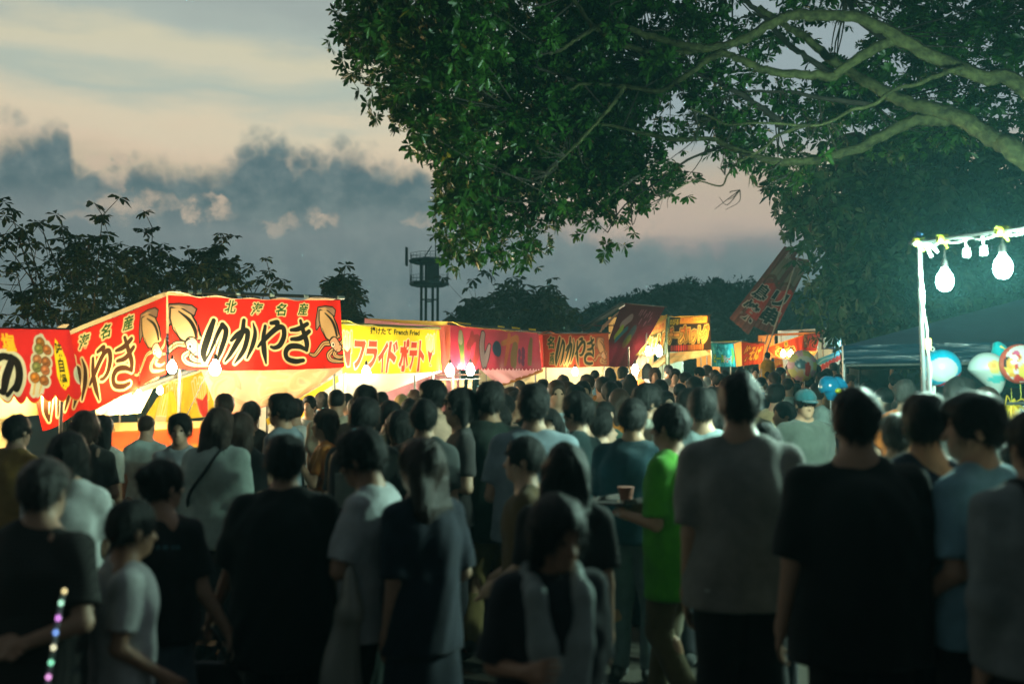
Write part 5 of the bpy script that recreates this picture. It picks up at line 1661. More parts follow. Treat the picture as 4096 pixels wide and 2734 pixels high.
hang(0.172, 0.125, 260, "glaring blue white lamp hanging nearest the steel upright", 0.098, 1.35)
hang(0.436, 0.075, 260, "glaring blue white lamp hanging at the picture's edge above the balloons", 0.098, 1.35)
hang(0.70, 0.10, 220, "unseen lamp added farther along the pipe, out past the balloons", 0.098, 1.35)  # extra lamp out of view, added to light the tree limbs

# ---------------------------------------------------------------- navy tent
tn = empty("canopy_tent", foot(Vector((5.4, 11.8, 0))), 0, "navy pop up canopy tent with a shiny wrinkled valance behind the balloons", "tent")
NAVY = mat("navy_canopy", (0.010, 0.036, 0.066), 0.45, 0.2, 2.0, 0.5, 6.0, stretch=(0.4, 0.4, 3.0))
VAL = mat("navy_valance", (0.010, 0.030, 0.052), 0.22, 0.2, 3.0, 1.0, 9.0, stretch=(0.25, 0.25, 7.0))
x0, x1, y0, y1 = 3.17, 7.7, 9.5, 14.0
ze, zb, za = 2.14, 1.965, 2.86
ap = Vector(((x0 + x1) / 2, (y0 + y1) / 2, za))
tg = gz(5.4, 11.8)
pv_, tr_ = Vector((x0, y0, 0)), Matrix.Rotation(math.radians(-21), 3, 'Z')
turn = lambda q: pv_ + tr_ @ (Vector(q) - pv_)
ap = turn(ap)
cor = [turn((x0, y0, ze)), turn((x1, y0, ze + 0.02)), turn((x1, y1, ze + 0.1)), turn((x0, y1, ze + 0.1))]
for k in range(4):
    a_, b_ = cor[k], cor[(k + 1) % 4]
    n = 10
    V, F = [], []
    for j in range(n + 1):
        for i in range(n + 1):
            e_ = a_.lerp(b_, i / n)
            q_ = e_.lerp(ap, j / n)
            q_ = q_ + Vector((0, 0, -0.10 * math.sin(math.pi * i / n) * (1 - j / n) * j / n * 4))
            V.append(q_ - tn.location)
    for j in range(n):
        for i in range(n):
            F.append((j * (n + 1) + i, j * (n + 1) + i + 1, (j + 1) * (n + 1) + i + 1, (j + 1) * (n + 1) + i))
    MB().add(V, F).build("roof_panel", NAVY, tn)
    V, F = [], []
    n = 40
    out = Vector(((a_ + b_) / 2 - ap).to_2d().normalized().to_3d())
    for j in range(9):
        for i in range(n + 1):
            q_ = a_.lerp(b_, i / n) + Vector((0, 0, -(ze - zb) * j / 8)) + out * (0.03 + 0.012 * math.sin(j * 1.9 + 0.7 * math.sin(i * 0.25)) + 0.008 * math.sin(i * 0.5 + j))
            V.append(q_ - tn.location)
    for j in range(8):
        for i in range(n):
            F.append((j * (n + 1) + i, j * (n + 1) + i + 1, (j + 1) * (n + 1) + i + 1, (j + 1) * (n + 1) + i))
    MB().add(V, F).build("valance", VAL, tn)
    pole(tn, foot(a_), a_, 0.02, DARKPOLE if k else STEEL, "leg")
    pole(tn, a_ + Vector((0, 0, -0.19)) + out * 0.0, b_ + Vector((0, 0, -0.19)) + out * 0.0, 0.012, STEEL, "eave_bar")


# ---------------------------------------------------------------- balloons
def painted(name, V, F, col, m, parent):
    return mesh_obj(name, np_mesh(name, V, F, True, col), m, parent)


def sphere(r, n=28, sz=1.0):
    th, ph = np.meshgrid(np.linspace(0, math.pi, n), np.linspace(0, 2 * math.pi, 2 * n, endpoint=False))
    V = np.stack([r * np.sin(th) * np.cos(ph), r * np.sin(th) * np.sin(ph), r * sz * np.cos(th)], -1).reshape(-1, 3)
    m_ = 2 * n
    F = []
    for j in range(m_):
        for i in range(n - 1):
            F.append((j * n + i, j * n + i + 1, ((j + 1) % m_) * n + i + 1, ((j + 1) % m_) * n + i))
    return V, np.array(F)


def foil(name):
    if name in MATS:
        return MATS[name]
    m = bpy.data.materials.new(name)
    m.use_nodes = True
    b = NB(m.node_tree)
    a = b.node("ShaderNodeAttribute")
    a.attribute_name = "print"
    p = m.node_tree.nodes["Principled BSDF"]
    b.put(p.inputs["Base Color"], a.outputs["Color"])
    p.inputs["Roughness"].default_value = 0.25
    p.inputs["Subsurface Weight"].default_value = 0.0
    p.inputs["Coat Weight"].default_value = 0.3
    MATS[name] = m
    return m


FOIL = foil("balloon_skin")


def balloon(px, py, d, label, group="character balloons on sticks and strings"):
    return empty("balloon", at(px, py, d), 0, label, "balloon", group)


bl = balloon(3765, 1472, 8.6, "round sky blue and white balloon with a red band on a white stick")
V, F = sphere(0.125, 40)
c = np.tile(np.array([[0.0, 0.42, 0.66]]), (len(V), 1))
face = ((V[:, 0] + 0.028) / 0.088) ** 2 + ((V[:, 2] + 0.012) / 0.080) ** 2 < 1
c[face & (V[:, 1] < 0)] = (0.62, 0.70, 0.70)
band = np.abs((V[:, 2] + 0.098) * 0.84 - V[:, 0] * 0.50) < 0.0085
low = ((V[:, 2] + 0.098) * 0.84 - V[:, 0] * 0.50) < 0
c[low] = (0.0, 0.30, 0.58)
c[band] = (0.55, 0.03, 0.04)
painted("skin", V * 1.3, F, c, FOIL, bl)
MB().tube([(-0.05, 0.0, -0.118), (-0.05, 0, -0.42)], 0.0105, 10).build("stick", WHITEPL, bl).scale = (1.3, 1.3, 1.3)
MB().tube([(-0.055 + 0.012 * math.cos(a_), -0.0, 0.128 + 0.012 * math.sin(a_)) for a_ in np.linspace(0, 6.28, 13)], 0.004, 6, False).build("ring", WHITEPL, bl).scale = (1.3, 1.3, 1.3)

bl = balloon(3948, 1480, 8.5, "pear shaped pearly white balloon with a faint yellow print, below the blue fins")
V, F = sphere(0.118, 34)
V = V * np.array([[1, 1, 1]])
t = np.clip(-V[:, 2] / 0.118, 0, 1)
V[:, 0] = V[:, 0] * (1 - 0.45 * t) + 0.07 * t
V[:, 1] *= (1 - 0.45 * t)
V[:, 2] *= 1 + 0.30 * t
c = np.tile(np.array([[0.58, 0.68, 0.64]]), (len(V), 1))
blob = ((V[:, 0] - 0.0) / 0.045) ** 2 + ((V[:, 2] - 0.02) / 0.042) ** 2 < 1
c[blob & (V[:, 1] < 0)] = (0.80, 0.62, 0.18)
c[(((V[:, 0] + 0.01) / 0.02) ** 2 + ((V[:, 2] - 0.025) / 0.018) ** 2 < 1) & (V[:, 1] < 0)] = (0.85, 0.40, 0.10)
c[((((V[:, 0] - 0.03) / 0.06) ** 2 + ((V[:, 2] + 0.06) / 0.022) ** 2) < 1) & (V[:, 1] < 0)] = (0.10, 0.55, 0.55)
painted("skin", V * 1.3, F, c, FOIL, bl)
MB().lathe([(0.016, -0.175), (0.008, -0.155), (0.012, -0.145)], (0.07, 0, 0), 10).build("neck", WHITEPL, bl).scale = (1.3, 1.3, 1.3)
MB().tube([(0.07, 0, -0.17), (0.075, 0.0, -0.3), (0.07, 0, -0.42)], 0.005, 6).build("stick", WHITEPL, bl).scale = (1.3, 1.3, 1.3)

bl = balloon(4040, 1460, 8.7, "turquoise foil balloon with long pointed fins, behind the round patterned one")
TQ = mat("turquoise_foil", (0.01, 0.42, 0.48), 0.15, 0.3, 8, 0.4, 14, 0.0, 0.6, 0.6)
o_ = bl.location
s_ = spline([(3984, 1368, 8.72), (4000, 1410, 8.7), (4008, 1470, 8.7), (4030, 1510, 8.7), (4092, 1540, 8.7)], 6)
MB().tube([at(*q_) - o_ for q_ in s_], 0.094 * np.sin(np.linspace(0.12, 3.0, len(s_))) ** 0.7 + 0.004, 14).build("skin", TQ, bl)
s_ = spline([(4000, 1480, 8.72), (4060, 1470, 8.75), (4160, 1440, 8.8)], 6)
MB().tube([at(*q_) - o_ for q_ in s_], 0.078 * np.sin(np.linspace(0.5, 3.0, len(s_))) + 0.004, 12).build("fin", TQ, bl)
MB().tube([at(*q_) - o_ for q_ in spline([(4000, 1385, 8.66), (4018, 1400, 8.64), (4030, 1412, 8.65)], 4)], 0.016, 8).build("stripe", mat("pale_yellow_foil", (0.80, 0.62, 0.20), 0.3), bl)
MB().tube([at(4045, 1535, 8.7) - o_, at(4046, 1575, 8.7) - o_, at(4047, 1620, 8.7) - o_], 0.003, 6).build("string", YTIE, bl)

bl = balloon(4078, 1455, 8.3, "round balloon patterned in red, orange, white and blue patches at the picture's edge")
V, F = sphere(0.128, 36)
V[:, 1] *= 0.7
c = np.tile(np.array([[0.70, 0.66, 0.62]]), (len(V), 1))
r_ = np.random.default_rng(5)
for k in range(26):
    q_ = unit(r_.normal(0, 1, 3) * np.array([1, 1, 1])) * 0.12
    q_[1] = -abs(q_[1]) * 0.7
    pal = [(0.60, 0.05, 0.04), (0.80, 0.38, 0.06), (0.75, 0.72, 0.66), (0.04, 0.12, 0.35), (0.80, 0.60, 0.10), (0.62, 0.10, 0.20), (0.03, 0.03, 0.04)]
    c[np.linalg.norm((V - q_) * np.array([1, 1, r_.uniform(0.6, 1.6)]), axis=1) < r_.uniform(0.018, 0.045)] = pal[k % 7]
c[np.hypot(V[:, 0], V[:, 2]) > 0.117] = (0.60, 0.10, 0.06)
painted("skin", V * 1.3, F, c, FOIL, bl)
MB().tube([(0.0, 0, -0.125), (0.005, 0, -0.25), (0.0, 0, -0.30)], 0.003, 6).build("string", YTIE, bl)

bl = balloon(3208, 1462, 15.0, "round pink and yellow pleated balloon above the far crowd, near the squid flap")
V, F = sphere(0.235, 30)
V[:, 1] *= 0.55
V[:, 0] *= 0.95
ang = np.arctan2(V[:, 2], V[:, 0])
rr = np.hypot(V[:, 0], V[:, 2]) / 0.235
V *= (1 + 0.02 * np.cos(ang * 16) * np.clip(rr - 0.5, 0, 1) * 2)[:, None]
c = np.where((rr > 0.62)[:, None], np.where((np.abs(np.mod(ang + 3.14, 1.256) - 0.6) < 0.35)[:, None], np.array([[0.72, 0.66, 0.25]]), np.array([[0.75, 0.42, 0.50]])), np.array([[0.70, 0.66, 0.58]]))
c[(((V[:, 0] + 0.05) / 0.09) ** 2 + ((V[:, 2] - 0.02) / 0.07) ** 2 < 1)] = (0.10, 0.22, 0.28)
c[(((V[:, 0] - 0.05) / 0.05) ** 2 + ((V[:, 2] + 0.06) / 0.11) ** 2 < 1)] = (0.65, 0.06, 0.05)
c[(((V[:, 0] + 0.05) / 0.05) ** 2 + ((V[:, 2] + 0.12) / 0.06) ** 2 < 1)] = (0.75, 0.55, 0.30)
painted("skin", V, F, c, FOIL, bl)
MB().tube([(0.03, 0, -0.22), (0.035, 0, -0.5), (0.03, 0, -0.75)], 0.008, 6).build("stick", WHITEPL, bl)

bl = balloon(3335, 1548, 9.5, "sea blue fin shaped balloon with a yellow spot held up over the crowd")
o_ = bl.location
s_ = spline([(3290, 1510, 9.5), (3305, 1530, 9.5), (3325, 1560, 9.5), (3322, 1600, 9.5)], 6)
BB = mat("sea_blue_foil", (0.01, 0.22, 0.42), 0.2, 0.2, 8, 0.2, 14, 0, 0.5, 0.5)
MB().tube([at(*q_) - o_ for q_ in s_], 0.10 * np.sin(np.linspace(0.25, 2.9, len(s_))) + 0.004, 14).build("skin", BB, bl)
s_ = spline([(3315, 1545, 9.5), (3350, 1530, 9.5), (3390, 1548, 9.5)], 5)
MB().tube([at(*q_) - o_ for q_ in s_], 0.06 * np.sin(np.linspace(0.6, 3.0, len(s_))) + 0.004, 12).build("fin", BB, bl)
MB().lathe([(0.002, -0.03), (0.03, -0.015), (0.035, 0.0), (0.03, 0.015), (0.002, 0.03)], at(3352, 1562, 9.42) - o_, 12).build("spot", mat("yellow_spot", (0.60, 0.60, 0.03), 0.3), bl)
MB().tube([at(3322, 1596, 9.5) - o_, at(3324, 1680, 9.5) - o_], 0.004, 6).build("stick", WHITEPL, bl)

# yellow ribbon tuft and hanging streamers on the low rail
rb = empty("ribbon_bunch", at(4046, 1618, 8.2), 0, "bunch of yellow curled ribbons tied on the low rail under the balloons", "ribbons")
r_ = np.random.default_rng(8)
for k in range(26):
    dr = r_.normal(0, 1, 3) * np.array([0.045, 0.03, 0.035])
    e_ = dr * 1.5 + np.array([0, 0, -r_.uniform(0, 0.20)])
    MB().tube(spline([(0, 0, 0), dr, e_], 5), 0.0045, 5).build("ribbon", mat("yellow_ribbon", (0.72, 0.52, 0.03), 0.3, 0.3), rb)
for k, (dx, L, wd) in enumerate(((0.05, 0.85, 0.035), (0.09, 0.95, 0.03), (-0.01, 0.5, 0.014), (0.12, 0.8, 0.03))):
    MB().tube(spline([(dx * 0.3, 0, 0), (dx, 0, -L * 0.4), (dx * 1.3, 0.02, -L)], 6), np.linspace(0.012, wd, 13), 8).build("streamer", mat("amber_streamer", (0.65, 0.36, 0.02), 0.3, 0.3), rb)

# ---------------------------------------------------------------- people
def surface_nets(f, lo, h):
    nx, ny, nz = f.shape
    s = f < 0
    c8 = sum(s[i:nx - 1 + i, j:ny - 1 + j, k:nz - 1 + k].astype(np.int8) for i in (0, 1) for j in (0, 1) for k in (0, 1))
    act = (c8 > 0) & (c8 < 8)
    idx = np.argwhere(act)
    cid = np.full(act.shape, -1, np.int32)
    cid[act] = np.arange(len(idx))
    val = {}
    for i in (0, 1):
        for j in (0, 1):
            for k in (0, 1):
                val[(i, j, k)] = f[idx[:, 0] + i, idx[:, 1] + j, idx[:, 2] + k]
    pos, cnt = np.zeros((len(idx), 3)), np.zeros(len(idx))
    for a in val:
        for ax in range(3):
            if a[ax] == 0:
                b_ = list(a)
                b_[ax] = 1
                va, vb = val[a], val[tuple(b_)]
                m = (va < 0) != (vb < 0)
                t = np.where(m, va / np.where(m, va - vb, 1), 0)
                p_ = np.tile(np.array(a, float), (len(idx), 1))
                p_[:, ax] += t
                pos += p_ * m[:, None]
                cnt += m
    V = (idx + pos / cnt[:, None]) * h + np.array(lo)
    Q = []
    for ax in range(3):
        s0 = np.take(s, range(f.shape[ax] - 1), ax)
        s1 = np.take(s, range(1, f.shape[ax]), ax)
        e = np.argwhere(s0 != s1)
        u, v = (ax + 1) % 3, (ax + 2) % 3
        ok = (e[:, u] > 0) & (e[:, v] > 0) & (e[:, u] < f.shape[u] - 1) & (e[:, v] < f.shape[v] - 1)
        e = e[ok]
        fl = s0[tuple(e.T)]

        def cell(du, dv):
            q = e.copy()
            q[:, u] -= du
            q[:, v] -= dv
            return cid[tuple(q.T)]
        q = np.stack([cell(1, 1), cell(0, 1), cell(0, 0), cell(1, 0)], 1)
        q[~fl] = q[~fl][:, ::-1]
        Q.append(q)
    return V, np.vstack(Q)


class Field:
    def __init__(self, lo, hi, h):
        self.lo, self.h = np.array(lo, float), h
        n = np.ceil((np.array(hi) - self.lo) / h).astype(int) + 1
        self.ax = [self.lo[i] + np.arange(n[i]) * h for i in range(3)]
        self.f = np.full(n, 9.0, np.float32)

    def sub(self, lo, hi, pad):
        r = []
        for i in range(3):
            a = max(0, int((lo[i] - pad - self.lo[i]) / self.h))
            b_ = min(len(self.ax[i]), int((hi[i] + pad - self.lo[i]) / self.h) + 2)
            r.append(slice(a, max(a, b_)))
        return tuple(r)

    def xyz(self, sl=(slice(None),) * 3):
        return self.ax[0][sl[0]][:, None, None], self.ax[1][sl[1]][None, :, None], self.ax[2][sl[2]][None, None, :]

    def put(self, sl, d, k):
        a = self.f[sl]
        if a.size == 0:
            return
        h = np.maximum(k - np.abs(a - d), 0) / max(k, 1e-6)
        self.f[sl] = np.minimum(a, d) - h * h * k * 0.25

    def cone(self, a, b_, r1, r2, k=0.02, flat=None):
        a, b_ = np.array(a, float), np.array(b_, float)
        R = max(r1, r2)
        sl = self.sub(np.minimum(a, b_) - R, np.maximum(a, b_) + R, k + 2.5 * self.h)
        X, Y, Z = self.xyz(sl)
        e = b_ - a
        t = np.clip(((X - a[0]) * e[0] + (Y - a[1]) * e[1] + (Z - a[2]) * e[2]) / (e @ e + 1e-9), 0, 1)
        dx, dy, dz = X - a[0] - t * e[0], Y - a[1] - t * e[1], Z - a[2] - t * e[2]
        if flat is not None:
            dn = dx * flat[0] + dy * flat[1] + dz * flat[2]
            q = np.sqrt(dx * dx + dy * dy + dz * dz + dn * dn * flat[3])
        else:
            q = np.sqrt(dx * dx + dy * dy + dz * dz)
        d = q - (r1 + t * (r2 - r1))
        self.put(sl, d, k)

    def ell(self, c, r, k=0.02, R=None):
        c, r = np.array(c, float), np.array(r, float)
        M = r.max()
        sl = self.sub(c - M, c + M, k + 2.5 * self.h)
        d = self.ell_d(sl, c, r, R)
        self.put(sl, d, k)

    def ell_d(self, sl, c, r, R=None):
        X, Y, Z = self.xyz(sl)
        X, Y, Z = X - c[0], Y - c[1], Z - c[2]
        if R is not None:
            X, Y, Z = R[0, 0] * X + R[1, 0] * Y + R[2, 0] * Z, R[0, 1] * X + R[1, 1] * Y + R[2, 1] * Z, R[0, 2] * X + R[1, 2] * Y + R[2, 2] * Z
        k0 = np.sqrt((X / r[0]) ** 2 + (Y / r[1]) ** 2 + (Z / r[2]) ** 2)
        k1 = np.sqrt((X / r[0] ** 2) ** 2 + (Y / r[1] ** 2) ** 2 + (Z / r[2] ** 2) ** 2)
        return k0 * (k0 - 1) / np.maximum(k1, 1e-6)

    def carve_ell(self, c, r, R=None, k=0.01):
        c, r = np.array(c, float), np.array(r, float)
        sl = self.sub(c - r.max(), c + r.max(), k + 2 * self.h)
        self.f[sl] = np.maximum(self.f[sl], -self.ell_d(sl, c, r, R))

    def cut(self, n, p_):
        """keep what lies on the far side: dot(x - p, n) < 0"""
        X, Y, Z = self.xyz()
        d = (X - p_[0]) * n[0] + (Y - p_[1]) * n[1] + (Z - p_[2]) * n[2]
        self.f = np.maximum(self.f, d.astype(np.float32))

    def wobble(self, amp, freq, seed, stretch=(1, 1, 1)):
        X, Y, Z = self.xyz()
        r = np.random.default_rng(seed)
        t = 0
        for _ in range(6):
            k = unit(r.normal(0, 1, 3)) * freq * r.uniform(0.6, 1.6) * np.array(stretch)
            t = t + np.sin(X * k[0] + Y * k[1] + Z * k[2] + r.uniform(0, 6.28))
        self.f += (t * amp / 2.4).astype(np.float32)

    def mesh(self, name):
        f = np.clip(self.f, -3 * self.h, 3 * self.h)
        f[0], f[-1], f[:, 0], f[:, -1], f[:, :, 0], f[:, :, -1] = (3 * self.h,) * 6
        V, Q = surface_nets(f, self.lo, self.h)
        return np_mesh(name, V, Q, True)


def rotm(yaw, pitch=0.0, roll=0.0):
    return np.array((Matrix.Rotation(yaw, 3, "Z") @ Matrix.Rotation(pitch, 3, "X") @ Matrix.Rotation(roll, 3, "Y")))


class Pose:
    """joints of a 1.72 m figure that faces +y"""

    def __init__(self, arms=("down", "down"), stride=0.0, yaw=0.0, pitch=0.0, roll=0.0, wide=1.0, child=0.0, lean=0.0):
        self.wide, self.child = wide, child
        w = wide
        hs = 1 + 0.32 * child
        self.hs = hs
        self.R = rotm(yaw, pitch, roll)
        self.neck = np.array([0, 0.01 + lean, 1.455])
        self.head = self.neck + self.R @ np.array([0, 0.015, 0.155 * (1 - 0.25 * child) * hs])
        self.lean = lean
        self.sh, self.el, self.wr, self.hd = {}, {}, {}, {}
        for s, arm in ((-1, arms[0]), (1, arms[1])):
            S_ = np.array([s * 0.164 * w, 0.0 + lean, 1.380])
            P_ = {"down": ((s * 0.025, -0.03, -0.287), (s * 0.01, 0.05, -0.245), (0, 0.03, -0.08)),
                  "out": ((s * 0.06, -0.02, -0.28), (s * 0.03, 0.05, -0.24), (s * 0.01, 0.03, -0.08)),
                  "bent": ((s * 0.06, 0.0, -0.285), (-s * 0.07, 0.225, 0.03), (-s * 0.04, 0.07, 0.02)),
                  "carry": ((s * 0.05, -0.04, -0.28), (-s * 0.02, 0.19, -0.14), (0, 0.06, -0.05)),
                  "fold": ((s * 0.08, 0.05, -0.27), (-s * 0.20, 0.13, 0.02), (-s * 0.08, 0.01, 0.01)),
                  "back": ((s * 0.09, -0.10, -0.26), (-s * 0.20, -0.09, -0.07), (-s * 0.08, 0.0, -0.02)),
                  "phone": ((s * 0.07, 0.11, -0.26), (-s * 0.06, 0.13, 0.20), (-s * 0.01, 0.01, 0.085)),
                  "swingf": ((s * 0.05, 0.10, -0.27), (0, 0.12, -0.21), (0, 0.03, -0.08)),
                  "swingb": ((s * 0.06, -0.13, -0.26), (0, 0.0, -0.25), (0, 0.02, -0.08)),
                  "hold": ((s * 0.06, 0.02, -0.28), (s * 0.10, 0.08, -0.21), (s * 0.03, 0.02, -0.08))}[arm]
            self.sh[s] = S_
            self.el[s] = S_ + np.array(P_[0])
            self.wr[s] = self.el[s] + np.array(P_[1])
            self.hd[s] = unit(np.array(P_[2]))
        self.hip, self.kn, self.an, self.toe = {}, {}, {}, {}
        for s in (-1, 1):
            st_ = stride * s
            H_ = np.array([s * 0.088 * (0.6 + 0.4 * w), 0, 0.90])
            A_ = np.array([s * (0.10 - 0.02 * abs(stride)), st_ * 0.36, 0.075 + (0.10 * abs(stride) if st_ < 0 else 0)])
            d = A_ - H_
            L = np.linalg.norm(d)
            bend = math.sqrt(max(0.0, 0.415 ** 2 - (L / 2) ** 2)) if L / 2 < 0.415 else 0.0
            if L > 0.83:
                A_ = H_ + d / L * 0.829
            K_ = (H_ + A_) / 2 + np.array([0, 1, 0]) * (bend + 0.012)
            self.hip[s], self.kn[s], self.an[s] = H_, K_, A_
            self.toe[s] = A_ + (np.array([s * 0.03, 0.15, -0.045]) if st_ >= 0 else np.array([s * 0.02, 0.10, -0.075]))


def body_mesh(name, P, h, fingers):
    w = P.wide
    F = Field((-0.52 * w - 0.06, -0.5, -0.01), (0.52 * w + 0.06, 0.55, 1.80), h)
    ln = P.lean
    F.ell((0, 0, 0.93), (0.160 * w, 0.112 * w, 0.13), 0.05)
    F.ell((0, 0.005 + ln * 0.3, 1.09), (0.138 * w, 0.102 * w, 0.17), 0.06)
    F.ell((0, ln * 0.8, 1.28), (0.160 * w, 0.112 * w, 0.17), 0.06)
    F.cone((-0.12 * w, ln, 1.375), (0.12 * w, ln, 1.375), 0.052, 0.052, 0.05)
    F.cone((-0.07, ln - 0.01, 1.42), P.neck + np.array([0, 0, 0.02]), 0.05, 0.05, 0.05)
    F.cone((0.07, ln - 0.01, 1.42), P.neck + np.array([0, 0, 0.02]), 0.05, 0.05, 0.05)
    hs, R, C = P.hs, P.R, P.head
    H_ = lambda x, y, z: C + R @ (np.array([x, y, z]) * hs)
    F.cone(P.neck - np.array([0, 0.01, 0.03]), H_(0, -0.02, -0.06), 0.056, 0.054 * hs, 0.03)
    F.ell(H_(0, -0.012, 0.022), np.array((0.074, 0.094, 0.088)) * hs, 0.02, R)
    F.ell(H_(0, 0.030, -0.045), np.array((0.058, 0.062, 0.068)) * hs, 0.03, R)
    F.ell(H_(0, 0.062, -0.092), np.array((0.026, 0.022, 0.020)) * hs, 0.03, R)
    if h < 0.013:
        F.carve_ell(H_(-0.030, 0.094, -0.004), np.array((0.016, 0.014, 0.010)) * hs, R)
        F.carve_ell(H_(0.030, 0.094, -0.004), np.array((0.016, 0.014, 0.010)) * hs, R)
    F.cone(H_(0, 0.080, 0.0), H_(0, 0.104, -0.036), 0.008 * hs, 0.013 * hs, 0.012)
    F.ell(H_(0, 0.085, -0.066), np.array((0.022, 0.012, 0.007)) * hs, 0.008, R)
    for s in (-1, 1):
        F.ell(H_(s * 0.076, -0.012, -0.015), np.array((0.010, 0.019, 0.031)) * hs, 0.008, R)
        F.cone(P.sh[s], P.el[s], 0.050 * (0.6 + 0.4 * w), 0.038, 0.03)
        F.cone(P.el[s], P.wr[s], 0.039, 0.025, 0.015)
        d = P.hd[s]
        side = np.cross(d, np.array([s * 1.0, 0.15, 0.1]))
        side = unit(side)
        nrm = unit(np.cross(side, d))
        pm = P.wr[s] + d * 0.05
        F.cone(P.wr[s], P.wr[s] + d * 0.03, 0.024, 0.026, 0.02)
        F.cone(P.wr[s] + d * 0.035 - side * 0.014, pm + d * 0.035 - side * 0.018, 0.019, 0.018, 0.02, flat=(*nrm, 1.2))
        F.cone(P.wr[s] + d * 0.035 + side * 0.014, pm + d * 0.035 + side * 0.018, 0.019, 0.018, 0.02, flat=(*nrm, 1.2))
        if fingers:
            cur = nrm * (1 if nrm[0] * s < 0 else -1)
            for q, L in ((-0.031, 0.036), (-0.0105, 0.042), (0.0105, 0.040), (0.031, 0.030)):
                b0 = pm + d * 0.036 + side * q
                b1 = b0 + d * L + cur * 0.012 + side * q * 0.12
                b2 = b1 + d * L * 0.62 + cur * 0.024
                F.cone(b0, b1, 0.0090, 0.0085, 0.003)
                F.cone(b1, b2, 0.0085, 0.0072, 0.003)
            t0 = P.wr[s] + d * 0.025 + side * 0.026
            t1 = t0 + d * 0.032 + side * 0.022 + cur * 0.012
            F.cone(t0, t1, 0.012, 0.010, 0.01)
            F.cone(t1, t1 + d * 0.028 + side * 0.004 + cur * 0.008, 0.010, 0.008, 0.005)
        else:
            F.cone(pm + d * 0.02, pm + d * 0.10, 0.026, 0.016, 0.02, flat=(*nrm, 1.5))
        F.cone(P.hip[s], P.kn[s], 0.084 * (0.5 + 0.5 * w), 0.054, 0.04)
        F.cone(P.kn[s], P.an[s], 0.053, 0.036, 0.02)
        c_ = P.kn[s] * 0.68 + P.an[s] * 0.32 + np.array([0, -0.022, 0])
        F.ell(c_, (0.047, 0.050, 0.11), 0.03)
        F.cone(P.an[s] + np.array([0, -0.03, -0.03]), P.toe[s], 0.034, 0.026, 0.03)
    return F.mesh(name)


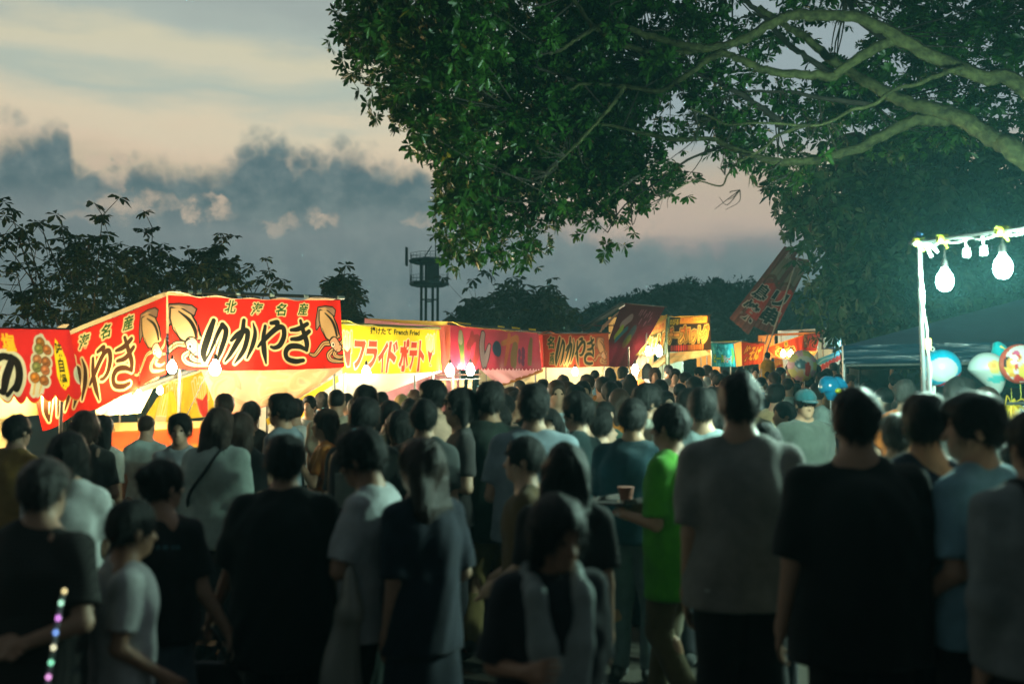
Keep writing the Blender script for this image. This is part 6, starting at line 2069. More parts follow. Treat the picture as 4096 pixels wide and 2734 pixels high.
def hair_mesh(P, style, h, seed):
    hs, R, C = P.hs, P.R, P.head
    lo = C - np.array([0.20, 0.22, 0.52 if style in ("long", "pony") else 0.24]) * hs
    F = Field(lo, C + np.array([0.20, 0.20, 0.20]) * hs, h)
    H_ = lambda x, y, z: C + R @ (np.array([x, y, z]) * hs)
    A = lambda *q: np.array(q) * hs
    if style == "bald":
        F.ell(H_(0, -0.016, 0.026), A(0.0775, 0.0975, 0.089), 0.01, R)
        F.wobble(0.0015, 120, seed)
    else:
        thick = {"short": 0.012, "fluffy": 0.021, "bob": 0.022, "long": 0.018, "pony": 0.014, "bun": 0.014}[style]
        F.ell(H_(0, -0.014, 0.030), A(0.076 + thick, 0.096 + thick, 0.090 + thick), 0.01, R)
        F.ell(H_(0, -0.050, -0.005), A(0.066 + thick * 0.6, 0.058 + thick * 0.6, 0.066), 0.03, R)
        if style == "fluffy":
            F.ell(H_(0, 0.030, 0.090), A(0.075, 0.065, 0.035), 0.03, R)
        if style == "bob":
            for s in (-1, 1):
                F.cone(H_(s * 0.072, -0.015, 0.02), H_(s * 0.074, -0.005, -0.095), 0.036 * hs, 0.026 * hs, 0.03)
            F.cone(H_(0, -0.06, 0.02), H_(0, -0.055, -0.10), 0.07 * hs, 0.055 * hs, 0.03)
        if style == "long":
            for s in (-1, 0, 1):
                F.cone(H_(s * 0.065, -0.04, 0.0), H_(s * 0.070, -0.075, -0.20), 0.052 * hs, 0.050 * hs, 0.03)
                F.cone(H_(s * 0.070, -0.075, -0.20), H_(s * 0.055, -0.10, -0.40), 0.050 * hs, 0.022 * hs, 0.03)
        if style == "pony":
            F.cone(H_(0, -0.11, 0.03), H_(0, -0.15, -0.04), 0.028 * hs, 0.034 * hs, 0.02)
            F.cone(H_(0, -0.15, -0.04), H_(0, -0.13, -0.22), 0.034 * hs, 0.012 * hs, 0.02)
        if style == "bun":
            F.ell(H_(0, -0.115, 0.055), A(0.042, 0.040, 0.042), 0.015, R)
        F.wobble(0.0032, 75, seed, (1, 1, 0.5))
        F.wobble(0.0022, 190, seed + 1, (1, 1, 0.35))
    # face and ears stay free
    F.carve_ell(H_(0, 0.118, -0.035), A(0.070, 0.075, 0.098), R)
    if style in ("short", "fluffy", "bald", "bun", "pony"):
        for s in (-1, 1):
            F.carve_ell(H_(s * 0.092, 0.015, -0.040), A(0.026, 0.045, 0.045), R)
        n = R @ np.array([0, 0.25, -1.0])
        if style in ("short", "fluffy", "bald", "bun"):
            F.cut(unit(n), H_(0, -0.06, -0.062 if style != "bald" else -0.07))
    elif style in ("bob",):
        F.cut(R @ np.array([0, 0.0, -1.0]), H_(0, 0, -0.118))
    me = F.mesh("hair")
    if h > 0.013 or style == "bald":
        return me
    # loose strands that break the outline
    n = len(me.vertices)
    co, no = np.empty(n * 3, np.float32), np.empty(n * 3, np.float32)
    me.vertices.foreach_get("co", co)
    me.vertex_normals.foreach_get("vector", no)
    co, no = co.reshape(-1, 3), no.reshape(-1, 3)
    r = np.random.default_rng(seed + 5)
    out = ((co - H_(0, 0.0, 0.02)) * no).sum(1) > 0.03
    ids = r.choice(np.nonzero(out)[0], min(1300, int(out.sum())), replace=False)
    crown = H_(0, -0.05, 0.115)
    flow = co[ids] - crown
    flow = flow - (flow * no[ids]).sum(1, keepdims=True) * no[ids]
    flow = unit(flow + np.array([[0, 0, -0.03]]))
    D = unit(flow + no[ids] * r.uniform(0.05, 0.7 if style in ("fluffy", "short") else 0.22, (len(ids), 1)) + r.normal(0, 0.18, (len(ids), 3)))
    L = r.uniform(0.018, 0.055, (len(ids), 1)) * hs * (1.5 if style in ("long", "bob") else 1.0)
    Sd = unit(np.cross(D, no[ids])) * 0.0022
    b0 = co[ids] - no[ids] * 0.003
    V2 = np.stack([b0 - Sd, b0 + Sd, b0 + D * L + np.array([[0, 0, -0.2]]) * L * 0.3, b0 + D * L * 0.98 + np.array([[0, 0, -0.2]]) * L * 0.3], 1).reshape(-1, 3)
    Q0 = np.empty(len(me.polygons) * 4, np.int32)
    me.polygons.foreach_get("vertices", Q0)
    return np_mesh("hair", np.vstack([co, V2]), np.vstack([Q0.reshape(-1, 4), np.arange(len(ids) * 4).reshape(-1, 4) + n]), True)


def cap_mesh(P, h):
    hs, R, C = P.hs, P.R, P.head
    F = Field(C - np.array([0.2, 0.25, 0.12]) * hs, C + np.array([0.2, 0.28, 0.2]) * hs, h)
    H_ = lambda x, y, z: C + R @ (np.array([x, y, z]) * hs)
    F.ell(H_(0, -0.012, 0.040), np.array((0.092, 0.110, 0.092)) * hs, 0.01, R)
    F.cut(R @ np.array([0, 0.0, -1.0]), H_(0, 0, 0.030))
    F.ell(H_(0, 0.115, 0.030), np.array((0.072, 0.080, 0.009)) * hs, 0.012, R)
    return F.mesh("cap")


def hem_planes(F, P, sleeve):
    pass


def shirt_mesh(name, P, h, sleeve=0.75, hem=0.84, ease=0.018, seed=0, round_neck=True, longs=False):
    w, ln = P.wide, P.lean
    F = Field((-0.52 * w - 0.07, -0.5, 0.35), (0.52 * w + 0.07, 0.55, 1.62), h)
    e = ease
    zb = hem
    F.ell((0, ln * 0.8, 1.28), (0.162 * w + e, 0.116 * w + e, 0.175), 0.06)
    F.cone((-0.112 * w, ln, 1.372), (0.112 * w, ln, 1.372), 0.058 + e * 0.3, 0.058 + e * 0.3, 0.05)
    for s in (-1, 1):
        F.cone((s * 0.035, ln - 0.01, 1.43), (s * 0.13 * w, ln, 1.383), 0.050, 0.050 + e * 0.3, 0.04)
    F.cone((-0.06, ln - 0.01, 1.425), (0.06, ln - 0.01, 1.425), 0.056, 0.056, 0.05)
    fl = (0, 1, 0, 0.62)
    F.cone((0, ln * 0.6, 1.24), (0, 0, zb - 0.10), 0.158 * w + e, 0.158 * w + e * 1.5, 0.05, flat=fl)
    F.cone((-0.03 * w, ln * 0.6, 1.22), (-0.035 * w, 0, zb - 0.10), 0.13 * w + e, 0.135 * w + e * 1.4, 0.04, flat=fl)
    F.cone((0.03 * w, ln * 0.6, 1.22), (0.035 * w, 0, zb - 0.10), 0.13 * w + e, 0.135 * w + e * 1.4, 0.04, flat=fl)
    F.wobble(0.0105, 22, seed, (1, 1, 0.4))
    F.wobble(0.0040, 50, seed + 3, (1, 1, 0.8))
    F.cut((0, 0, -1), (0, 0, zb))
    X, Y, Z = F.xyz()
    body = F.f.copy()
    for s in (-1, 1):
        F.f[:] = 9.0
        a, b_, c_ = P.sh[s], P.el[s], P.wr[s]
        F.cone(a, b_, 0.053 * (0.6 + 0.4 * w) + e * 0.5, 0.045 + e * 0.9, 0.03)
        if longs:
            F.cone(b_, c_, 0.048 + e * 0.6, 0.038 + e * 0.3, 0.03)
        F.wobble(0.0040, 40, seed + 7 + s, (1, 1, 1))
        if longs:
            ed, q = unit(c_ - b_), c_ - unit(c_ - b_) * 0.01
        else:
            ed, q = unit(b_ - a), a + (b_ - a) * sleeve
        if sleeve < 1.0 or longs:
            F.cut(ed, q)
        k = 0.03
        hh = np.maximum(k - np.abs(body - F.f), 0) / k
        body = np.minimum(body, F.f) - hh * hh * k * 0.25
    F.f = body
    F.carve_ell(P.neck + np.array([0, 0.012, 0.035]), (0.066, 0.068, 0.05))
    return F.mesh(name)


def legs_mesh(name, P, h, kind="trousers", length=1.0, ease=0.014, seed=0, waist=0.985):
    w = P.wide
    F = Field((-0.42 * w, -0.5, 0.0), (0.42 * w, 0.55, 1.10), h)
    e = ease
    if kind == "skirt":
        zb = 0.90 - length * 0.80
        fl = (0, 1, 0, 0.7)
        F.cone((0, 0, 0.96), (0, 0, zb - 0.1), 0.150 * w, 0.150 * w + 0.13 * (0.96 - zb), 0.03, flat=fl)
        F.cone((-0.04, 0, 0.93), (-0.05 * w, 0, zb - 0.1), 0.128 * w, 0.13 * w + 0.12 * (0.96 - zb), 0.03, flat=fl)
        F.cone((0.04, 0, 0.93), (0.05 * w, 0, zb - 0.1), 0.128 * w, 0.13 * w + 0.12 * (0.96 - zb), 0.03, flat=fl)
        F.wobble(0.011, 30, seed, (1, 1, 0.08))
        F.cut((0, 0, -1), (0, 0, zb))
    else:
        F.ell((0, 0, 0.93), (0.163 * w + e, 0.118 * w + e, 0.13), 0.05)
        for s in (-1, 1):
            F.cone(P.hip[s], P.kn[s], 0.090 * (0.5 + 0.5 * w) + e, 0.064 + e, 0.04)
            if kind == "trousers":
                F.cone(P.kn[s], P.an[s] + np.array([0, 0, 0.0]), 0.063 + e, 0.050 + e, 0.02)
            else:
                d_ = unit(P.an[s] - P.kn[s])
                F.cone(P.kn[s], P.kn[s] + d_ * 0.05, 0.078 + e, 0.080 + e, 0.03)
        F.wobble(0.0045, 34, seed, (1, 1, 0.4))
        body = F.f
        if kind == "shorts":
            for s in (-1, 1):
                pass
            F.cut((0, 0, -1), (0, 0, min(P.kn[1][2], P.kn[-1][2]) - 0.02))
        else:
            F.cut((0, 0, -1), (0, 0, 0.06 if abs(P.an[1][1]) < 0.05 else 0.05))
    F.cut((0, 0, 1), (0, 0, waist))
    return F.mesh(name)


def shoe_mesh(P, s, h, sandal=False):
    a, t = P.an[s], P.toe[s]
    F = Field(np.minimum(a, t) - np.array([0.09, 0.14, 0.11]), np.maximum(a, t) + np.array([0.09, 0.10, 0.09]), h)
    hl = a + np.array([0, -0.045, -0.035])
    tt = t + np.array([0, 0.045, -0.002])
    mid = hl * 0.45 + tt * 0.55
    F.cone(hl, mid, 0.040, 0.043, 0.02)
    F.cone(mid, tt, 0.043, 0.034, 0.02)
    F.cone(a + np.array([0, -0.01, 0.0]), mid, 0.046, 0.030, 0.03)
    return F.mesh("shoe")


SKINS = [mat("skin_%s" % n, c, 0.5, 0.08, 20, 0.1, 200, spec=0.35) for n, c in (("light", (0.46, 0.28, 0.19)), ("tan", (0.36, 0.20, 0.125)), ("warm", (0.42, 0.24, 0.15)))]
HAIRM = {"black": mat("black_hair", (0.006, 0.0055, 0.005), 0.55, 0.4, 60, 0.8, 160, stretch=(1, 1, 0.25), spec=0.25), "brown": mat("brown_hair", (0.030, 0.014, 0.008), 0.5, 0.4, 60, 0.8, 160, stretch=(1, 1, 0.25), spec=0.3),
         "grey": mat("grey_hair", (0.04, 0.036, 0.032), 0.5, 0.5, 60, 0.8, 160, stretch=(1, 1, 0.25)), "blonde": mat("blonde_hair", (0.42, 0.28, 0.10), 0.45, 0.3, 60, 0.8, 160, stretch=(1, 1, 0.25))}
EYEM = mat("dark_eye", (0.02, 0.012, 0.01), 0.15)
CL = {}


def fab(c, rough=0.85):
    key = tuple(round(q, 3) for q in c)
    if key not in CL:
        CL[key] = mat("fabric_%d" % len(CL), c, rough, 0.22, 9.0, 0.5, 240, spec=0.2, sheen=0.15)
    return CL[key]


def checked(name):
    m = bpy.data.materials.new(name)
    m.use_nodes = True
    b = NB(m.node_tree)
    t = b.node("ShaderNodeTexCoord").outputs["Object"]
    sp = b.node("ShaderNodeSeparateXYZ")
    m.node_tree.links.new(t, sp.inputs[0])
    q = []
    for a in (0, 2):
        q.append(b.m("GREATER_THAN", b.m("SINE", b.m("MULTIPLY", sp.outputs[a], 420.0)), 0.35))
    v = b.m("MULTIPLY", b.m("ADD", q[0], q[1]), 0.5)
    p = m.node_tree.nodes["Principled BSDF"]
    b.put(p.inputs["Base Color"], b.ramp(v, [(0.0, (0.012, 0.012, 0.011, 1)), (0.5, (0.026, 0.025, 0.022, 1)), (1.0, (0.06, 0.055, 0.048, 1))]))
    p.inputs["Roughness"].default_value = 0.9
    return m


CHECK = checked("checked_fabric")


def thin_out(me, ratio):
    """the same surface with fewer faces"""
    o = bpy.data.objects.new("thin", me)
    COL.objects.link(o)
    m = o.modifiers.new("d", "DECIMATE")
    m.ratio = ratio
    dg = bpy.context.evaluated_depsgraph_get()
    out = bpy.data.meshes.new_from_object(o.evaluated_get(dg))
    out.polygons.foreach_set("use_smooth", np.ones(len(out.polygons), bool))
    bpy.data.objects.remove(o)
    bpy.data.meshes.remove(me)
    out.name = "body"
    return out


PARTS = {}      # shared meshes for repeated builds
LOG = []


def person(px, top, d, label, face=0.0, pose=None, hair="short", hairc="black", topc=(0.02, 0.02, 0.02), sleeve=0.75, hem=0.84, ease=0.018, longs=False,
           bot="trousers", botc=(0.02, 0.02, 0.025), blen=1.0, shoec=(0.03, 0.03, 0.03), skin=0, h=None, fingers=False, key=None, cap=None, group=None, topm=None, H=None, base=None, eyes=False):
    """px, top: photo position of the crown of the head; d: distance; face: 0 = back to the camera, 180 = facing it"""
    pose = dict(pose or {})
    crown = at(px, top, d)
    z0 = base if base is not None else gz(crown.x, d)
    Ht = H or (crown.z - z0)
    LOG.append((label[:40], round(Ht, 2)))
    sc_ = Ht / 1.735
    child = pose.get("child", 0.0)
    h = h or (0.011 if d < 4.7 else 0.015 if d < 8 else 0.021)
    if 4.7 < d < 8:
        h = max(h, 0.0135)
    root = empty("person", (crown.x, d, z0), math.radians(-face), label, "person", group)
    root.scale = (sc_, sc_, sc_)
    seed = int(abs(px) * 7 + top) % 9973
    k = key or None
    if k and k in PARTS:
        P, M_ = PARTS[k]
    else:
        P = Pose(**pose)
        zt = 0.155 * 1.0
        M_ = {"body": thin_out(body_mesh("body", P, h, fingers), 0.30 if h < 0.0115 else 0.45), "shirt": shirt_mesh("shirt", P, h * 1.5, sleeve, hem, ease, seed, longs=longs)}
        nm = {"trousers": "trousers", "shorts": "shorts", "skirt": "skirt"}[bot]
        M_[nm] = legs_mesh(nm, P, h * 1.8, bot, blen, seed=seed)
        for s in (-1, 1):
            M_[("shoe", s)] = shoe_mesh(P, s, max(0.016, h))
        if cap:
            M_["cap"] = cap_mesh(P, min(h, 0.010))
        M_["hair"] = hair_mesh(P, hair, 0.0098 if d < 6 else 0.0128 if d < 9 else 0.019, seed)
        if k:
            PARTS[k] = (P, M_)
    zmax = (P.head[2] + 0.118 * P.hs)
    sc_ = Ht / zmax
    root.scale = (sc_, sc_, sc_)
    for q, me in M_.items():
        nm = q[0] if isinstance(q, tuple) else q
        m_ = {"body": SKINS[skin], "shirt": topm or fab(topc), "hair": HAIRM[hairc], "cap": fab(cap) if cap else None, "shoe": fab(shoec, 0.6)}.get(nm) or fab(botc)
        o = bpy.data.objects.new(nm, me)
        COL.objects.link(o)
        if not me.materials:
            me.materials.append(m_)
        o.material_slots[0].link = "OBJECT"
        o.material_slots[0].material = m_
        o.parent = root
    if eyes:
        for s in (-1, 1):
            c_ = P.head + P.R @ (np.array([s * 0.030, 0.082, -0.003]) * P.hs)
            MB().lathe([(0.001, -0.009), (0.008, -0.006), (0.011, 0), (0.008, 0.006), (0.001, 0.009)], c_, 10).build("eye", EYEM, root)
    root["P"] = 0
    del root["P"]
    return root, P, sc_


def local(root, P, sc_, pt):
    """world position of a point given in the figure's own frame"""
    return Vector(root.location) + Matrix.Rotation(root.rotation_euler[2], 3, "Z") @ (Vector(pt) * sc_)


BK, NV, WH, GY, MINT, BEIGE = (0.014, 0.014, 0.015), (0.012, 0.018, 0.034), (0.62, 0.62, 0.60), (0.23, 0.225, 0.21), (0.46, 0.56, 0.50), (0.48, 0.40, 0.28)

# --- the near row
old = person(160, 1842, 3.3, "stooped person with grey cropped hair and dark checked shirt, hands behind the back", 8, dict(arms=("back", "back"), pitch=-0.12, wide=1.05, child=0.1), "short", "grey", topm=CHECK, sleeve=0.8, hem=0.70, ease=0.03, bot="trousers", botc=(0.014, 0.015, 0.018), fingers=True, h=0.0078)
kid1 = person(500, 2008, 3.5, "child in a white tee beside the stooped grey haired person", 62, dict(child=0.35, arms=("down", "carry"), pitch=-0.12, yaw=0.3), "short", topc=(0.52, 0.53, 0.52), hem=0.62, ease=0.03, bot="shorts", botc=(0.06, 0.055, 0.05), fingers=True, h=0.0085, skin=1)
w1 = person(272, 1738, 4.6, "woman in a white tee with a thin dark strap, behind the grey cropped head", -12, dict(arms=("down", "bent"), wide=0.98), "bob", topc=(0.55, 0.57, 0.55), hem=0.86, ease=0.024, botc=(0.03, 0.03, 0.035))
w2 = person(642, 1846, 3.95, "woman in a black top and faded blue grey skirt, arm linked towards the child", 6, dict(arms=("carry", "hold"), wide=0.98, yaw=-0.5), "bun", topc=BK, ease=0.035, hem=0.86, bot="skirt", botc=(0.075, 0.10, 0.12), blen=0.75, fingers=True, h=0.0085)
big = person(1140, 1750, 4.1, "broad person in a loose black tee with a small pale tag on the dark trousers", -4, dict(arms=("hold", "out"), wide=1.14), "fluffy", topc=(0.008, 0.008, 0.009), ease=0.05, sleeve=0.95, hem=0.66, bot="trousers", botc=(0.010, 0.010, 0.011), fingers=True, h=0.0085)
boy = person(1492, 1728, 4.1, "boy in a white tee with folded arms, facing aside in dark green trousers", -72, dict(arms=("fold", "fold"), child=0.15, pitch=-0.25, wide=0.95), "fluffy", topc=(0.48, 0.51, 0.52), sleeve=0.85, hem=0.78, ease=0.03, botc=(0.010, 0.026, 0.020), fingers=True, h=0.0085, skin=1)
wl = person(1695, 1762, 4.0, "long haired woman in a navy sleeved dress next to the boy in white", -40, dict(arms=("down", "carry"), wide=0.95, yaw=0.3), "long", "brown", topc=NV, sleeve=0.95, hem=0.75, ease=0.03, bot="skirt", botc=(0.014, 0.020, 0.034), blen=0.98, fingers=True, h=0.0085)
tow = person(2200, 1995, 3.05, "child facing the camera with a pale towel round the neck and dark tee", 168, dict(child=0.4, arms=("down", "bent"), pitch=-0.22, yaw=0.35, wide=1.0), "bob", topc=(0.014, 0.016, 0.022), sleeve=0.95, hem=0.80, ease=0.045, bot="shorts", botc=BK, fingers=True, h=0.0078, eyes=True, skin=1)
wb = person(2262, 1782, 3.95, "long haired woman seen from behind in dark clothes, behind the child with the towel", 10, dict(arms=("down", "down")), "long", topc=(0.022, 0.02, 0.02), hem=0.8, ease=0.03, botc=BK)
gr = person(2958, 1497, 4.05, "tall man in a plain grey tee and black shorts, seen from behind", 2, dict(arms=("down", "carry"), wide=1.12), "short", topc=GY, sleeve=0.9, hem=0.80, ease=0.035, bot="shorts", botc=(0.010, 0.010, 0.012), fingers=True, h=0.0085)
bm = person(3425, 1556, 3.55, "broad man in an oversized black tee and black trousers beside the grey tee man", 4, dict(arms=("out", "down"), wide=1.14), "short", topc=(0.008, 0.009, 0.009), sleeve=0.98, hem=0.74, ease=0.04, botc=(0.009, 0.010, 0.012), fingers=True, h=0.0085)
pl = person(3700, 1578, 3.75, "person in a navy polo partly hidden by the broad man in black", 14, dict(arms=("down", "carry"), wide=1.08), "short", topc=(0.012, 0.026, 0.055), ease=0.03, botc=(0.02, 0.035, 0.06), skin=2, h=0.0085, fingers=True)
lb = person(3915, 1588, 3.55, "young man in a light blue shirt turning his head aside under the lamps", -30, dict(arms=("carry", "down"), wide=1.0, yaw=0.8), "fluffy", topc=(0.22, 0.42, 0.52), sleeve=0.85, ease=0.03, hem=0.82, botc=BK, fingers=True, h=0.0085)
bp = person(4150, 1640, 3.2, "person in a grey marl jumper at the picture's edge with a black backpack", -6, dict(arms=("down", "carry"), wide=1.1), "short", topc=(0.22, 0.25, 0.25), longs=True, ease=0.04, botc=BK)

# --- the second row
person(340, 1650, 6.9, "woman with a glossy brown bob in front of the sloping red squid flap", -20, dict(arms=("down", "bent")), "bob", "brown", topc=(0.05, 0.05, 0.045), h=0.0125)
person(62, 1694, 6.6, "dark haired person low before the skewer stall, edged with yellow light", 20, dict(arms=("bent", "bent")), "short", topc=(0.36, 0.22, 0.06), H=1.52)  # the top's yellow stands in for the stall's orange light
person(722, 1660, 7.4, "youngster facing the camera in a pale blue white tee before the yellow flaps", 172, dict(child=0.2, arms=("bent", "down")), "fluffy", topc=(0.42, 0.46, 0.48), eyes=True, bot="shorts", h=0.0125)
mw = person(872, 1636, 6.3, "woman from behind in a loose mint blouse with a dark shoulder strap", 16, dict(arms=("bent", "down"), wide=1.05), "long", "brown", topc=MINT, longs=True, ease=0.06, hem=0.78, bot="skirt", botc=(0.03, 0.03, 0.03), blen=0.9, h=0.0125)
person(960, 1655, 6.6, "long haired woman in black next to the woman in the mint blouse", 12, dict(arms=("down", "down")), "long", "brown", topc=BK)
person(1002, 1608, 8.6, "short haired person lit from the front, before the reversed squid flap", 4, dict(), "bald", "grey", topc=(0.05, 0.045, 0.04), hairc="grey") if False else person(1002, 1608, 8.6, "grey cropped person lit from the front, before the reversed squid flap", 4, dict(), "short", "grey", topc=(0.05, 0.045, 0.04))
person(898, 1580, 9.2, "fair haired person right under the white squid bulb, seen from behind", -6, dict(), "fluffy", "brown", topc=(0.30, 0.28, 0.22))
person(1138, 1580, 7.4, "dark haired man in a blue grey shirt looking towards the squid stall", -70, dict(arms=("bent", "bent"), yaw=0.2), "fluffy", topc=(0.22, 0.27, 0.30), h=0.0125, skin=2)
bald = person(1346, 1554, 8.9, "man with a shaved head and beige tee before the white fries stall", -4, dict(wide=1.15), "bald", "black", topc=BEIGE, ease=0.03, botc=(0.10, 0.09, 0.07), skin=1)
person(1462, 1548, 8.0, "man with tousled black hair next to the shaved head", 6, dict(wide=1.05), "fluffy", topc=(0.05, 0.055, 0.05))
pk = person(1455, 1600, 5.8, "black haired person in dark clothes wearing a backpack with a pale patch", 8, dict(wide=1.05), "fluffy", topc=(0.02, 0.022, 0.02))
person(1526, 1563, 10.6, "person with close cropped hair beyond the tousled head at the fries stall", 10, dict(), "bald", "black", topc=(0.08, 0.08, 0.07))
person(1560, 1604, 7.3, "black haired person in a mustard lit top, mid crowd by the fries stall", -8, dict(), "short", topc=(0.13, 0.09, 0.03))
person(1606, 1582, 11.8, "person with bright blonde hair under the end of the white fries flap", 20, dict(), "bob", "blonde", topc=(0.10, 0.12, 0.12))
person(1738, 1527, 7.7, "tall man in a peach tee turning his cheek, beside a steel prop", -38, dict(wide=1.1, yaw=0.3), "fluffy", topc=(0.52, 0.34, 0.24), skin=2, h=0.0125)
person(1697, 1600, 6.0, "black haired person in a grey top directly below the tall man in peach", 5, dict(), "short", topc=(0.05, 0.055, 0.055))
person(1785, 1648, 8.6, "person in a vivid blue top glimpsed between heads at the pink stall", 10, dict(arms=("bent", "bent")), "short", topc=(0.02, 0.22, 0.52))
person(1852, 1560, 6.5, "woman with a black bob in profile before the pink stall", -100, dict(yaw=0.25, arms=("bent", "down")), "bob", topc=(0.05, 0.045, 0.045), h=0.011, eyes=True)
kh = person(1960, 1534, 6.5, "tall person in a dark green tee and khaki trousers mid stride in sandals", 6, dict(stride=0.55, arms=("swingf", "swingb"), wide=1.08), "fluffy", topc=(0.014, 0.026, 0.020), hem=0.72, ease=0.04, sleeve=0.95, botc=(0.17, 0.12, 0.045), shoec=(0.02, 0.02, 0.02), skin=2, h=0.0115, fingers=True)
person(2018, 1580, 8.2, "person with an ear catching light behind the dark green tee", 15, dict(), "short", topc=(0.30, 0.16, 0.10))
ps = person(2135, 1545, 5.7, "black haired person in a pale blue shirt amid the crowd at the pink stall", 4, dict(wide=1.15, arms=("bent", "down")), "fluffy", topc=(0.22, 0.28, 0.32), ease=0.035)
person(2080, 1518, 15.0, "stall keeper in white lit at the counter of the dull red squid stall", -60, dict(arms=("bent", "bent")), "bald", "black", topc=(0.55, 0.55, 0.5))
person(2225, 1512, 9.6, "person facing the camera with a light blue sash across a white top", 170, dict(arms=("bent", "down")), "short", "brown", topc=(0.40, 0.50, 0.54), eyes=True, H=1.80, skin=2)
person(2110, 1750, 4.7, "short haired woman in profile in an ochre edged dark top", -85, dict(arms=("carry", "carry"), child=0.1), "short", topc=(0.10, 0.06, 0.02), botc=(0.05, 0.04, 0.02), h=0.0125)  # ochre in the top paints the orange light on her front
person(2322, 1578, 6.4, "black haired person glancing aside in a dark teal tee", -55, dict(arms=("bent", "down")), "fluffy", topc=(0.02, 0.04, 0.042), h=0.0125)
person(2530, 1600, 5.9, "person in a broad dark teal tee with a bare lit elbow", 25, dict(arms=("down", "hold"), wide=1.15), "short", topc=(0.010, 0.045, 0.06), ease=0.04, sleeve=0.9, botc=(0.12, 0.16, 0.18), h=0.0125, skin=2)
person(2580, 1542, 7.2, "young man in a cream shirt looking towards the lamps", 70, dict(), "fluffy", topc=(0.46, 0.46, 0.38), h=0.0125, skin=2)
lime = person(2690, 1618, 5.1, "person in a vivid lime green tee and khaki trousers carrying a tray", -55, dict(stride=0.45, arms=("bent", "bent"), wide=0.93), "short", topc=(0.07, 0.33, 0.012), ease=0.035, hem=0.68, sleeve=0.9, botc=(0.11, 0.085, 0.04), shoec=(0.30, 0.24, 0.10), fingers=True, h=0.0095, skin=2)
person(2810, 1560, 6.2, "person in a pale grey blue top between the lime tee and the grey tee", 8, dict(), "fluffy", topc=(0.26, 0.34, 0.35))
person(2660, 1500, 9.5, "dark haired person in white farther up the lane", 165, dict(), "short", topc=(0.45, 0.46, 0.42), H=1.70)
person(3060, 1690, 5.0, "person in bright mint seen past the grey tee man's shoulder", 12, dict(), "short", topc=(0.44, 0.56, 0.50), H=1.50)
capm = person(3215, 1560, 8.4, "man in a teal cap and olive grey tee coming towards the camera", 176, dict(pitch=-0.1, wide=1.1), "short", topc=(0.085, 0.10, 0.085), cap=(0.02, 0.10, 0.12), ease=0.035, eyes=True, skin=2, h=0.0115)
person(3832, 1518, 7.4, "person looking towards the balloons with hair edged by lamp light", 60, dict(), "fluffy", topc=(0.06, 0.06, 0.055), skin=2, h=0.0115)
person(3952, 1552, 7.8, "brown haired person close under the pear shaped balloon", -20, dict(), "short", "brown", topc=(0.10, 0.10, 0.09))
person(3618, 1520, 8.6, "person in a bright orange top before the dark tent side", 30, dict(arms=("bent", "bent")), "short", "grey", topc=(0.62, 0.16, 0.02))
person(3590, 1660, 5.0, "person in a pale mint tee glimpsed beside the broad man in black", 16, dict(), "short", "brown", topc=(0.40, 0.46, 0.40), skin=1, H=1.55)
person(4085, 1740, 4.9, "person in a white and dark mottled jacket by the yellow ribbons", -40, dict(), "short", topc=(0.30, 0.34, 0.33), H=1.42)

# --- a child on shoulders and the far crowd
car = person(3068, 1475, 21.0, "man far up the lane carrying a child on his shoulders", 4, dict(arms=("phone", "phone")), "short", topc=(0.06, 0.06, 0.06), H=1.72)
kd = person(3070, 1408, 21.0, "small child in mustard sitting on a man's shoulders above the far crowd", 4, dict(child=0.6, arms=("bent", "bent")), "short", topc=(0.42, 0.26, 0.02), bot="shorts", botc=(0.30, 0.18, 0.02), H=1.05, base=at(3070, 1408, 21.0).z - 1.05)

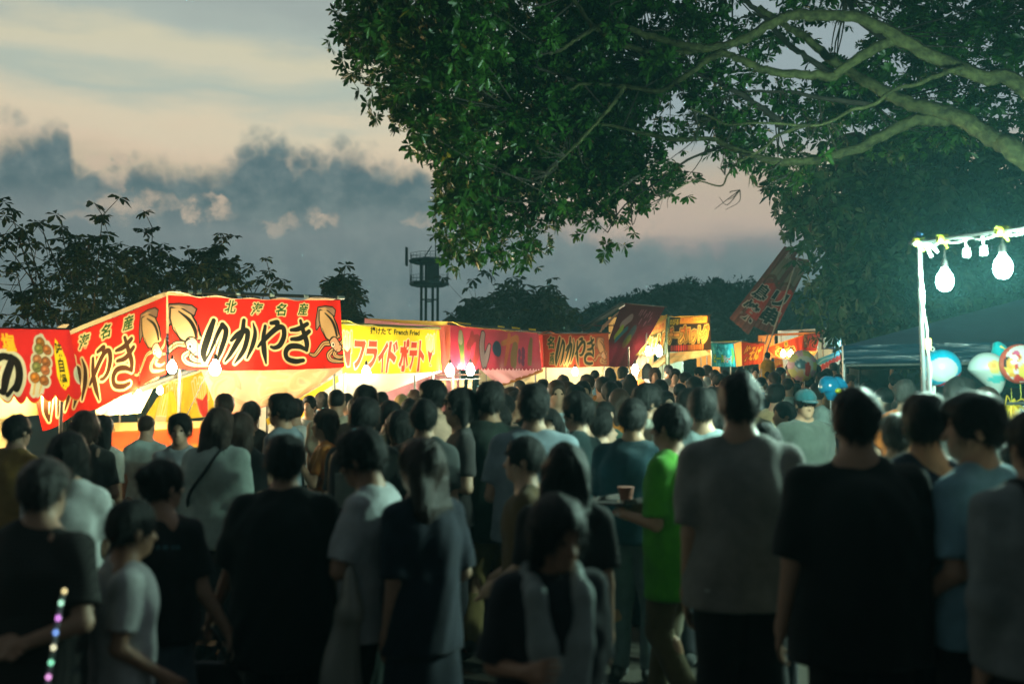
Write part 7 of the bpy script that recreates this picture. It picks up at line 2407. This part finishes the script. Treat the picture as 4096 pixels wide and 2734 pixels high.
poseset = [dict(arms=("down", "down")), dict(arms=("bent", "down"), yaw=0.4), dict(arms=("bent", "bent"), wide=1.08), dict(arms=("down", "carry"), yaw=-0.5, wide=0.94), dict(arms=("phone", "down")), dict(stride=0.35, arms=("swingf", "swingb"))]
hairs = ["short", "fluffy", "bob", "long", "bald", "pony"]
tops = [((0.50, 0.17, 0.03), "orange"), ((0.02, 0.02, 0.02), "black"), ((0.55, 0.53, 0.46), "cream"), ((0.03, 0.05, 0.09), "navy"), ((0.32, 0.33, 0.31), "grey"), ((0.44, 0.55, 0.52), "pale mint"), ((0.60, 0.60, 0.57), "white"), ((0.04, 0.07, 0.05), "dark green"), ((0.50, 0.38, 0.20), "tan"), ((0.16, 0.30, 0.42), "steel blue")]
FAR = [(2350, 1490, 13.0), (2412, 1500, 11.8), (2440, 1528, 10.4), (2470, 1520, 14.0), (2520, 1500, 15.5), (2620, 1470, 18.0), (2700, 1478, 17.0), (2745, 1490, 15.0), (2860, 1480, 17.5), (2900, 1476, 19.5), (2480, 1560, 9.0), (2750, 1560, 8.8), (2870, 1555, 9.2),
       (3120, 1470, 19.0), (3160, 1455, 23.0), (3150, 1510, 13.0), (3262, 1458, 21.0), (3290, 1490, 16.0), (3335, 1452, 24.0), (3378, 1462, 22.0), (3420, 1452, 26.0), (3470, 1456, 25.0), (3520, 1462, 22.5), (3560, 1455, 25.5), (3100, 1540, 10.5), (3265, 1535, 11.5), (3480, 1530, 11.0), (3540, 1545, 9.5),
       (2590, 1455, 22.0), (2300, 1545, 10.8), (2040, 1552, 12.5), (1925, 1575, 11.0), (1240, 1585, 11.5), (1420, 1590, 9.8), (1640, 1600, 9.6), (2270, 1530, 12.2), (2800, 1470, 21.0), (2960, 1470, 20.0), (3020, 1468, 22.0), (2560, 1610, 8.2), (1310, 1640, 7.6), (1600, 1650, 6.4), (2400, 1640, 6.9), (2900, 1600, 7.4), (3140, 1610, 9.0),
       (585, 1712, 8.4), (400, 1752, 7.4), (1290, 1570, 13.0), (1180, 1600, 9.8), (1390, 1575, 12.0), (1660, 1560, 13.2), (1820, 1575, 12.4), (1990, 1530, 14.2), (2060, 1570, 9.9), (2170, 1520, 14.8), (2250, 1500, 16.0), (2330, 1525, 11.5), (2380, 1478, 18.0), (2440, 1474, 19.5), (2490, 1468, 20.5), (2540, 1465, 21.5), (2640, 1520, 11.6), (2675, 1460, 21.0), (2720, 1530, 12.0), (2780, 1510, 13.4), (2830, 1462, 22.5), (2875, 1500, 15.0), (2925, 1505, 13.8), (2985, 1500, 14.2), (3045, 1505, 15.5), (3100, 1490, 17.0), (3190, 1478, 18.5), (3230, 1500, 15.2), (3310, 1475, 19.2), (3350, 1500, 14.6), (3400, 1495, 15.8), (3450, 1505, 14.0), (3500, 1490, 17.2), (3590, 1500, 14.8), (2000, 1620, 7.0), (1900, 1640, 7.2), (2420, 1600, 8.0), (2200, 1640, 6.9), (2860, 1640, 6.6), (3000, 1560, 9.4)]
rows = {"hair": {"short": "short black hair", "fluffy": "tousled black hair", "bob": "a black bob", "long": "long dark hair", "bald": "cropped hair", "pony": "a ponytail"}}
seen = {}
fr2 = np.random.default_rng(3)
NEAR = [(1, "skewer stall", 300), (2, "squid stall", 900), (3, "yellow fries stall", 1550), (4, "pink stall", 1990), (5, "dull red stall", 2300), (6, "tipped magenta awning", 2520), (7, "cheese stall", 2750), (8, "turquoise stall", 2890), (9, "leaning flags", 3010), (10, "orange red squid stall", 3170), (11, "churros stall", 3330), (12, "navy tent's edge", 3480)]
for i, (px, tp_, d) in enumerate(FAR):
    ki = i % 6
    hr = hairs[(i * 5 + 1) % 6]
    tcx, tn_ = tops[(i * 7) % 10]
    where = min(NEAR, key=lambda q: abs(q[2] - px))[1]
    dist = "near" if d < 9 else "farther back by" if d < 14 else "far off by" if d < 19 else "farthest by"
    lb_ = f"{rows['hair'][hr]}, {tn_} top, {dist} the {where}"
    lb_ = "person with " + lb_
    if lb_ in seen:
        lb_ = lb_.replace("person with", "lower standing person with" if tp_ > seen[lb_] else "taller person with")
    seen[lb_] = tp_
    zt = at(px, tp_, d).z - gz(at(px, tp_, d).x, d)
    person(px, tp_, d, lb_, fr2.choice([0, 10, -25, 40, 165, -60, 75, 190, -100]), poseset[ki], hr, "black" if i % 5 else "brown", topc=tcx, key=("far", ki, hr, d < 9), group="people in the festival crowd", skin=i % 3, H=min(1.82, max(1.5, zt)), h=0.016 if d < 9 else 0.021, botc=(0.02 + 0.02 * (i % 3), 0.02, 0.025))

from mathutils.bvhtree import BVHTree


def stick_on(r, part, px, py, w, h, c, name):
    """a small flat print lying on a garment where the photo shows it"""
    root, P, s = r
    bpy.context.view_layer.update()
    ob = [q for q in root.children if q.name.split(".")[0] == part][0]
    me = ob.data
    tree_ = BVHTree.FromPolygons([v.co[:] for v in me.vertices], [p_.vertices[:] for p_ in me.polygons])
    M = Matrix.LocRotScale(root.location, root.rotation_euler, root.scale)
    inv = M.inverted()
    o_ = inv @ Vector((0, 0, CAM_Z))
    d_ = (inv.to_3x3() @ ray(px, py)).normalized()
    hit, nrm, i, _ = tree_.ray_cast(o_, d_)
    if hit is None:
        return
    up = Vector((0, 0, 1))
    x_ = up.cross(nrm).normalized()
    z_ = nrm.cross(x_)
    Rm = Matrix((x_, -nrm, z_)).transposed()
    nseg = 6
    V, F_ = [], []
    for k in range(nseg + 1):
        for z in (-0.5, 0.5):
            q = hit + x_ * (k / nseg - 0.5) * w + z_ * z * h
            p2, n2, _, _ = tree_.find_nearest(q)
            V.append(p2 + n2 * 0.002)
    for k in range(nseg):
        F_.append((2 * k, 2 * k + 2, 2 * k + 3, 2 * k + 1))
    MB().add(V, F_).build(name, fab(c), ob)


for k_, (dx, dw) in enumerate(((-52, 0.022), (-22, 0.016), (6, 0.024), (36, 0.014), (56, 0.018))):
    stick_on(w2, "shirt", 655 + dx, 2188, dw, 0.018, (0.07, 0.17, 0.19), "printed_mark")
stick_on(big, "trousers", 1215, 2446, 0.055, 0.012, (0.16, 0.36, 0.34), "woven_tag")
stick_on(gr, "shirt", 2830, 2360, 0.02, 0.012, (0.5, 0.5, 0.48), "woven_tag")

# ---------------------------------------------------------------- what people carry
LEATHER = mat("black_leather", (0.012, 0.011, 0.010), 0.4, 0.3, 30, 0.3, 120, spec=0.5)
# handbag on the arm of the broad person
a_ = local(*big, big[1].wr[-1] + big[1].hd[-1] * 0.09)
hb = empty("handbag", a_, 0, "black leather handbag with a gilt ring held by the broad person in black", "bag")
F_ = Field((-0.2, -0.12, -0.42), (0.2, 0.12, -0.1), 0.010)
F_.cone((-0.10, 0, -0.30), (0.10, 0, -0.30), 0.085, 0.085, 0.03, flat=(0, 1, 0, 1.5))
F_.cone((-0.07, 0, -0.20), (0.07, 0, -0.20), 0.06, 0.06, 0.06, flat=(0, 1, 0, 2.0))
F_.wobble(0.004, 40, 5)
mesh_obj("body", F_.mesh("body"), LEATHER, hb)
MB().tube(spline([(-0.08, 0, -0.16), (-0.05, 0, -0.06), (0, 0, -0.0), (0.05, 0, -0.06), (0.08, 0, -0.16)], 5), 0.008, 8).build("handle", LEATHER, hb)
MB().tube([(-0.06 + 0.02 * math.cos(t), -0.055, -0.17 + 0.02 * math.sin(t)) for t in np.linspace(0, 6.28, 13)], 0.003, 6, False).build("ring", mat("gilt", (0.6, 0.4, 0.12), 0.3, metal=1.0), hb)
# pale tag on the trousers
# white carrier bag by the boy
a_ = local(*boy, boy[1].el[-1])
c_ = at(1398, 2500, 3.9)
cb = empty("carrier_bag", (c_.x, c_.y, c_.z + 0.1), 0.3, "crumpled white plastic carrier bag hanging low beside the boy", "bag")
F_ = Field((-0.16, -0.12, -0.45), (0.16, 0.12, 0.18), 0.011)
F_.cone((0, 0, 0.12), (0, 0, -0.05), 0.012, 0.05, 0.02)
F_.cone((-0.01, 0, -0.05), (-0.03, 0, -0.34), 0.05, 0.085, 0.03, flat=(0, 1, 0, 0.8))
F_.wobble(0.007, 38, 9, (1, 1, 0.3))
mesh_obj("sack", F_.mesh("sack"), cloth_mat("carrier_plastic", (0.42, 0.42, 0.36), 0.4, 0.1), cb)
# towel round the child's neck
r_, P_, s_ = tow
tl = empty("towel", r_.location, r_.rotation_euler[2], "pale grey blue towel hanging in two ends round a child's neck", "towel")
tl.scale = r_.scale
TOWM = mat("towel_cotton", (0.34, 0.40, 0.39), 0.95, 0.15, 20, 0.8, 200, sheen=0.3)
F_ = Field((-0.26, -0.2, 0.75), (0.26, 0.36, 1.6), 0.0095)
n_ = P_.neck
F_.cone(n_ + np.array([-0.085, 0.0, 0.0]), n_ + np.array([0, -0.085, 0.02]), 0.036, 0.036, 0.03)
F_.cone(n_ + np.array([0.085, 0.0, 0.0]), n_ + np.array([0, -0.085, 0.02]), 0.036, 0.036, 0.03)
for s in (-1, 1):
    a0, a1, a2, a3 = n_ + np.array([s * 0.085, 0, 0]), n_ + np.array([s * 0.095, 0.13, -0.07]), n_ + np.array([s * 0.075, 0.165, -0.25]), n_ + np.array([s * 0.03, 0.175, -0.52])
    F_.cone(a0, a1, 0.036, 0.040, 0.03)
    F_.cone(a1, a2, 0.045, 0.055, 0.03, flat=(0, 1, 0, 3.0))
    F_.cone(a2, a3, 0.055, 0.075, 0.03, flat=(0, 1, 0, 5.0))
F_.wobble(0.006, 60, 4, (1.4, 1, 0.1))
F_.cut((0.15, 0, -1), (0, 0, n_[2] - 0.53))
mesh_obj("cloth", F_.mesh("cloth"), TOWM, tl)
# strand of little coloured lights with the stooped person
ls = empty("light_strand", at(258, 2358, 2.98), 0, "dangling strand of little coloured lights behind the stooped person's back", "light strand")
o_ = ls.location
bd = [((258, 2362), (1.0, 0.80, 0.35)), ((244, 2410), (0.5, 1.0, 0.7)), ((233, 2470), (0.9, 0.3, 1.0)), ((223, 2528), (0.2, 0.4, 1.0)), ((214, 2588), (1.0, 0.95, 0.6)), ((204, 2648), (0.3, 1.0, 0.6)), ((194, 2706), (1.0, 0.4, 0.9)), ((188, 2770), (0.3, 0.5, 1.0))]
MB().tube(spline([at(*q[0], 2.98) - o_ for q in bd], 4), 0.006, 8).build("clear_tube", mat("clear_tube", (0.35, 0.38, 0.38), 0.2), ls)
for k_, (q, c_) in enumerate(bd):
    m_ = glow("led_%s" % ["amber", "green", "violet", "blue", "white", "jade", "pink", "azure"][k_], c_, 2.2)
    MB().lathe([(0.001, -0.006), (0.004, -0.004), (0.006, 0), (0.004, 0.004), (0.001, 0.006)], at(*q, 2.97) - o_, 10).build("led", m_, ls)


# backpacks
def backpack(r, label, c, patch=None, ring=False, zc=1.22, sx=1.0):
    root, P, s = r
    b_ = empty("backpack", root.location, root.rotation_euler[2], label, "backpack")
    b_.scale = root.scale
    m_ = fab(c, 0.6)
    F = Field((-0.24, -0.42, zc - 0.32), (0.24, 0.2, zc + 0.30), 0.012)
    F.cone((0, -0.215, zc - 0.15), (0, -0.205, zc + 0.13), 0.145 * sx, 0.125 * sx, 0.03, flat=(0, 1, 0, 1.6))
    F.cone((-0.06, -0.215, zc - 0.17), (-0.06, -0.2, zc + 0.14), 0.10, 0.085, 0.03, flat=(0, 1, 0, 0.6))
    F.cone((0.06, -0.215, zc - 0.17), (0.06, -0.2, zc + 0.14), 0.10, 0.085, 0.03, flat=(0, 1, 0, 0.6))
    F.wobble(0.003, 40, 3)
    mesh_obj("sack", F.mesh("sack"), m_, b_)
    for s_ in (-1, 1):
        MB().tube(spline([(s_ * 0.09, -0.15, zc + 0.14), (s_ * 0.10, -0.07, 1.475), (s_ * 0.115, 0.08, 1.43), (s_ * 0.125, 0.145, 1.26), (s_ * 0.15, 0.05, 1.08), (s_ * 0.12, -0.12, zc - 0.16)], 5), 0.016, 8).build("strap", m_, b_)
    if patch:
        MB().box((0, -0.318, zc - 0.02), (0.075, 0.006, 0.10)).build("patch", fab(patch), b_)
    if ring:
        MB().tube([(-0.165 + 0.042 * math.cos(t), -0.325, zc - 0.08 + 0.062 * math.sin(t)) for t in np.linspace(0, 6.28, 25)], 0.005, 6, False).build("ring_emblem", fab((0.55, 0.57, 0.57)), b_)
        MB().tube([(-0.186, -0.322, zc - 0.065), (-0.176, -0.326, zc - 0.095), (-0.165, -0.326, zc - 0.07), (-0.154, -0.326, zc - 0.095), (-0.144, -0.322, zc - 0.065)], 0.0035, 6).build("ring_emblem", fab((0.55, 0.57, 0.57)), b_)


backpack(pk, "black backpack with a pale rectangular patch on a dark haired person", (0.012, 0.012, 0.012), (0.22, 0.25, 0.22))
backpack(bp, "black backpack bearing a white ring emblem at the picture's edge", (0.009, 0.009, 0.010), None, True, 1.14, 1.25)


def strap_bag(r, label, c, s=1):
    root, P, sc_ = r
    b_ = empty("shoulder_bag", root.location, root.rotation_euler[2], label, "bag")
    b_.scale = root.scale
    m_ = fab(c, 0.6)
    MB().tube(spline([(s * 0.17, 0.0, 0.92), (s * 0.10, -0.19, 1.12), (-s * 0.02, -0.19, 1.30), (-s * 0.10, -0.06, 1.475), (-s * 0.08, 0.10, 1.42), (s * 0.05, 0.165, 1.20), (s * 0.19, 0.05, 0.94)], 6), 0.012, 6).build("strap", m_, b_)
    F = Field((s * 0.24 - 0.2, -0.2, 0.62), (s * 0.24 + 0.2, 0.2, 1.0), 0.012)
    F.cone((s * 0.24, -0.06, 0.80), (s * 0.24, 0.07, 0.80), 0.10, 0.10, 0.02, flat=(1, 0, 0, 2.0))
    mesh_obj("pouch", F.mesh("pouch"), m_, b_)


strap_bag(w1, "thin strapped dark shoulder bag on the woman in the white tee", (0.02, 0.02, 0.02))
strap_bag(mw, "dark shoulder bag slung across the mint blouse", (0.014, 0.014, 0.014), -1)
# tray and lime carrier of the walker in lime
a_ = (local(*lime, lime[1].wr[-1] + lime[1].hd[-1] * 0.08) + local(*lime, lime[1].wr[1] + lime[1].hd[1] * 0.08)) / 2
tr_ = empty("food_tray", a_ + Vector((0, 0, 0.03)), lime[0].rotation_euler[2], "dark food tray carried level by the walker in lime", "tray")
MB().box((0, 0.03, 0), (0.15, 0.10, 0.006)).box((0, 0.13, 0.012), (0.15, 0.005, 0.014)).box((0, -0.07, 0.012), (0.15, 0.005, 0.014)).build("tray", fab((0.05, 0.035, 0.03), 0.5), tr_, False)
MB().lathe([(0.03, 0.006), (0.042, 0.07), (0.046, 0.075)], (0.05, 0.03, 0), 12).build("cup", fab((0.30, 0.10, 0.06)), tr_)
# the strip of orange cloth flags at the yellow-lit counter: a price streamer
st = empty("vertical_banner", foot(at(1272, 1900, 10.4)), 0, "narrow orange upright banner standing at the fries stall edge", "flag")
cv = Canvas(0.32, 1.5, 0.03, (0.70, 0.14, 0.02))
cv.type("ポテト", 0.16, 0.8, 0.2, 1.0, (0.75, 0.6, 0.1), None, bold=0.04, vertical=True)
cloth("banner_cloth", (at(1245, 1760, 10.4), at(1318, 1760, 10.45), at(1345, 2060, 10.45), at(1262, 2060, 10.4)), cv, st, None, 0.02, seed=160)
pole(st, foot(at(1243, 1900, 10.42)), at(1243, 1748, 10.42), 0.012, WHITEPL, "pole")
ob = empty("vertical_banner", foot(at(1395, 2300, 6.9)), 0, "slim orange upright banner low between the crowd, beside the boy in white", "flag")
cv = Canvas(0.12, 1.0, 0.03, (0.62, 0.22, 0.01))
cloth("banner_cloth", (at(1372, 2060, 6.9), at(1408, 2060, 6.92), at(1418, 2500, 6.92), at(1386, 2510, 6.9)), cv, ob, None, 0.02, seed=161)
pole(ob, foot(at(1380, 2300, 6.92)), at(1366, 2040, 6.92), 0.01, WHITEPL, "pole")

# ---------------------------------------------------------------- air
HZ = bpy.data.materials.new("dusk_air")
HZ.use_nodes = True
HZ.node_tree.nodes.clear()
hb_ = NB(HZ.node_tree)
pv = hb_.node("ShaderNodeVolumePrincipled")
pv.inputs["Color"].default_value = (0.34, 0.90, 1.0, 1)
pv.inputs["Density"].default_value = 0.0027
pv.inputs["Anisotropy"].default_value = 0.0
ho = hb_.node("ShaderNodeOutputMaterial")
HZ.node_tree.links.new(pv.outputs[0], ho.inputs["Volume"])
hz = MB().box((10, 38, 6.6), (100, 60, 8.0)).build("haze", HZ, None, False)  # teal haze, added partly to stand in for glare round the lamps
tag(hz, kind="stuff")
